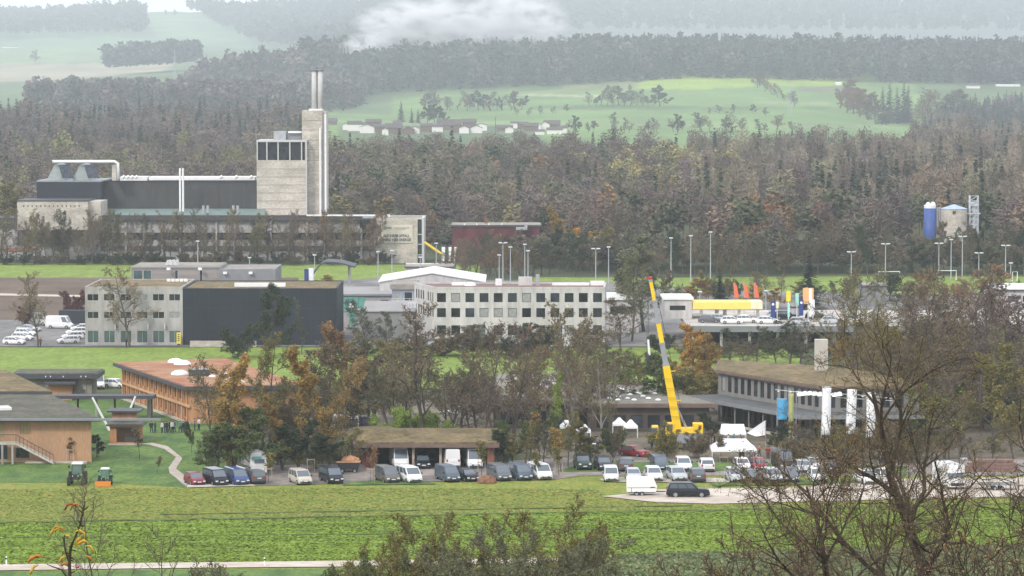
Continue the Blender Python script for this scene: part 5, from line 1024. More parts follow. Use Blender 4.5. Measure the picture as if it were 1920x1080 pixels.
mb = MB(); mb.box((xl + .7, d + .2, 1.37), (1.3, .25, 2.74)); put(mb, 'front_wall', brick_red, t)
# -- right school with grass roof
P16 = [(42.7, 474), (56, 475), (54, 492), (45.5, 507), (31.5, 518), (29.9, 501)]
grey_p = M('grey facade panel', (.21, .205, .19), .8, .15, .6, (1, 1, .3), world=True)
L5 = (Vector(P16[0]) - Vector(P16[5])).length
ops = {5: grid_ops([(1 + 1.9 * i, 2.1 + 1.9 * i) for i in range(15)], [(4.6, 6.9), (.6, 3.2)], 1, 1, frame_d, glass), 0: grid_ops([(.5 + 1.9 * i, 1.7 + 1.9 * i) for i in range(6)], [(4.6, 6.9), (.3, 3.2)], 1, 1, frame_d, glass)}
rs = building('grass_roof_school', 'two storey grey school with brown grass roof and a lower dark canopy', P16, 0, 7.2, grey_p, sedum_g, ops, over=.6, rt=.35, fm=M('brown roof edge', (0, 0, 0)))
n5 = (Vector(P16[0]) - Vector(P16[5])).normalized(); n5 = Vector((n5.y, -n5.x)) * 5.0
c = [(P16[0][0] + n5.x * .8, P16[0][1] - 5), (56.5, 469.5), (56.5, 474.6), (42.75, 473.8), (29.8, 500.6), (29.9 + n5.x, 501 + n5.y)]
mb = MB(); mb.prism(c, 3.75, 4.1); put(mb, 'canopy_roof', M('dark felt roof', (.10, .105, .105), .85, .15, .4, world=True), rs)
mb = MB(); mb.prism(off(c, .06), 3.6, 4.15); o = put(mb, 'canopy_edge', fascia_g, rs); o.data.transform(Matrix.Translation((0, 0, -.06)))
mb = MB()
for k in range(8):
    p = Vector(c[5]).lerp(Vector(c[0]), (k + .3) / 8) + Vector((.4, .3)); mb = MB(); mb.tube([(p.x, p.y, 0), (p.x, p.y, 3.6)], .12, 6); put(mb, 'canopy_post', grey_p, rs)
a, b2 = Vector(c[5]), Vector(c[0]); mb = MB(); rz = math.atan2((b2 - a).y, (b2 - a).x); m_ = (a + b2) / 2; mb.box((m_.x, m_.y, .9), ((b2 - a).length * .9, .25, .35), rz); put(mb, 'balcony_edge', concrete, rs)
mb = MB(); z0, zt = 7.4, 12.1; mb.box((X(1539, 500), 500, (z0 + zt) / 2), (1.8, 1.8, zt - z0)); mb.box((X(1539, 500), 499.08, (z0 + zt) / 2 - .4), (1.84, .05, .08), mi=1); put(mb, 'chimney', [M('pale concrete', (0, 0, 0)), fascia_g], rs)
# -- central low school roofs
def low_school(label, poly, h, n):
    t = building('low_school', label, poly, 0, h, M('dark brown wall', (.10, .08, .065), .85, .2, .4, world=True), M('grey moss roof', (.20, .185, .15), .95, .15, .4, world=True, scale2=1.5, v2=.2), {0: grid_ops([(1 + 2.4 * i, 2.8 + 2.4 * i) for i in range(n)], [(.5, 2.4)], 1, 1, frame_d, glass)}, over=.9, rt=.5, fm=M('brown roof edge', (0, 0, 0))); return t
cs = low_school('low brown school wing with a flat mossy roof and round skylights', [(X(1105, 487), 487), (X(1330, 487), 487), (X(1205, 517), 517), (X(1085, 517), 517)], 3.5, 6)
for px, py in ((1148, 740), (1181, 740), (1160, 744), (1206, 743), (1228, 738), (1216, 747), (1176, 747), (1158, 750), (1189, 750), (1234, 750), (1143, 747)):
    p = G(px, py, 4.1); mb = MB(); mb.dome((p.x, p.y, 4.1), .42, .42, .22, 10, 3); put(mb, 'skylight_dome', dome_m, cs, True)
a, b2 = G(1158, 729, 4.1), G(1202, 740, 4.1); mb = MB(); mb.tube([a + Vector((0, 0, .1)), b2 + Vector((0, 0, .1))], .16, 4); put(mb, 'roof_trim', white_m, cs)
cs2 = low_school('low brown school wing with rows of long white skylights', [(X(925, 492), 492), (X(1075, 492), 492), (X(1062, 535), 535), (X(940, 535), 535)], 3.5, 4)
for a, b2, y in ((965, 1010, 712), (1015, 1052, 714), (962, 1030, 726), (1036, 1060, 722), (970, 985, 742), (990, 1000, 745), (1008, 1022, 746), (975, 1000, 706), (1038, 1045, 700)):
    p = G((a + b2) / 2, y, 4.1); mb = MB(); mb.box((p.x, p.y, 4.3), ((b2 - a) * mpp(p), .8, .4)); put(mb, 'long_skylight', white_m, cs2)
# -- petrol station on the raised deck
dz = 4.2; t = E('raised_deck', 'raised concrete car deck with dark space beneath it', 'deck', (X(1600, 660), 660, 0))
mb = MB(); mb.box((X(1650, 680), 658, 3.85), (80, 44, .7)); d_ = put(mb, 'deck_slab', [M('pale deck paving', (.46, .42, .38), .9, .18, .2, world=True, scale2=1.2, v2=.2)], t)
mb = MB(); mb.box((X(1650, 680), 635.9, 3.7), (80.2, .3, 1.1)); put(mb, 'deck_edge', M('deck edge', (.20, .215, .22), .8, .1, .3, world=True), t)
mb = MB(); mb.box((X(1650, 680), 652, 1.7), (79, .4, 3.4)); put(mb, 'back_wall', deck_shade, t)  # near-black wall: the shade under the deck is put into its colour
for k in range(16): mb = MB(); mb.box((X(1650, 680) - 39 + k * 5.2, 637, 1.7), (.5, .5, 3.4)); put(mb, 'pillar', concrete_g, t)
def gx(px, d=655): return X(px, d)
def gz(py, d=655): return CAMZ - (py - YH) * d / FPX
t = E('petrol_station', 'petrol station with a long yellow canopy on white columns', 'petrol station', (gx(1363), 655, dz)); yel = M('yellow canopy paint', (.83, .66, .16), .5, .05)
mb = MB(); z1, z0 = gz(567), gz(580); mb.box(((gx(1299) + gx(1425)) / 2, 659, (z0 + z1) / 2), (gx(1425) - gx(1299), 8, z1 - z0)); put(mb, 'canopy', yel, t)
mb = MB(); mb.box((gx(1418), 657, (gz(566) + gz(580)) / 2 + .1), (2.2, 6, z1 - z0 + .1)); put(mb, 'canopy_sign', M('pale yellow', (.8, .75, .5), .5), t)
for px in (1316, 1387, 1422): mb = MB(); mb.box((gx(px), 657, (dz + z0) / 2), (.55, .55, z0 - dz)); put(mb, 'column', white_m, t)
for px in (1345, 1360): mb = MB(); mb.box((gx(px), 657, dz + .8), (.7, .5, 1.6)); put(mb, 'fuel_pump', steel, t)
building('petrol_shop', 'white petrol shop with a dark window strip left of the canopy', rect(gx(1246), gx(1298), 656, 668), dz, 3.6, white_r, wr, {0: [(1.0, 4.0, 1.6, 2.5, 3, 1, frame_d, glass)]}, over=.3, rt=.35, fm=white_m)
building('grey_flat_hall', 'low pale hall behind the petrol station shop', rect(gx(1137, 680), gx(1196, 680), 676, 690), 0, 6.5, white_r, wr, {0: [(.6, 5.6, 3.8, 5.2, 5, 1, frame_d, glass)]}, over=.5, rt=.5, fm=white_m)
building('grey_flat_hall', 'grey gable shed half hidden by the large spreading tree', rect(gx(1618, 690), gx(1662, 690), 690, 700), dz, 4.0, M('mid grey metal', (0, 0, 0)), gravel_roof, {}, over=.3)
building('white_flat_hall', 'low white roofed hall at the right end of the deck', rect(gx(1870, 690), gx(1990, 690), 690, 710), dz, 3.2, white_r, wr, {0: [(2 + 3 * i, 4 + 3 * i, 1, 2.2, 2, 1, frame_d, glass) for i in range(3)]}, over=.4)
# -- village on the far slope
vr = M('village roof tiles', (.10, .085, .08), .9, .15, .5, world=True); vw = M('village wall', (.74, .72, .68), .9, .1); vb = M('village barn wood', (.16, .115, .09), .9, .15)
VH = [(664, 246, 34, 8, 6, 'x', 'w', 'white house with brown roof at the left end of the village'), (688, 250, 24, 7, 5, 'y', 'w', 'white gabled house second in the village'), (700, 240, 26, 7, 6, 'x', 'b', 'brown roofed house behind the white gables'),
 (738, 250, 40, 6, 8, 'x', 'b', 'large dark roofed farm barn in the village'), (722, 254, 10, 6, 3, 'y', 'w', 'small white gable end before the barn'), (765, 252, 30, 5, 6, 'y', 'b', 'brown barn with an orange lower wall'), (842, 244, 60, 6, 11, 'x', 'b', 'very wide brown barn roof in the village centre'), (880, 240, 34, 7, 7, 'x', 'b', 'brown roofed house right of the wide barn'),
 (893, 250, 20, 6, 5, 'y', 'w', 'white fronted house below the brown roofs'), (946, 246, 40, 4, 5, 'x', 'b', 'long dark shed at the mast'), (955, 250, 14, 5, 4, 'y', 'w', 'white gable before the dark shed'), (996, 246, 36, 6, 6, 'x', 'b', 'grey brown farmhouse in the right group'), (1035, 243, 40, 6, 8, 'x', 'b', 'large grey brown barn in the right group'), (1040, 252, 26, 5, 4, 'x', 'w', 'low white house at the right end of the village'),
 (1012, 253, 16, 4, 3, 'x', 'w', 'tiny white shed in the right group'), (468, 194, 16, 3, 3, 'x', 'w', 'tiny white shed far left of the flues'), (538, 228, 10, 5, 4, 'y', 'w', 'white house half hidden left of the concrete tower'), (620, 234, 20, 4, 7, 'x', 'b', 'red brown roof right of the stair tower'), (1825, 166, 22, 5, 5, 'x', 'w', 'white farmhouse on the far right slope'), (1572, 160, 9, 3, 3, 'x', 'w', 'tiny white hut at the field top'), (20, 90, 26, 4, 4, 'x', 'w', 'long pale farmhouse on the far left hill'), (1890, 163, 40, 2, 3, 'x', 'w', 'long white greenhouse on the far right slope')]
VH = [(a, b, c * (.75 if c > 28 and 'green' not in l else 1.1), d * 1.15, e, f, g, l) for a, b, c, d, e, f, g, l in VH]
vrg = random.Random(12); PLACE = ['left of the village spruce'] * 5 + ['right of the village spruce'] * 6 + ['right of the thin village mast'] * 5
for i_, px_ in enumerate([652, 676, 712, 727, 745, 778, 800, 820, 858, 870, 903, 965, 980, 1005, 1022, 1055]):
    wk_ = vrg.choice('wwb'); VH.append((px_, vrg.uniform(241, 252), vrg.uniform(15, 23), vrg.uniform(6.5, 8), vrg.uniform(3.5, 5), vrg.choice('xy'), wk_, f'{nth(i_)} small {"pale" if wk_ == "w" else "brown"} village house {PLACE[i_]}'))
for px, y, wpx, h, rise, al, wk, lab in VH:
    d = yd(px, y); z = ground_z(X(px, d), d); wd = wpx * d / FPX; hp = h * .58; half = wpx / 2
    gable_hall('village_house', lab, px - half, px + half, d, 9 if al == 'x' else 12, hp, rise * .42, vw if wk == 'w' else vb, vr if 'greenhouse' not in lab and 'hut' not in lab else wr, al, z0=z, over=.5)
t = E('radio_mast', 'thin dark mast standing between the two village groups', 'mast', (X(929, yd(929, 250)), yd(929, 250), ground_z(X(929, yd(929, 250)), yd(929, 250)))); mb = MB(); mb.tube([(0, 0, 0), (0, 0, 13)], [.35, .12], 4); mb.build('pole', fascia, t)
for k in (10.5, 12): mb = MB(); mb.box((0, 0, k), (2.2, .2, .2)); mb.build('cross_arm', fascia, t)
for px, y, hh, lab in ((328, 190, 95, 'hazy lattice pylon above the left forest'), (1481, 215, 62, 'hazy lattice pylon on the green slope')):
    d = yd(px, y); h = hh * d / FPX; t = E('power_pylon', lab, 'pylon', (X(px, d), d, ground_z(X(px, d), d))); mb = MB()
    for a, b_ in ((-1, -1), (1, -1), (1, 1), (-1, 1)): mb.tube([(a * 2, b_ * 2, 0), (a * .3, b_ * .3, h)], .16, 3)
    for k in range(10): z = h * k / 10; r = 2 - 1.7 * k / 10; r2 = 2 - 1.7 * (k + 1) / 10; mb.tube([(-r, -r, z), (r2, -r2, z + h / 10)], .12, 3); mb.tube([(r, -r, z), (-r2, -r2, z + h / 10)], .12, 3)
    mb.build('lattice', steel, t); mb = MB()
    for z in (.72, .85, .95): mb.box((0, 0, h * z), (7 * (1.3 - z * .6), .3, .3))
    mb.build('cross_arm', steel, t)
# ------------------------------------------------------------------ vehicles
tyre_m = M('tyre rubber', (.025, .025, .025), .9, .05); rim_m = M('alloy rim', (.35, .36, .38), .35, .05, metal=.6)
trim_m = M('black trim', (.03, .03, .033), .5, .05); lamp_m = M('headlight glass', (.62, .65, .68), .15, .05, spec=.8); tail_m = M('tail light', (.35, .02, .02), .3, .05); plate_m = M('number plate', (.7, .7, .68), .5, .03)
cglass = M('car glass', (.10, .125, .15), .08, .1, .5, spec=.9)
PAINT = {}
def paint(n, c, r=.28, metal=.0):
    if n not in PAINT: PAINT[n] = M('paint ' + n, c, r, .04,   .5, spec=.3, metal=metal)
    return PAINT[n]
for n, c in dict(white=(.74, .74, .73), silver=(.46, .48, .50), grey=(.11, .115, .12), dark=(.018, .021, .026), black=(.008, .009, .011), navy=(.02, .03, .06), blue=(.04, .07, .19), red=(.30, .03, .05), wine=(.20, .03, .045), green=(.04, .06, .045), beige=(.50, .45, .37), bluegrey=(.075, .10, .13), bronze=(.12, .11, .095)).items(): paint(n, c)
KIND = {  # L, W, clearance, belt, hood, nose z, greenhouse xr0, xr1, xf1, xf0, roof, wheel r
 'hatch': (4.15, 1.78, .2, .92, .95, .70, -1.98, -1.55, .25, 1.05, 1.48, .32), 'sedan': (4.7, 1.82, .2, .93, .92, .68, -1.75, -1.0, .25, 1.1, 1.42, .33),
 'suv': (4.65, 1.9, .28, 1.08, 1.06, .85, -2.22, -1.95, .35, 1.1, 1.70, .37), 'bigsuv': (5.1, 1.98, .3, 1.12, 1.12, .92, -2.45, -2.2, .45, 1.2, 1.82, .4),
 'van': (4.95, 1.93, .25, 1.12, 1.12, .80, -2.42, -2.34, 1.0, 1.85, 1.95, .34), 'minivan': (4.4, 1.83, .22, 1.02, 1.02, .78, -2.1, -2.0, .75, 1.5, 1.80, .33),
 'transporter': (5.4, 2.0, .28, 1.3, 1.25, .9, -2.65, -2.62, 1.5, 2.15, 2.55, .36), 'jeep': (4.4, 1.88, .35, 1.15, 1.15, 1.05, -2.05, -2.0, .35, .7, 1.85, .42)}
VM = {}
def vmesh(kind):
    if kind in VM: return VM[kind]
    L, W, cl, belt, hood, nose, r0, r1, f1, f0, zr, wr_ = KIND[kind]; hw = W / 2; parts = []
    st = [(-L / 2, belt * .93, .90), (-L / 2 + .12, belt, .97), (r0 + .3, belt, 1), (0, belt, 1), (f0, hood, 1), (L / 2 - .45, (hood + nose) / 2 + .04, .98), (L / 2 - .08, nose, .92), (L / 2, nose - .16, .86)]
    mb = MB(); vs = []
    for i, (x, z, s) in enumerate(st):
        zb = cl + (.1 if i in (0, len(st) - 1) else 0); h = z - zb
        half = [(hw * s * .90, zb), (hw * s, zb + h * .28), (hw * s * .99, zb + h * .70), (hw * s * .93, z - .02), (hw * s * .6, z + .02)]
        vs += [(x, a, b) for a, b in half] + [(x, -a, b) for a, b in reversed(half)]
    n = 10; fs = [tuple(range(n)), tuple(reversed(range((len(st) - 1) * n, len(st) * n)))]
    for i in range(len(st) - 1):
        for k in range(n): fs.append((i * n + (k + 1) % n, i * n + k, (i + 1) * n + k, (i + 1) * n + (k + 1) % n))
    mb.add(vs, fs)
    b, t = hw * .93, hw * (.80 if zr < 1.8 else .86); zb = belt - .03; zh = hood - .03; ym = (r1 + f1) / 2
    gv = [(r0, -b, zb), (r0, b, zb), (f0, -b, zh), (f0, b, zh), (r1, -t, zr - .05), (r1, t, zr - .05), (f1, -t, zr - .05), (f1, t, zr - .05), (ym, -t, zr), (ym, t, zr), (r1 + .15, -t * .7, zr), (r1 + .15, t * .7, zr), (f1 - .12, -t * .7, zr), (f1 - .12, t * .7, zr)]
    mb.add(gv, [(1, 0, 4, 5), (2, 3, 7, 6), (0, 2, 6, 8, 4), (3, 1, 5, 9, 7), (4, 8, 10), (8, 12, 10), (8, 6, 12), (5, 11, 9), (9, 11, 13), (9, 13, 7), (10, 12, 13, 11), (4, 10, 11, 5), (6, 7, 13, 12)])
    parts.append(('body', mb, 'paint'))
    def lerp(a, c, f): return tuple(a[i] + (c[i] - a[i]) * f for i in range(3))
    def panel(A, B, C, D, inset, nrm):      # A,B bottom, C,D top
        q = []
        for u, v in ((inset[0], inset[1]), (1 - inset[0], inset[1]), (1 - inset[0], 1 - inset[2]), (inset[0], 1 - inset[2])):
            lo, hi = lerp(A, B, u), lerp(D, C, u); p = lerp(lo, hi, v); q.append(tuple(p[i] + nrm[i] * .012 for i in range(3)))
        return q
    mb = MB(); mb.quad(*panel(gv[2], gv[3], gv[7], gv[6], (.05, .04, .06), (1, 0, .5))); parts.append(('windscreen', mb, cglass))
    if kind != 'transporter': mb = MB(); mb.quad(*panel(gv[1], gv[0], gv[4], gv[5], (.08, .12, .1), (-1, 0, .2))); parts.append(('rear_window', mb, cglass))
    for s in (-1, 1):
        i0, i1, i2, i3 = (0, 2, 6, 4) if s < 0 else (3, 1, 5, 7); lo = .74 if kind == 'transporter' else .05
        segs = [(.05, .33), (.36, .66), (.69, .93)] if kind != 'transporter' else [(.74, .95)]
        mb = MB()
        for a, c in segs:
            A, B, C, D = gv[i0], gv[i1], gv[i2], gv[i3]; uu = (a, c) if s < 0 else (1 - c, 1 - a); q = []
            for u, v in ((uu[0], .1), (uu[1], .1), (uu[1], .88), (uu[0], .88)):
                p = lerp(lerp(A, B, u), lerp(D, C, u), v); q.append((p[0], p[1] + s * .012, p[2]))
            mb.quad(*q)
        parts.append(('side_window', mb, cglass))
    mb = MB(); mb.box((L / 2 + .005, 0, nose - .32), (.05, W * .5, .14)); mb.box((L / 2 - .02, 0, cl + .13), (.1, W * .8, .16)); parts.append(('grille', mb, trim_m))
    mb = MB(); mb.box((-L / 2 - .01, 0, cl + .15), (.08, W * .84, .2)); parts.append(('rear_bumper', mb, trim_m))
    for s in (-1, 1):
        mb = MB(); mb.box((L / 2 - .08, s * hw * .68, nose - .13), (.2, hw * .36, .15), top=(.8, .9)); parts.append(('headlight', mb, lamp_m))
        mb = MB(); mb.box((-L / 2 + .02, s * hw * .76, belt * .88), (.1, hw * .2, .28 if zr > 1.6 else .16)); parts.append(('taillight', mb, tail_m))
        mb = MB(); mb.box((f0 - .25, s * (hw + .1), belt + .08), (.14, .2, .15)); parts.append(('mirror', mb, trim_m))
    mb = MB(); mb.box((L / 2 + .035, 0, cl + .3), (.02, .5, .12)); parts.append(('number_plate', mb, plate_m))
    mb = MB(); mb.box((-L / 2 - .02, 0, belt * .78), (.02, .5, .12)); parts.append(('number_plate', mb, plate_m))
    out = []
    for nm, mb, m in parts:
        o = mb.build(nm, paint('white', (0, 0, 0)) if m == 'paint' else m); me = o.data; bpy.data.objects.remove(o)
        if nm == 'body': me.polygons.foreach_set('use_smooth', [False] * len(me.polygons))
        out.append((nm, me, m == 'paint'))
    mb = MB(); mb.tube([(0, -.11, 0), (0, .11, 0)], wr_, 14); o = mb.build('wheel', tyre_m); ty = o.data; bpy.data.objects.remove(o)
    mb = MB(); mb.tube([(0, -.125, 0), (0, .125, 0)], wr_ * .62, 10); o = mb.build('rim', rim_m); ri = o.data; bpy.data.objects.remove(o)
    VM[kind] = (out, ty, ri); return VM[kind]
def car(kind, px, py, head, col, label, name='parked_car', cat='car', z=0, extra=None, center=False, group=None):
    L, W, *_r = KIND[kind]; wr_ = KIND[kind][-1]; p = G(px, py, z); h = R(-90 + head)
    if not center: p = p + Vector((0, abs(math.cos(R(head))) * L / 2 + abs(math.sin(R(head))) * W / 2, 0))
    p.x = X(px, p.y); t = E(name, label, cat, p, h, group); parts, ty, ri = vmesh(kind)
    for nm, me, pt in parts:
        o = bpy.data.objects.new(nm, me); COL.objects.link(o); o.parent = t
        if pt: o.material_slots[0].link = 'OBJECT'; o.material_slots[0].material = PAINT[col]
    for x in (-L * .3, L * .31):
        for s in (-1, 1):
            o = bpy.data.objects.new('wheel', ty); COL.objects.link(o); o.parent = t; o.location = (x, s * (W / 2 - .1), wr_); r = bpy.data.objects.new('rim', ri); COL.objects.link(r); r.parent = o
    if extra:
        for nm, c, d, m in extra: mb = MB(); mb.box(c, d); mb.build(nm, m, t)
    return t
G1 = 'vehicles parked along the meadow edge'
W_ = PAINT['white']
car('hatch', 365, 912, 22, 'wine', 'small dark red car at the left end of the front row', group=G1)
car('van', 404, 913, 24, 'black', 'black van with pale roof second in the front row', 'parked_van', 'van', extra=[('roof_panel', (-.6, 0, 1.97), (3.2, 1.5, .03), PAINT['silver'])], group=G1)
car('van', 443, 912, 24, 'blue', 'blue van with white roof rails beside the black van', 'parked_van', 'van', extra=[('roof_rail', (-.5, -.75, 2.0), (3.2, .08, .1), W_), ('roof_rail', (-.5, .75, 2.0), (3.2, .08, .1), W_)], group=G1)
car('suv', 477, 910, 200, 'grey', 'grey car seen from behind beside the blue van', group=G1)
car('minivan', 563, 911, 22, 'beige', 'beige topped minivan standing alone left of the black van', 'parked_van', 'van', extra=[], group=G1)
car('van', 621, 909, 20, 'dark', 'black van standing alone before the rubble trailer', 'parked_van', 'van', group=G1)
car('van', 725, 908, 22, 'bronze', 'grey brown van left before the open carport', 'parked_van', 'van', group=G1)
car('van', 767, 908, 22, 'white', 'white van with dark bumper before the carport', 'parked_van', 'van', group=G1)
car('van', 839, 906, 20, 'bluegrey', 'blue grey van before the second carport post', 'parked_van', 'van', group=G1)
car('hatch', 877, 905, 20, 'black', 'small black car beside the soil heap', group=G1)
car('van', 936, 904, 18, 'grey', 'dark grey van right of the soil heap', 'parked_van', 'van', group=G1)
car('van', 975, 903, 18, 'bluegrey', 'dark blue grey van left of the white van', 'parked_van', 'van', group=G1)
car('van', 1012, 902, 18, 'white', 'white van at the right end of the front row', 'parked_van', 'van', group=G1)
G2 = 'cars parked on the school lot'
car('jeep', 1092, 884, 8, 'green', 'dark green off-roader under the pale trunked tree', 'parked_jeep', 'jeep', extra=[('roof_rack', (-.6, 0, 1.9), (1.8, 1.5, .08), trim_m)], group=G2)
for k, px, py, hd, c, lab in [('suv', 1131, 885, 8, 'dark', 'dark car with bright lights left behind the small white van'), ('suv', 1172, 886, 182, 'grey', 'grey car seen from behind between two front cars'), ('hatch', 1187, 904, 4, 'silver', 'silver car right of the small white van'),
 ('suv', 1225, 905, 6, 'white', 'pale car left of the caravan roof'), ('minivan', 1236, 884, 8, 'bluegrey', 'grey green minivan in the back row'), ('suv', 1269, 905, 10, 'silver', 'silver car with dark bonnet above the grey off-road estate'), ('suv', 1281, 886, 4, 'white', 'white car left in the back row pair'),
 ('suv', 1307, 906, 182, 'grey', 'dark grey car seen from behind at the grass edge'), ('suv', 1324, 887, 182, 'white', 'white car seen from behind right in the back row pair'), ('suv', 1378, 907, 8, 'silver', 'silver car half behind the spreading twigs'), ('hatch', 1391, 884, 6, 'white', 'white car behind the silver twig covered one'),
 ('hatch', 1413, 907, 6, 'grey', 'grey car behind the left twig tips'), ('hatch', 1421, 884, 6, 'red', 'red car in the back row by the large marquee'), ('suv', 1449, 908, 6, 'silver', 'pale silver car before the dark tall van'), ('suv', 1480, 907, 5, 'grey', 'grey car seen through the left foreground twigs'),
 ('suv', 1532, 907, 4, 'white', 'white car under the left white banner'), ('hatch', 1527, 884, 5, 'white', 'small white car in the back row under the banner'), ('suv', 1562, 889, 5, 'dark', 'dark car under the middle white banner'), ('suv', 1623, 911, 12, 'white', 'white car left of the thick foreground trunk'), ('bigsuv', 1660, 910, 10, 'white', 'large white car beside the thick foreground trunk'),
 ('hatch', 1505, 888, 5, 'silver', 'silver car behind the crossing twigs')]:
    car(k, px, py, hd, c, lab, group=G2)
car('minivan', 1145, 905, 2, 'white', 'small tall white van at the front of the school lot', 'parked_van', 'van', group=G2)
car('transporter', 1467, 884, 8, 'dark', 'tall dark van behind the twigs by the marquee', 'parked_van', 'van', group=G2)
car('sedan', 1190, 859, 42, 'red', 'shiny red car standing alone beside the crane', extra=[])
car('bigsuv', 1290, 934, 90, 'dark', 'dark grey off-road estate seen from the side pulling the caravan')
for px, py, c, lab in [(27, 647, 'white', 'nearest white car on the left edge car park'), (42, 639, 'white', 'second white car of the left edge rank'), (48, 631, 'white', 'third white car of the left edge rank'), (54, 623, 'silver', 'farthest silver car of the left edge rank')]:
    car('hatch' if c != 'silver' else 'sedan', px, py, 76, c, lab, group='cars on the office car park')
for px, py, c, lab in [(128, 645, 'white', 'nearest white car beside the grey office'), (136, 637, 'white', 'second white car beside the grey office'), (143, 629, 'white', 'third white car beside the grey office'), (152, 622, 'white', 'farthest white car beside the grey office')]:
    car('hatch', px, py, -76, c, lab, group='cars on the office car park')
car('transporter', 112, 617, 80, 'white', 'long white van on the office car park', 'parked_van', 'van'); car('transporter', 68, 611, 80, 'white', 'white van behind the bare tree on the car park', 'parked_van', 'van')
car('sedan', 760, 651, -82, 'white', 'white car before the shed left of the white office'); car('suv', 756, 643, -82, 'grey', 'grey car behind the white one before the shed'); car('hatch', 800, 651, -60, 'silver', 'silver car half hidden below the white office')
car('transporter', 181, 731, 15, 'white', 'white van at the right end of the low pavilion', 'parked_van', 'van'); car('hatch', 218, 729, 60, 'white', 'white car at the left end of the timber school')
for px, py, c, lab in [(1350, 604, 'silver', 'silver car on the deck left of the fuel pumps'), (1372, 608, 'white', 'white car before the fuel pumps'), (1400, 606, 'white', 'white car under the right canopy end'), (1458, 598, 'silver', 'silver car between the blue pylons'), (1475, 600, 'dark', 'dark car beside the yellow pylon'), (1530, 599, 'black', 'black car behind the white pylon'), (1440, 608, 'white', 'white car on the open deck'), (1500, 610, 'silver', 'silver car at the deck edge'), (1330, 606, 'grey', 'grey car at the left deck end'), (1560, 608, 'silver', 'silver car below the spreading tree'), (1600, 606, 'white', 'white car right below the spreading tree')]:
    car('hatch' if c != 'dark' else 'suv', px, py, 84, c, lab, z=4.2, group='cars on the raised deck')
car('transporter', 748, 875, 10, 'white', 'white van parked inside the left carport bay', 'parked_van', 'van', center=True); car('transporter', 846, 876, 186, 'white', 'white van seen from behind inside the middle carport bay', 'parked_van', 'van', center=True); car('transporter', 887, 876, 8, 'white', 'white van parked inside the right carport bay', 'parked_van', 'van', center=True); car('suv', 792, 877, 6, 'black', 'black car in the dark carport bay', center=True)
def wheels(t, pts, r=.33, w=.22):
    for x, y in pts:
        a = MB(); a.tube([(x, y - w / 2, r), (x, y + w / 2, r)], r, 12); o = a.build('wheel', tyre_m, t); b = MB(); b.tube([(x, y - w / 2 - .015, r), (x, y + w / 2 + .015, r)], r * .55, 10); b.build('rim', rim_m, o)
# motor home, caravan, trailers
t = E('motor_home', 'white camper van with a cab over roof right of the thick trunk', 'camper van', G(1786, 920) + Vector((0, 3, 0)), R(-90 + 12)); mb = MB(); mb.box((-.9, 0, 1.75), (4.6, 2.2, 2.5)); mb.box((1.9, 0, 2.55), (1.4, 2.15, .95), top=(.8, .96)); mb.box((2.2, 0, 1.0), (1.7, 2.0, 1.1), top=(.9, .95)); mb.build('body', W_, t)
mb = MB(); mb.box((2.35, 0, 1.78), (.9, 1.85, .62), top=(.75, .9)); mb.build('windscreen', cglass, t); mb = MB(); mb.box((3.06, 0, .75), (.06, 1.7, .35)); mb.build('grille', trim_m, t); wheels(t, [(2, .95), (2, -.95), (-1.8, .95), (-1.8, -.95)])
for s in (-1, 1): mb = MB(); mb.box((3.05, s * .8, 1.05), (.08, .3, .2)); mb.build('headlight', lamp_m, t)
mb = MB(); mb.box((-.9, -1.11, 2.1), (1.2, .03, .6)); mb.build('side_window', cglass, t)
t = E('caravan', 'white caravan with a sloping front hitched to the dark estate', 'caravan', G(1203, 931) + Vector((0, 1, 0))); mb = MB(); pr = [(-1.75, .55), (1.7, .55), (1.85, 1.2), (1.45, 2.15), (-1.6, 2.3), (-1.78, 2.1)]
mb.v = [(x, s * 1.0, z) for s in (-1, 1) for x, z in pr]; n = 6; mb.f = [tuple(range(6)), tuple(reversed(range(6, 12)))] + [(i, 6 + i, 6 + (i + 1) % 6, (i + 1) % 6) for i in range(6)]; mb.m = [0] * 8; mb.build('body', M('caravan white', (.80, .79, .77), .45, .04), t)
mb = MB(); mb.box((0, -1.01, 1.05), (3.45, .02, .05)); mb.box((-1.2, -1.01, .8), (.05, .02, .5)); mb.box((1.3, -1.01, 1.1), (.5, .02, .12)); mb.box((0, 0, .5), (3.3, 1.6, .12)); mb.build('trim_strip', trim_m, t); mb = MB(); mb.tube([(1.7, 0, .5), (2.9, 0, .5)], .07, 6); mb.build('drawbar', trim_m, t); wheels(t, [(.05, -.95), (.05, .95), (-.6, -.95), (-.6, .95)], .3)
t = E('camper_trailer', 'white slide-on camper with teal stripe behind the grey car', 'camper', G(474, 893) + Vector((0, 2, 0)), R(-70)); mb = MB(); mb.box((0, 0, 2.1), (4.4, 2.2, 1.7), top=(.85, .92)); mb.box((1.6, 0, 1.0), (2.0, 1.9, 1.0), mi=0); mb.build('body', M('camper shell', (.62, .62, .60), .5, .05), t); mb = MB(); mb.box((-.6, -1.09, 2.3), (1.9, .04, .7)); mb.box((2.18, -.2, 2.3), (.04, 1.2, .4)); mb.build('stripe', turq, t)
mb = MB(); mb.box((2.22, .1, 1.9), (.03, 1.3, .5)); mb.build('window', cglass, t); wheels(t, [(1.6, .9), (1.6, -.9), (-1.4, .9), (-1.4, -.9)])
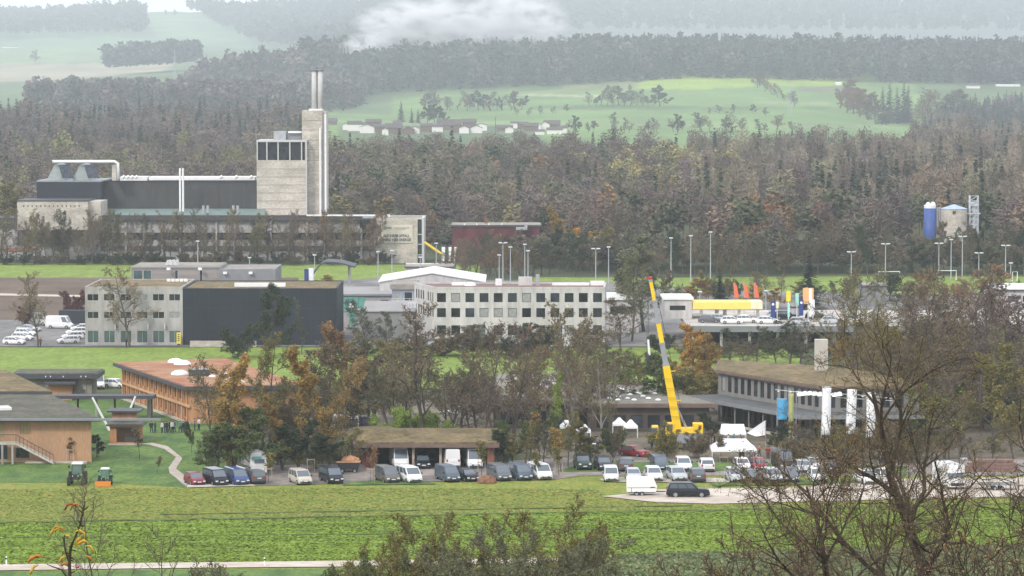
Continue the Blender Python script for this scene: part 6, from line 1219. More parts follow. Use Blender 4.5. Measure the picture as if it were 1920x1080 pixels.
t = E('rubble_trailer', 'dark trailer loaded with orange brown rubble left of the carport', 'trailer', G(653, 888) + Vector((0, 1.2, 0))); mb = MB(); mb.box((0, 0, .95), (2.5, 1.9, .9), top=(1.15, 1.1)); mb.build('tub', trim_m, t); mb = MB(); mb.box((0, 0, 1.42), (3.0, 2.2, .1)); mb.build('rim_board', M('weathered larch boards', (0, 0, 0)), t); wheels(t, [(-.8, -.8), (.8, -.8), (-.8, .8), (.8, .8)], .3)
mb = MB(); rr = random.Random(4); mb.dome((.2, 0, 1.45), 1.25, .9, .75, 10, 4)
mb.v = [(x + rr.uniform(-.12, .12), y + rr.uniform(-.12, .12), z + rr.uniform(-.1, .1)) for x, y, z in mb.v]; mb.build('rubble', M('rubble', (.42, .22, .12), .95, .2, 2), t)
for k in range(4): mb = MB(); mb.tube([(-1.3 + k * .5, .8, 1.4), (-1.35 + k * .5, .8, 2.5)], .05, 5); mb.build('stake', M('pale timber post', (0, 0, 0)), t)
t = E('flat_trailer', 'low flat trailer standing at the right end of the gravel', 'trailer', G(1872, 921) + Vector((0, 1, 0))); mb = MB(); mb.box((0, 0, .75), (4.6, 1.9, .15)); mb.build('bed', steel, t); mb = MB(); mb.box((0, -.96, .95), (4.6, .05, .35)); mb.build('side_board', fascia_g, t); mb = MB(); mb.tube([(2.3, 0, .6), (3.3, 0, .6)], .06); mb.build('drawbar', trim_m, t); wheels(t, [(-.4, -.85), (.45, -.85), (-.4, .85), (.45, .85)], .3)
t = E('timber_stack', 'long stack of reddish boards behind the right gravel yard', 'stack', G(1860, 886) + Vector((0, 1, 0))); mb = MB()
for k in range(4): mb.box((.1 * (k % 2), 0, .25 + .4 * k), (7 - .6 * k, 1.6, .3))
mb.build('boards', M('red brown boards', (.22, .13, .11), .9, .15, 1), t); mb = MB()
for k in range(3): mb.box((0, 0, .46 + .4 * k), (6, 1.4, .09))
mb.build('spacer', M('pale timber post', (0, 0, 0)), t)
o = MB().dome((0, 0, -.02), 1.25, 1.0, .95, 16, 6).build('soil_heap', M('red brown soil', (.20, .10, .06), .95, .25, 2, scale2=8, v2=.3)); o.location = G(913, 907) + Vector((0, .6, .1)); rr = random.Random(9)
for v in o.data.vertices: v.co += Vector((rr.uniform(-.08, .08), rr.uniform(-.08, .08), rr.uniform(-.05, .05)))
tag(o, 'small red brown heap of soil between two parked cars', 'heap')
o = MB().box((0, 0, 1.6), (8, 2.5, 2.6)).build('dark_container', M('blue black container', (.035, .04, .05), .6, .1, .3)); o.location = (X(137, 690), 700, 0)
for k in range(26): pass
tag(o, 'long dark container behind the white cars at the office', 'container'); md = o.modifiers.new('bevel', 'BEVEL'); md.width = .08
# tractors
def tractor(px, py, s, body, label, blade):
    t = E('tractor', label, 'tractor', G(px, py) + Vector((0, 1.5, 0)), R(-90)); t.scale = (s, s, s); P_ = paint('tractor ' + body[0], body[1])
    mb = MB(); mb.box((1.0, 0, 1.15), (1.9, .75, .75), top=(.85, .8)); mb.box((-.2, 0, .85), (2.2, .7, .4)); mb.build('bonnet', P_, t)
    mb = MB(); mb.box((1.97, 0, 1.15), (.05, .55, .55)); mb.build('grille', trim_m, t)
    mb = MB(); mb.box((-.55, 0, 2.0), (1.35, 1.35, 1.25), top=(.9, .86)); mb.build('cab_glass', M('cab glass', (.13, .2, .17), .1, .1, spec=.8), t)
    mb = MB(); mb.box((-.55, 0, 2.72), (1.6, 1.5, .2), top=(.85, .85)); mb.build('cab_roof', M('cab roof', (.62, .66, .63), .5, .05), t)
    mb = MB()
    for a in (-1, 1):
        for b in (-1, 1): mb.tube([(-.55 + a * .68, b * .69, 1.35), (-.55 + a * .6, b * .6, 2.65)], .05, 4)
    mb.build('cab_frame', P_, t)
    for sy in (-1, 1):
        mb = MB(); mb.box((-.75, sy * .86, 1.65), (1.5, .45, .12), top=(.9, 1)); mb.build('mudguard', P_, t)
        for x, r, w in ((-.75, .82, .48), (1.35, .56, .36)):
            mb = MB(); mb.tube([(x, sy * .9 - w / 2, r), (x, sy * .9 + w / 2, r)], r, 16); o = mb.build('wheel', tyre_m, t); mb = MB(); mb.tube([(x, sy * .9 - w / 2 - .02, r), (x, sy * .9 + w / 2 + .02, r)], r * .5, 10); mb.build('rim', P_, o)
        mb = MB(); mb.box((1.9, sy * .3, 1.3), (.1, .2, .15)); mb.build('headlight', lamp_m, t); mb = MB(); mb.box((.1, sy * 1.02, 2.3), (.1, .22, .32)); mb.build('mirror', trim_m, t)
    if blade: mb = MB(); mb.box((2.6, 0, .48), (.3, 2.5, .85), top=(.5, 1.06), shift=(.25, 0)); mb.build('plough_blade', M('orange paint', (.80, .28, .05), .5, .06), t); mb = MB(); mb.box((2.75, 0, .9), (.2, 2.56, .1)); mb.build('blade_edge', M('red paint', (.5, .06, .03), .5), t)
tractor(142, 911, .96, ('dark', (.035, .06, .045)), 'dark green tractor seen from the front on the meadow', False)
tractor(194, 912, .74, ('green', (.05, .22, .08)), 'smaller bright green tractor with an orange blade on the meadow', True)
# ------------------------------------------------------------------ crane
cy_ = M('crane yellow', (.88, .58, .015), .45, .06, .5); cg_ = M('crane grey', (.30, .31, .33), .5, .05); cd_ = M('crane dark', (.05, .05, .055), .6, .05)
cb = G(1272, 842); D = cb.y; t = E('mobile_crane', 'tall yellow and grey telescopic mobile crane leaning left over the school', 'crane', cb); L0 = cb.copy()
mb = MB(); mb.box((-.3, 0, 1.15), (7.6, 2.5, .6)); mb.build('chassis', cd_, t)
wheels(t, [(x, s * 1.1) for x in (-3.2, -1.8, 1.2, 2.6) for s in (-1, 1)], .55, .4)
for x in (-3.0, 2.6):
    for s in (-1, 1): mb = MB(); mb.box((x, s * 2.0, 1.15), (.35, 1.8, .3)); mb.tube([(x, s * 2.8, 1.2), (x, s * 2.8, .05)], .12, 8); mb.tube([(x, s * 2.8, .02), (x, s * 2.8, .12)], .35, 8); mb.build('outrigger', cd_, t)
mb = MB(); mb.box((-3.15, 0, 2.3), (1.1, 2.3, 1.7), top=(.75, .92)); mb.build('driver_cab', cy_, t); mb = MB(); mb.box((-3.3, -.02, 2.65), (.9, 2.34, .6)); mb.build('cab_window', cglass, t)
mb = MB(); mb.box((.6, 0, 2.35), (4.4, 2.4, 1.1), top=(.9, .92)); mb.box((-1.2, -.5, 2.8), (1.2, 1.1, 1.7), top=(.85, .9)); mb.box((2.6, 0, 2.9), (1.3, 2.4, 1.2)); mb.build('superstructure', cy_, t)
mb = MB(); mb.box((1.5, -1.35, 1.6), (3.6, .2, 1.4)); mb.build('counterweight', cg_, t); mb = MB(); mb.box((-1.25, -1.0, 3.05), (.8, .3, .8)); mb.build('cab_window', cglass, t)
def bp(px, py): p = At(px, py, D - .3); return p - L0
F0 = bp(1270, 803); A1 = bp(1249, 686); tip = bp(1219.5, 524); dirv = (tip - A1).normalized()
def boxbeam(mb, a, b, wa, wb, mi=0):
    a, b = Vector(a), Vector(b); ax = (b - a).normalized(); y = Vector((0, 1, 0)); s = ax.cross(y).normalized(); vs = []
    for p, w in ((a, wa), (b, wb)):
        for i, j in ((-1, -1), (1, -1), (1, 1), (-1, 1)): vs.append(p + s * i * w / 2 + y * j * w * .42)
    mb.add(vs, [(3, 2, 1, 0), (4, 5, 6, 7), (0, 1, 5, 4), (1, 2, 6, 5), (2, 3, 7, 6), (3, 0, 4, 7)], mi)
mb = MB(); boxbeam(mb, F0 + (F0 - A1).normalized() * .8, A1, 1.1, .95); mb.build('boom_base', cy_, t)
mb = MB(); boxbeam(mb, A1 + Vector((0, 0, .05)) - dirv * .1, A1 + dirv * .35, .9, .86); mb.build('boom_collar', cg_, t)
seg = [(0, .27, .70, cg_), (.27, .52, .62, cy_), (.52, .76, .54, cg_), (.76, 1.0, .44, cy_)]
for a, b, w_, m in seg:
    mb = MB(); p, q = A1.lerp(tip, a), A1.lerp(tip, b); boxbeam(mb, p, q, w_, w_); mb.build('boom_section', m, t); mb = MB(); boxbeam(mb, q - dirv * .3, q, w_ + .12, w_ + .12); mb.build('boom_collar', cg_, t)
mb = MB(); mb.box(tip + Vector((0, 0, .25)), (.4, .5, .35)); mb.box(tip + Vector((-.3, 0, .1)), (.5, .2, .2)); mb.build('boom_head', M('red paint', (0, 0, 0)), t)
mb = MB(); q = F0.lerp(A1, .55) + Vector((1.0, 0, -.6)); mb.tube([Vector((1.0, 0, 3.0)) * 1, F0.lerp(A1, .5)], .16, 8); mb.build('luffing_cylinder', steel, t)
for f in (.2, .35, .5, .65, .8): mb = MB(); c = F0.lerp(A1, f); mb.box(c + Vector((.05, -.75, 0)), (1.3 - .3 * f, .06, .08)); mb.build('boom_rib', M('deep yellow', (.6, .38, .02), .5), t)
mb = MB(); mb.tube([F0 + Vector((.9, -.2, .6)), A1 + Vector((.75, -.1, .3)), tip + Vector((.35, 0, .2))], .035, 4); mb.build('hoist_rope', cd_, t)
for f in (.45, .92): mb = MB(); c = F0.lerp(A1, f); mb.box(c + Vector((.85, -.3, 0)), (.6, .12, .12)); mb.build('bracket', cy_, t)
hx = tip + Vector((-.35, 0, 0))
mb = MB(); zb_ = bp(1218, 668).z; mb.tube([hx + Vector((-.08, 0, 0)), (hx.x - .08, hx.y, zb_)], .025, 4); mb.tube([hx + Vector((.12, 0, 0)), (hx.x + .12, hx.y, zb_)], .025, 4); mb.build('hoist_rope', cd_, t)
mb = MB(); mb.box((hx.x, hx.y, zb_ - .1), (.55, .4, .8), top=(.6, .8)); mb.tube([(hx.x, hx.y, zb_ - .5), (hx.x, hx.y, zb_ - 1.1), (hx.x + .25, hx.y, zb_ - 1.3)], .08, 6); mb.build('hook_block', cd_, t)
o = MB(); o.box((0, 0, 0), (.28, .28, 2.1)); o = o.build('hanging_beam', white_m); o.location = L0 + Vector((hx.x + .15, hx.y, zb_ + 1.2)); o.rotation_euler = (0, R(-5), 0); tag(o, 'short white beam hanging from the crane rope', 'beam')
# ------------------------------------------------------------------ tents and stalls
def pavilion(px0, px1, yt, ye, yb, label, rise_flat=.0, dep=None, name='marquee', legs=True):
    p0, p1 = G(px0, yb), G(px1, yb); m = mpp(p0); wd = p1.x - p0.x; dp = dep or min(wd, 4); c = (p0 + p1) / 2 + Vector((0, dp / 2, 0)); he = (yb - ye) * m; ht = (yb - yt) * m
    t = E(name, label, 'tent', c); hx_, hy = wd / 2, dp / 2; r = rise_flat * hx_; mb = MB(); th = .03
    b = [(-hx_, -hy, he), (hx_, -hy, he), (hx_, hy, he), (-hx_, hy, he)]; mid = [((x * .5 + (r if x > 0 else -r) * .5), y * .5, he + (ht - he) * .45) for x, y, z in b]; tp = [(-r - .05, -.05, ht), (r + .05, -.05, ht), (r + .05, .05, ht), (-r - .05, .05, ht)]; lo = [(x, y, he - .28) for x, y, z in b]
    vs = lo + b + mid + tp; fs = []
    for k in range(3):
        for i in range(4): fs.append((k * 4 + i, k * 4 + (i + 1) % 4, (k + 1) * 4 + (i + 1) % 4, (k + 1) * 4 + i))
    fs.append((12, 13, 14, 15)); mb.add(vs, fs); o = mb.build('canopy', white_pvc, t); sm = o.modifiers.new('thick', 'SOLIDIFY'); sm.thickness = th
    if legs:
        for x, y, z in b: a = MB(); a.tube([(x * .97, y * .97, 0), (x * .97, y * .97, he)], .05, 5); a.build('leg', white_m, t)
    return t
pavilion(1334, 1419, 826, 843, 868, 'largest white marquee beside the school lot', .55, 5)
pavilion(1351, 1399, 797, 812, 838, 'white flat market tent above the largest marquee', .85, 3)
t = E('shade_sail', 'white sagging sail tied up right of the market tent', 'sail', G(1418, 838)); mb = MB(); q = [(-1.3, 0, 1.9), (1.2, .2, 3.6), (1.3, .3, 1.6), (-.1, -.6, 1.5)]; mb.v = q; mb.f = [(0, 3, 2, 1)]; mb.m = [0]; o = mb.build('cloth', white_pvc, t); sm = o.modifiers.new('s', 'SOLIDIFY'); sm.thickness = .03
for x, z in ((-1.3, 2.0), (1.25, 3.6)): mb = MB(); mb.tube([(x, .1, 0), (x, .1, z)], .05, 5); mb.build('post', steel, t)
t = pavilion(1226, 1314, 769, 781, 806, 'long white awning behind the crane body', .95, 3)
pavilion(1149, 1174, 784, 795, 818, 'left small white tent before the mossy roof', .1, 2.2); pavilion(1170, 1196, 788, 800, 822, 'right small white tent before the mossy roof', .1, 2.2)
pavilion(624, 673, 763, 781, 806, 'peaked white marquee left behind the carport', .05, 3.2); pavilion(1050, 1078, 789, 800, 826, 'white tent half hidden by the trees left of the pale trunk', .3, 2.4); pavilion(1078, 1108, 797, 808, 832, 'white tent right of the pale trunk', .3, 2.4)
pavilion(832, 870, 762, 772, 800, 'white tent seen through the bare trees above the green bushes', .4, 2.6)
t = E('market_stall', 'blue covered stall beside the peaked white marquee', 'stall', G(681, 804)); mb = MB(); mb.box((0, .5, .75), (1.3, 1.0, 1.5)); mb.build('blue_tarp', M('blue tarpaulin', (.03, .05, .2), .7, .1, 2), t); mb = MB(); mb.box((.0, .5, 1.6), (1.5, 1.2, .08)); mb.build('stall_roof', fascia, t)
for i, (px, py, wd) in enumerate(((1104, 842, 1.9), (680, 811, .9), (1148, 846, 1.4), (1357, 868, 1.2))):
    t = E('table', f'{("white topped", "small white", "grey", "dark wooden")[i]} table ' + ('left of the red car', 'on the carport roof edge yard', 'behind the red car', 'before the largest marquee')[i], 'table', G(px, py)); mb = MB(); mb.box((0, 0, .74), (wd, .8, .06)); mb.build('table_top', (white_m, white_m, steel, timber_b)[i], t)
    for a in (-1, 1):
        for b in (-1, 1): mb = MB(); mb.tube([(a * wd * .42, b * .33, 0), (a * wd * .42, b * .33, .71)], .03, 4); mb.build('leg', steel, t)
# banners
def banner(px, yt, yb, ybase, wpx, mat, label, tilt=0, marks=False, name='banner_flag'):
    p = G(px - wpx / 2, ybase); m = mpp(p); h0, h1, wd = (ybase - yb) * m, (ybase - yt) * m, wpx * m; t = E(name, label, 'banner', p, 0); t.rotation_euler = (0, R(tilt), 0)
    mb = MB(); mb.tube([(0, 0, 0), (0, 0, h1 + .1)], .05, 6); mb.tube([(0, 0, h1), (wd, 0, h1)], .03, 5); mb.build('pole', steel, t); mb = MB(); n = 12
    mb.v = [(x_, -.07 + .05 * math.sin(k * .7), h0 + (h1 - h0) * k / n) for k in range(n + 1) for x_ in (.04, wd)]; mb.f = [(2 * k, 2 * k + 1, 2 * k + 3, 2 * k + 2) for k in range(n)]; mb.m = [0] * n
    o = mb.build('cloth', mat, t, True); s = o.modifiers.new('s', 'SOLIDIFY'); s.thickness = .02
    if marks:
        rg = random.Random(int(px)); mb = MB(); z = h0 + .5
        while z < h1 - .6:
            x = wd * .5 + rg.uniform(-.1, .1); pts = [(x + rg.uniform(-.28, .28), -.28, z + j * .14) for j in range(4)]; mb.tube(pts, .02, 4); z += rg.uniform(.9, 1.4)
        mb.build('printed_mark', M('violet print', (.40, .38, .58), .8), t)
banner(1547, 724, 815, 868, 17, white_pvc, 'left of the three tall white banners', 1, True); banner(1592, 729, 813, 868, 18, white_pvc, 'middle of the three tall white banners', 2, True); banner(1632, 735, 820, 868, 17, white_pvc, 'right of the three tall white banners', 0, True)
banner(1466, 747, 787, 850, 19, M('sky blue cloth', (.09, .36, .62), .7, .05), 'bright blue banner left of the narrow green one'); banner(1483, 738, 812, 852, 9, M('olive green cloth', (.40, .43, .16), .7, .05), 'narrow olive green banner beside the blue one')
t = E('garden_canopy', 'gathered white cloth canopy strung between the school canopy and the banners', 'canopy', G(1535, 850)); mb = MB(); rg = random.Random(2)
for k in range(9):
    x = -2.9 + k * .66; z = 8.1 + .12 * math.sin(k * .8); mb.add([(x, -.5, z - .42), (x + .68, -.5, z - .36), (x + .70, .9, z), (x + .34, .1, z + .12), (x, .6, z - .1)], [(0, 1, 2, 3), (0, 3, 4)])
o = mb.build('cloth', white_pvc, t); s = o.modifiers.new('s', 'SOLIDIFY'); s.thickness = .03
mb = MB(); mb.tube([(-5.8, 0, 8.5), (-3, 0, 8.2), (0, 0, 8.1), (5.2, 0, 7.8), (10, 0, 7.3)], .035, 4); mb.tube([(-3, 0, 8.3), (3, 0, 7.4), (10.5, 0, 7.0)], .03, 4); mb.build('rope', white_m, t)
for x in (-3, 4): mb = MB(); mb.tube([(x, .2, 0), (x, .2, 8.3)], .07, 6); mb.build('post', steel, t)
for k in range(10): mb = MB(); mb.dome((-5.4 + k * 1.6, 0, 8.25 - .1 * k), .14, .14, .14, 6, 3); mb.build('bulb', white_m, t)
# petrol pylons and flags on the deck
def pylon(px, y0, y1, wpx, mat, label, z=4.2, name='sign_pylon', cap=None, dot=None, d=650):
    x = X(px, d); m = mpp((0, d, 5)); z0, z1 = CAMZ - (y1 - YH) * d / FPX, CAMZ - (y0 - YH) * d / FPX; t = E(name, label, 'sign', (x, d, z)); mb = MB(); mb.box((0, 0, (z0 + z1) / 2 - z), (wpx * m, .4, z1 - z0)); mb.build('panel', mat, t)
    if z0 > z + .1: mb = MB(); mb.tube([(0, 0, 0), (0, 0, z0 - z)], .1, 6); mb.build('post', white_m, t)
    if cap: mb = MB(); mb.tube([(0, -.25, z1 - z - cap[1]), (0, .25, z1 - z - cap[1])], wpx * m / 2, 12); mb.build('round_top', mat, t)
    if dot: mb = MB(); mb.tube([(0, -.24, z1 - z - .55), (0, -.2, z1 - z - .55)], .24, 10); mb.build('emblem', dot, t)
    return t
pylon(1449, 565, 596, 8, navy, 'left dark blue pylon with a white disc at the petrol station', dot=white_m); pylon(1502, 562, 592, 8, navy, 'right dark blue pylon with a white disc before the orange board', dot=white_m)
pylon(1478, 549, 565, 8, M('sign yellow', (.85, .65, .03), .5), 'yellow rounded sign on a post', cap=(0, .0)); pylon(1478.5, 570, 594, 4, M('mint panel', (.35, .70, .60), .5), 'narrow mint green sign under the yellow one', d=649); pylon(1494, 550, 572, 6, M('mint panel', (0, 0, 0)), 'pale mint banner between the yellow and blue signs', d=652)
pylon(1515, 540, 570, 20, M('orange board', (.80, .45, .20), .6, .1, .6, (1, 1, .1)), 'wide orange board before the dark spruce', d=654); pylon(1519, 541, 594, 5, white_m, 'tall narrow white pylon before the orange board', d=648); pylon(1524, 562, 592, 6, white_m, 'short white pylon with grey marks right of the tall one', d=647); pylon(1457, 566, 578, 5, M('pale yellow', (0, 0, 0)), 'small pale yellow sign beside the left blue pylon', d=652)
building('pump_kiosk', 'small grey block between the petrol pylons', rect(X(1484, 653), X(1500, 653), 653, 656), dz, 2.2, M('light grey block', (.45, .45, .46), .8), gravel_roof, {}, over=.1)
for i, px in enumerate((1376, 1395, 1414)):
    d = 668; t = E('feather_flag', ('left', 'middle', 'right')[i] + ' of the three red orange feather flags behind the canopy', 'flag', (X(px, d), d, dz), group='red feather flags'); mb = MB(); z1 = gz(530, d) - dz; mb.tube([(0, 0, 0), (0, 0, z1)], .05, 5); mb.build('pole', steel, t)
    mb = MB()
    for k in range(6): wd = (.85, .82, .8, .75, .7, .45)[k]; a = z1 - 2.9 + k * .48; mb.box((.06 + wd / 2 - .04 * k, .04 * (k % 2), a + .24), (wd, .04, .5))
    mb.build('cloth', M('red orange cloth', (.75, .16, .07), .7, .06), t)
d = 644; t = E('shop_sign', 'yellow upright sign at the right corner of the grey office', 'sign', (X(335, d), d, 0)); mb = MB(); mb.box((0, 0, 1.4), (.75, .15, 2.1)); mb.build('panel', M('sign yellow', (0, 0, 0)), t)
for k in range(4): mb = MB(); mb.box((0, -.09, 2.1 - k * .38), (.32, .02, .2)); mb.build('lettering', trim_m, t)
mb = MB(); mb.box((0, 0, .17), (.5, .3, .34)); mb.build('foot', trim_m, t)
# ------------------------------------------------------------------ masts and lamps
def mast(px, yt, yb, heads, label, name='floodlight_mast', h2=0):
    p = G(px, yb); m = mpp(p); h = (yb - yt) * m; t = E(name, label, 'floodlight' if name[0] == 'f' else 'street lamp', p, group='floodlight masts' if name[0] == 'f' else 'street lamps'); mb = MB(); mb.tube([(0, 0, 0), (0, 0, h)], [.17, .09], 6); mb.build('pole', M('mast grey', (.38, .40, .42), .5, .05), t)
    w_ = .75 * heads; mb = MB(); mb.box((0, 0, h - .15), (max(.5, w_), .12, .12)); mb.build('cross_arm', steel, t)
    for k in range(heads): mb = MB(); mb.box(((k - (heads - 1) / 2) * 1.25 if heads > 1 else 0, -.15, h + .02), (.9 if heads < 3 else .7, .5, .22)); mb.build('lamp_head', M('lamp head', (.72, .73, .75), .4), t)
MS = [(943, 455, 535, 2), (957, 463, 540, 1), (984, 458, 532, 1), (990, 470, 534, 1), (1117, 466, 532, 2), (1141, 463, 532, 1), (1258, 446, 530, 1), (1295, 442, 532, 1), (1332, 435, 532, 1), (1596, 472, 528, 2), (1660, 457, 532, 2), (1760, 456, 522, 2), (1783, 449, 524, 1), (1804, 443, 524, 2), (1835, 474, 524, 2), (1885, 460, 534, 2), (1895, 493, 530, 1), (936, 478, 534, 1)]
for i, (px, a, b, hd) in enumerate(sorted(MS)): mast(px, a, b, hd, f'{nth(i)} floodlight mast from the left along the sports field')
for px, a, b, lab in [(371, 452, 515, 'tall lamp with a white head before the hedgerow'), (468, 483, 515, 'short lamp in the hedgerow left of the arched canopy'), (590, 478, 520, 'lamp behind the blue panel'), (709, 472, 527, 'lamp left before the bannered concrete block'), (735, 470, 530, 'second lamp before the bannered concrete block'), (788, 482, 528, 'lamp at the corner of the concrete block'), (818, 456, 528, 'lamp between the yellow conveyor and the white flags'), (1436, 545, 600, 'lamp at the right end of the yellow canopy'), (1312, 547, 600, 'lamp at the left end of the yellow canopy'), (1806, 860, 880, 'short lamp right of the motor home')]:
    mast(px, a, b, 1, lab, 'street_lamp')
for px, a, b, wpx, lab in ((1667, 519, 528, 40, 'left white football goal'), (1775, 514, 526, 36, 'middle football goal behind the reddish tree'), (1903, 511, 528, 9, 'narrow right football goal seen from the side')):
    p = G(px, b); m = mpp(p); h = 2.44 if wpx > 20 else 2.4; wd = wpx * m; t = E('football_goal', lab, 'goal', p); mb = MB(); mb.tube([(-wd / 2, 0, 0), (-wd / 2, 0, h), (wd / 2, 0, h), (wd / 2, 0, 0)], .1, 4); mb.tube([(-wd / 2, 0, h), (-wd / 2, 1.5, 0)], .06, 4); mb.tube([(wd / 2, 0, h), (wd / 2, 1.5, 0)], .06, 4); mb.build('frame', white_m, t)
for px, yb, lab in ((12, 1061, 'left roadside marker post beside the farm road'), (496, 1063, 'second roadside marker post beside the farm road')):
    p = G(px, yb); t = E('marker_post', lab, 'post', p); mb = MB(); mb.box((0, 0, .5), (.14, .1, 1.0)); mb.build('post', white_m, t); mb = MB(); mb.box((0, -.003, .75), (.15, .11, .18)); mb.build('band', trim_m, t)
# staked young trees
for i, (px, yt, yb, wpx, leaf, lab) in enumerate([(131, 818, 868, 24, 'rust', 'young red leaved tree tied to stakes at the near timber hall'), (583, 800, 887, 40, 'brown', 'young bare tree with a stake frame beside the marked lot'), (503, 850, 905, 34, 'olive', 'young olive tree with stakes right of the grey car'), (695, 835, 905, 26, 'rust', 'young reddish tree before the carport corner'), (903, 825, 892, 34, 'olive', 'young bare tree before the right carport bay'), (1012, 845, 900, 26, 'olive', 'young tree before the white van'), (1048, 835, 892, 30, 'olive', 'young tree with stake frame right of the white van'), (1148, 800, 868, 34, 'brown', 'young bare tree left of the red car'), (262, 800, 862, 30, None, 'thin bare young tree on the lawn below the kiosk'), (1215, 850, 872, 14, None, 'thin bare sapling right of the red car'), (295, 855, 888, 18, None, 'tiny bare tree on the lawn left of the footpath'), (1352, 812, 866, 30, None, 'thin bare tree left of the largest marquee')]):
    t = tree('young', px, yt, yb, wpx, lab, 'young_tree', leaf or 'brown', tw=twig)
    if i in (0, 1, 2, 3, 4, 6): 
        fr = E('tree_stake_frame', 'wooden stake frame of the young tree ' + ('at the near timber hall', 'beside the marked lot', 'right of the grey car', 'before the carport corner', 'before the right bay', '', 'right of the white van')[i], 'stakes', t.location + Vector((0, 0, 0)))
        for a in (-.45, .45):
            mb = MB(); mb.tube([(a, 0, 0), (a, 0, 1.9)], .05, 5); mb.build('stake', M('pale timber post', (0, 0, 0)), fr)
        mb = MB(); mb.box((0, 0, 1.7), (.9, .06, .1)); mb.build('cross_bar', M('pale timber post', (0, 0, 0)), fr)
# ------------------------------------------------------------------ people
skin_m = M('skin', (.45, .27, .19), .7, .03)
PM = []
def make_person(seed):
    rg = random.Random(seed); st = rg.uniform(.02, .16); V = [(0, 0, .95), (0, .0, 1.15), (0, 0, 1.38), (0, -.01, 1.50), (0, -.02, 1.60), (0, -.03, 1.70)]; Ra = [.15, .15, .17, .065, .095, .075]; Ed = [(0, 1), (1, 2), (2, 3), (3, 4), (4, 5)]
    for s in (-1, 1):
        b = len(V); y1 = s * st * rg.choice((0, 1)); V += [(s * .10, 0, .88), (s * .11, y1 * .5 - .02, .50), (s * .12, y1, .09), (s * .13, y1 - .16, .04)]; Ra += [.11, .075, .05, .045]; Ed += [(0, b), (b, b + 1), (b + 1, b + 2), (b + 2, b + 3)]
        b = len(V); k = rg.choice((0, 0, 1)); V += [(s * .20, 0, 1.40), (s * (.27 if not k else .25), .02, 1.14), (s * (.26 if not k else .12), -.08 if not k else -.24, .92 if not k else 1.10), (s * (.25 if not k else .06), -.11 if not k else -.30, .83 if not k else 1.12)]; Ra += [.075, .055, .042, .035]; Ed += [(2, b), (b, b + 1), (b + 1, b + 2), (b + 2, b + 3)]
    me = bpy.data.meshes.new('person'); me.from_pydata(V, Ed, []); o = bpy.data.objects.new('person', me); COL.objects.link(o); sk = o.modifiers.new('skin', 'SKIN'); me.skin_vertices[0].data[0].use_root = True
    for i, r in enumerate(Ra): me.skin_vertices[0].data[i].radius = (r * (1.25 if i in (0, 1, 2) else 1), r)
    o.modifiers.new('sub', 'SUBSURF').levels = 1; dg = bpy.context.evaluated_depsgraph_get(); nm = bpy.data.meshes.new_from_object(o.evaluated_get(dg)); bpy.data.objects.remove(o)
    for m in (M('jacket a', (.03, .035, .05), .8), M('trousers a', (.04, .045, .07), .85), skin_m, trim_m): nm.materials.append(m)
    for p in nm.polygons:
        c = p.center; hand = abs(c.x) > .2 and c.z < .88 or (c.y < -.27 and c.z > 1)
        p.material_index = 2 if c.z > 1.5 or hand else 3 if c.z < .1 else 1 if c.z < .9 and abs(c.x) < .24 else 0; p.use_smooth = True
    h = MB(); h.dome((0, .0, 1.62), .105, .115, .13, 10, 4); ho = h.build('hair', M('brown hair', (.05, .035, .025), .8), None, True); hm = ho.data; bpy.data.objects.remove(ho); return nm, hm
PM = [make_person(s) for s in range(4)]
JK = [M('jacket ' + n, c, .8) for n, c in (('black', (.02, .02, .025)), ('navy', (.03, .045, .10)), ('white', (.6, .6, .58)), ('grey', (.18, .18, .19)), ('green', (.06, .10, .07)), ('orange', (.7, .2, .04)), ('red', (.3, .04, .04)), ('teal', (.05, .2, .2)))]
JN = ['black', 'navy', 'white', 'grey', 'green', 'orange', 'red', 'teal']; pr_ = random.Random(6)
def person(px, py, j, where, z=0):
    me, hm = PM[pr_.randrange(4)]; p = G(px, py, z); o = bpy.data.objects.new('person', me); COL.objects.link(o); o.location = p; o.rotation_euler = (0, 0, pr_.uniform(-2.5, 2.5)); s = pr_.uniform(.95, 1.06) ; o.scale = (s * 1.1, s * 1.1, s)
    o.material_slots[0].link = 'OBJECT'; o.material_slots[0].material = JK[j]; h = bpy.data.objects.new('hair', hm); COL.objects.link(h); h.parent = o; tag(o, f'person in a {JN[j]} jacket {where}', 'person')
pl = [(284, 812, 0), (291, 812, 4), (304, 812, 2), (309, 813, 1), (313, 812, 0), (318, 811, 0), (323, 812, 2), (327, 810, 1), (338, 812, 7), (343, 812, 0), (347, 809, 3), (352, 810, 1), (365, 808, 3), (373, 807, 2)]
for i, (px, py, j) in enumerate(pl): person(px, py, j, f'{nth(i)} from the left in the group before the timber school')
for px, py, j, wh in [(76, 650, 6, 'beside the bare tree on the office car park'), (237, 651, 0, 'under the bare tree before the grey office'), (693, 803, 1, 'beside the blue stall'), (704, 802, 3, 'right of the blue stall'), (1388, 864, 0, 'before the right corner of the largest marquee'), (1394, 866, 0, 'close right of another at the largest marquee'), (1424, 856, 5, 'right of the largest marquee'), (1318, 838, 1, 'between the crane and the marquees'), (1326, 840, 0, 'second between the crane and the marquees'), (1312, 842, 3, 'close behind the crane carrier'), (1340, 836, 0, 'left of the white market tent'), (1366, 838, 2, 'below the white market tent'), (1376, 838, 7, 'below the right end of the market tent'), (1117, 838, 0, 'right of the white topped table'), (1121, 842, 3, 'close to another at the white topped table'), (1408, 868, 3, 'on the lot behind the red car row'), (1440, 862, 6, 'behind the tall dark van'), (1655, 870, 2, 'behind the large white car')]:
    person(px, py, j, wh)
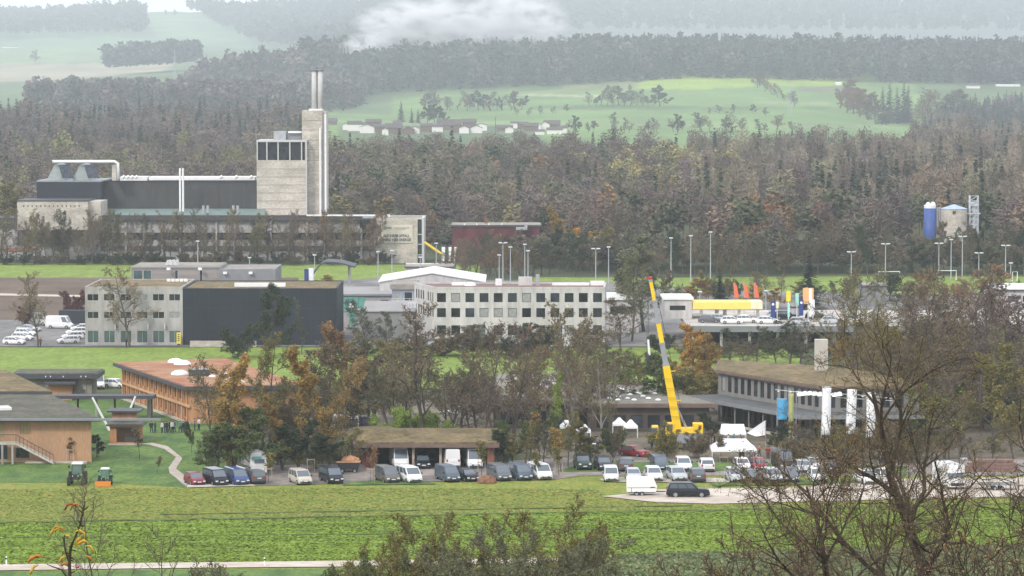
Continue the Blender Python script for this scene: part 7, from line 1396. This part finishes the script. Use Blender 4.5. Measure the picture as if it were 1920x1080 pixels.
# ------------------------------------------------------------------ trees and twigs close to the camera
def near_tree(name, label, px, d, h, seed, spec, ground=None, leaf=None, nl=0, ls=.05, twm=None, bkm=None, blade=.006, lf=None, lean=(0, 0), patch=None):
    rng = random.Random(seed); x = X(px, d); z = ground_z(x, d); t = E(name, label, 'tree' if 'bush' not in name else 'bush', (x, d, z - .05)); paths = grow(rng, h, **spec)
    tb, V, MI = tree_mesh(rng, paths, 2, blade, nl, ls, leaf_filter=lf); tb.build('trunk', bkm or bark_dark, t); quads('crown', [tuple(v) for v in V], [twm or twig_f, LEAF[leaf or 'brown']], parent=t, mi=MI); t.rotation_euler = (lean[1], lean[0], 0)
    if patch:
        x0, y0, x1, y1, n, lk = patch; f = lambda p: inpoly(*proj(p.x + x, p.y + d, p.z + z), [(x0, y0), (x1, y0), (x1, y1), (x0, y1)]); _, V, MI = tree_mesh(rng, [q for q in paths if q[2] >= 2], 9, blade, n, ls * 1.3, leaf_filter=f)
        if V: quads('leaves', [tuple(v) for v in V], [twig_f, LEAF[lk]], parent=t, mi=MI)
    return t
big = dict(r0=.16, kidsn=(9, 8, 7, 5), ratio=(.72, .6, .5, .5), ang=(50, 46, 48, 50), t0=(.30, .2, .12, .1), up=(.02, .05, .06, .05, .05), wob=(.09, .17, .24, .3, .35))
near_tree('foreground_tree', 'large bare spreading tree with a dark trunk in the right foreground', 1738, 112, 10.3, 41, dict(big, r0=.30, ratio=(.80, .6, .5, .5), kidsn=(11, 8, 8, 6), wob=(.10, .2, .28, .33, .38), t0=(.26, .2, .12, .1)), leaf='olive', nl=8000, ls=.035, blade=.0085, patch=(1690, 720, 1810, 800, 420, 'vivid'))
near_tree('foreground_tree', 'bare multi branched tree left of the large one in the right foreground', 1545, 104, 6.6, 47, dict(big, r0=.19, stems=1, ratio=(.85, .6, .5, .5), kidsn=(12, 10, 8, 6)), leaf='rust', nl=2600, ls=.04, blade=.008)
near_tree('foreground_tree', 'bare tree with forked stems between the two right foreground trees', 1640, 118, 8.2, 52, dict(big, r0=.10, stems=2, lean=.35, kidsn=(10, 8, 7, 5)), leaf='brown', nl=900, ls=.045)
near_tree('foreground_tree', 'bare leaning tree at the right picture edge', 1900, 98, 7.5, 58, dict(big, r0=.09, stems=2, lean=.3, kidsn=(10, 8, 7, 5)), leaf='brown', nl=1100, ls=.045)
fine = dict(r0=.07, kidsn=(9, 7, 6, 5), ratio=(.45, .5, .5, .5), ang=(42, 42, 45, 48), t0=(.2, .15, .1, .1), wob=(.08, .14, .2, .25, .3))
near_tree('foreground_tree', 'thin grey bare tree behind the yellow leaved sprig', 205, 150, 8.3, 61, dict(fine, kidsn=(13, 7, 6, 4)), twm=twig_g, bkm=bark)
near_tree('foreground_tree', 'low thin bare tree right of the grey one', 322, 140, 5.9, 63, dict(fine, kidsn=(9, 6, 5, 4)), twm=twig_g, bkm=bark)
sh = dict(r0=.05, kidsn=(9, 7, 5, 3), ratio=(.5, .5, .5, .5), ang=(40, 42, 45, 48), t0=(.12, .15, .1, .1), stems=11, lean=.85, wob=(.1, .16, .2, .25, .3))
for i, (px, d, h, lf_, nl, lab) in enumerate([(965, 172, 9.4, 'olive', 9000, 'tallest olive thicket in the middle of the lower foreground'), (1015, 165, 7.4, 'brown', 5000, 'brownish thicket right of the tallest one'), (830, 176, 7.6, 'olive', 7000, 'olive thicket left of the tallest one'), (780, 165, 6.6, 'olive', 4500, 'low olive thicket at the left of the middle group'), (690, 160, 5.6, 'green', 3000, 'low green bush beside the farm road'), (1100, 160, 5.4, 'sage', 3000, 'low grey green bush right of the middle group'), (905, 160, 6.8, 'brown', 4500, 'brown bush between the two olive thickets'), (440, 150, 5.5, 'sage', 900, 'low twiggy bush over the farm road'), (1180, 158, 4.9, 'olive', 2500, 'lowest olive bush at the right of the middle group'), (380, 146, 5.2, 'sage', 500, 'thin twiggy bush left over the farm road'), (610, 158, 4.9, 'green', 2500, 'small green bush at the lower edge of the road')]):
    near_tree('foreground_bush', lab, px, d, h * .95, 70 + i, sh, leaf=lf_ if lf_ != 'brown' else 'sage', nl=int(nl * 5), ls=.065, twm=twig_g, bkm=bark, blade=.012)
for px, d, lab in ((1420, 120, 'reddish leaved shrub at the lower left of the big bare tree'), (1900, 92, 'rust leaved shrub in the lower right corner')):
    near_tree('foreground_bush', lab, px, d, 5.6 if px < 1500 else 5.6, px, dict(sh, kidsn=(9, 6, 5, 3)), leaf='rust', nl=1500, ls=.06, twm=twig_f, blade=.008)
# sprig with yellow leaves
t = E('leafy_sprig', 'dark sapling tip with curled orange and yellow leaves in the left foreground', 'sapling', (X(128, 25), 25, ground_z(0, 25)))
def sp(px, py): return At(px, py, 25) - t.location
mb = MB(); mb.tube([(.02, 0, -.05), sp(130, 1300), sp(131, 1085), sp(130, 1045), sp(133, 1025), sp(143, 1003), sp(150, 985), sp(155, 962), sp(158, 948)], [.02, .014, .0125, .0115, .011, .009, .008, .007, .004], 8)
mb.tube([sp(131, 1060), sp(122, 1030), sp(120, 1012), sp(121, 1003)], [.007, .007, .007, .004], 6); mb.tube([sp(128, 1085), sp(115, 1068), sp(100, 1063), sp(88, 1058)], [.007, .006, .005, .003], 6)
for a, b in (((155, 962), (147, 955)), ((154, 958), (164, 952)), ((156, 955), (149, 948)), ((157, 953), (160, 940)), ((156, 958), (166, 949)), ((150, 985), (158, 986)), ((150, 980), (146, 975)), ((133, 1045), (141, 1050)), ((131, 1075), (141, 1071)), ((130, 1038), (121, 1035)), ((122, 1015), (117, 1007)), ((131, 1050), (138, 1052)), ((132, 1030), (142, 1033))): mb.tube([sp(*a), sp(*b)], [.006, .004], 5)
mb.build('stem', bark_dark, t, True)
def leaf_(pts, wd, mat):
    P_ = [sp(*p) for p in pts]; m = MB(); vs = []; n = len(P_)
    for i, p in enumerate(P_):
        tv = (P_[min(i + 1, n - 1)] - P_[max(i - 1, 0)]).normalized(); s = Vector((-tv.z, 0, tv.x)); k = wd * math.sin(math.pi * (i + .35) / (n + .1)); vs += [p - s * k + Vector((0, .012, 0)), p + Vector((0, -.006, 0)), p + s * k + Vector((0, .008, 0))]
    for i in range(n - 1):
        for j in range(2): m.f.append((i * 3 + j, i * 3 + j + 1, (i + 1) * 3 + j + 1, (i + 1) * 3 + j)); m.m.append(0)
    m.v = vs; o = m.build('leaf', mat, t, True); q = o.modifiers.new('s', 'SOLIDIFY'); q.thickness = .0006
lo_, ly_, lr_ = M('orange leaf', (.62, .27, .06), .6, .15, 30, trans=.35), M('yellow leaf', (.75, .50, .08), .6, .15, 30, trans=.35), M('red leaf', (.42, .13, .06), .6, .15, 30, trans=.35)
for pts, wd, m in [([(152, 950), (143, 944), (135, 948), (132, 957)], .007, lo_), ([(146, 952), (136, 945), (126, 946), (121, 957)], .010, lr_), ([(120, 1000), (110, 990), (100, 994), (93, 1004)], .011, ly_), ([(123, 998), (114, 990), (104, 988), (98, 996)], .007, lo_), ([(138, 1000), (148, 994), (157, 1000), (158, 1010)], .012, ly_), ([(140, 1024), (148, 1018), (156, 1014), (163, 1017)], .014, ly_), ([(141, 1022), (146, 1012), (152, 1008)], .014, ly_), ([(160, 1024), (168, 1024), (173, 1031), (174, 1036)], .010, ly_), ([(161, 1042), (168, 1046), (173, 1052)], .010, lo_), ([(80, 1044), (68, 1042), (58, 1047), (52, 1055)], .014, lo_), ([(72, 1060), (64, 1062), (59, 1070), (56, 1077)], .011, ly_), ([(128, 1062), (121, 1056), (114, 1060)], .014, lo_), ([(134, 1012), (128, 1005), (123, 1004)], .009, ly_), ([(150, 1060), (144, 1066), (141, 1058)], .008, lr_), ([(108, 1058), (116, 1046), (124, 1044)], .009, ly_)]: leaf_(pts, wd, m)
# crop tufts and meadow tufts (uncountable)
def tufts(name, label, poly, n, hh, cols, seed, rows=0):
    rg = np.random.RandomState(seed); ys = [p[1] for p in poly]; xs = [p[0] for p in poly]; V = np.zeros((n, 4, 3), np.float32); Tn = np.zeros((n, 4, 3), np.float32); k = 0
    d0, d1 = G(960, max(ys)).y, G(960, min(ys)).y
    while k < n:
        m = 20000; y = rg.uniform(d0, d1, m); px = rg.uniform(min(xs), max(xs), m)
        py = YH + FPX * CAMZ / y * (1 - .0035)
        x = (px - 960) / FPX * (y * CA + 3)
        gap = (np.sin((y + .5 * np.sin(x * .13) + .02 * x) * 6.28 / rows) > .5) & (rg.uniform(0, 1, m) < .5) if rows else np.zeros(m, bool)
        for i in range(m):
            if k >= n: break
            if gap[i] or not inpoly(px[i], py[i], poly): continue
            a = rg.uniform(0, 3.14); s = rg.uniform(.07, .16); h = rg.uniform(*hh) * .8; dx, dy = math.cos(a) * s, math.sin(a) * s; lx, ly = rg.normal(0, .1, 2)
            V[k] = [(x[i] - dx, y[i] - dy, .04), (x[i] + dx, y[i] + dy, .04), (x[i] + dx * 1.2 + lx, y[i] + dy * 1.2 + ly, h), (x[i] - dx * 1.2 + lx, y[i] - dy * 1.2 + ly, h)]
            Tn[k] = np.array(cols[rg.randint(len(cols))]) * rg.uniform(.75, 1.25); k += 1
    o = quads(name, V.reshape(-1, 3), M('tuft blades', (0, 0, 0), .9, .2, .15, (.3, 1, 1), attr='tint', world=True), Tn.reshape(-1, 3)); tag(o, label, 'grass', kind='stuff')
tufts('crop_leaves', 'bright green leafy crop rows in the lower field', [(-60, 1064), (640, 1052), (1100, 1043), (1560, 1030), (2000, 1020), (2000, 942), (1300, 958), (900, 966), (480, 976), (-60, 984)], 70000, (.08, .18), [(.14, .205, .02), (.165, .24, .024), (.185, .265, .03), (.12, .18, .02)], 1, 5.5)
tufts('meadow_grass', 'rough grey green meadow grass at the lower right', [(1080, 1100), (2000, 1100), (2000, 1022), (1560, 1033), (1250, 1041), (1100, 1048)], 26000, (.15, .45), [(.12, .16, .06), (.18, .22, .10), (.22, .22, .12), (.10, .13, .05)], 2)
tufts('meadow_tufts', 'short yellow green meadow grass before the parked vehicles', [(-60, 985), (480, 977), (900, 967), (1300, 959), (2000, 942), (2000, 930), (1150, 938), (1120, 918), (620, 915), (-60, 918)], 36000, (.05, .11), [(.17, .215, .03), (.25, .25, .04), (.215, .23, .035), (.15, .20, .03)], 3)
# ------------------------------------------------------------------ mist rising from the ridge forest
def mist(px, py, d, rx, ry, rz, dens, label, seed):
    c = At(px, py, d); o = MB(); 
    import bmesh
    bm = bmesh.new(); bmesh.ops.create_icosphere(bm, subdivisions=3, radius=1); me = bpy.data.meshes.new('mist'); bm.to_mesh(me); bm.free(); o = bpy.data.objects.new('mist', me); COL.objects.link(o); o.location = c; o.scale = (rx, ry, rz)
    m = bpy.data.materials.new('mist volume'); m.use_nodes = True; n = m.node_tree.nodes; n.clear(); L = m.node_tree.links; ou = n.new('ShaderNodeOutputMaterial'); v = n.new('ShaderNodeVolumePrincipled'); v.inputs['Color'].default_value = (1, 1, 1, 1); v.inputs['Anisotropy'].default_value = 0
    tc = n.new('ShaderNodeTexCoord'); ln = n.new('ShaderNodeVectorMath'); ln.operation = 'LENGTH'; L.new(tc.outputs['Object'], ln.inputs[0]); mr = n.new('ShaderNodeMapRange'); mr.inputs['From Min'].default_value = 1; mr.inputs['From Max'].default_value = .2; L.new(ln.outputs['Value'], mr.inputs[0])
    nz = n.new('ShaderNodeTexNoise'); nz.inputs['Scale'].default_value = 2.7; nz.inputs['Detail'].default_value = 8; nz.inputs['Roughness'].default_value = .62; mpn = n.new('ShaderNodeMapping'); mpn.inputs['Location'].default_value = (seed, seed * 2, 0); L.new(tc.outputs['Object'], mpn.inputs[0]); L.new(mpn.outputs[0], nz.inputs['Vector'])
    m2 = n.new('ShaderNodeMapRange'); m2.inputs['From Min'].default_value = .46; m2.inputs['From Max'].default_value = .58; L.new(nz.outputs['Fac'], m2.inputs[0]); mu = n.new('ShaderNodeMath'); mu.operation = 'MULTIPLY'; L.new(mr.outputs[0], mu.inputs[0]); L.new(m2.outputs[0], mu.inputs[1]); m3 = n.new('ShaderNodeMath'); m3.operation = 'MULTIPLY'; m3.inputs[1].default_value = dens; L.new(mu.outputs[0], m3.inputs[0]); L.new(m3.outputs[0], v.inputs['Density'])
    L.new(v.outputs[0], ou.inputs['Volume']); me.materials.append(m); tag(o, label, 'mist', kind='stuff')
for a in [(800, 50, 4600, 105, 45, 42, .2, 'white mist plume rising over the ridge forest', 1), (965, 42, 4640, 78, 40, 44, .17, 'white mist plume right of the first one', 4), (690, 92, 4560, 42, 26, 26, .14, 'small mist wisp low over the left end of the ridge forest', 7)]: mist(*a)
# ------------------------------------------------------------------ haze
def haze():
    mb = MB(); x0, x1, y0, y1, z0, z1 = -9500, 9500, -450, 14700, -120, 460
    mb.box(((x0 + x1) / 2, (y0 + y1) / 2, (z0 + z1) / 2), (x1 - x0, y1 - y0, z1 - z0))
    m = bpy.data.materials.new('haze air'); m.use_nodes = True; n = m.node_tree.nodes; n.clear()
    o = n.new('ShaderNodeOutputMaterial'); v = n.new('ShaderNodeVolumePrincipled'); v.inputs['Density'].default_value = HAZE_DENSITY
    v.inputs['Color'].default_value = (.87, .935, 1, 1); v.inputs['Anisotropy'].default_value = 0
    m.node_tree.links.new(v.outputs[0], o.inputs['Volume'])
    h = mb.build('haze', m); h['kind'] = 'stuff'; h['label'] = 'pale autumn haze lying over the whole valley'; h['category'] = 'haze'
haze()
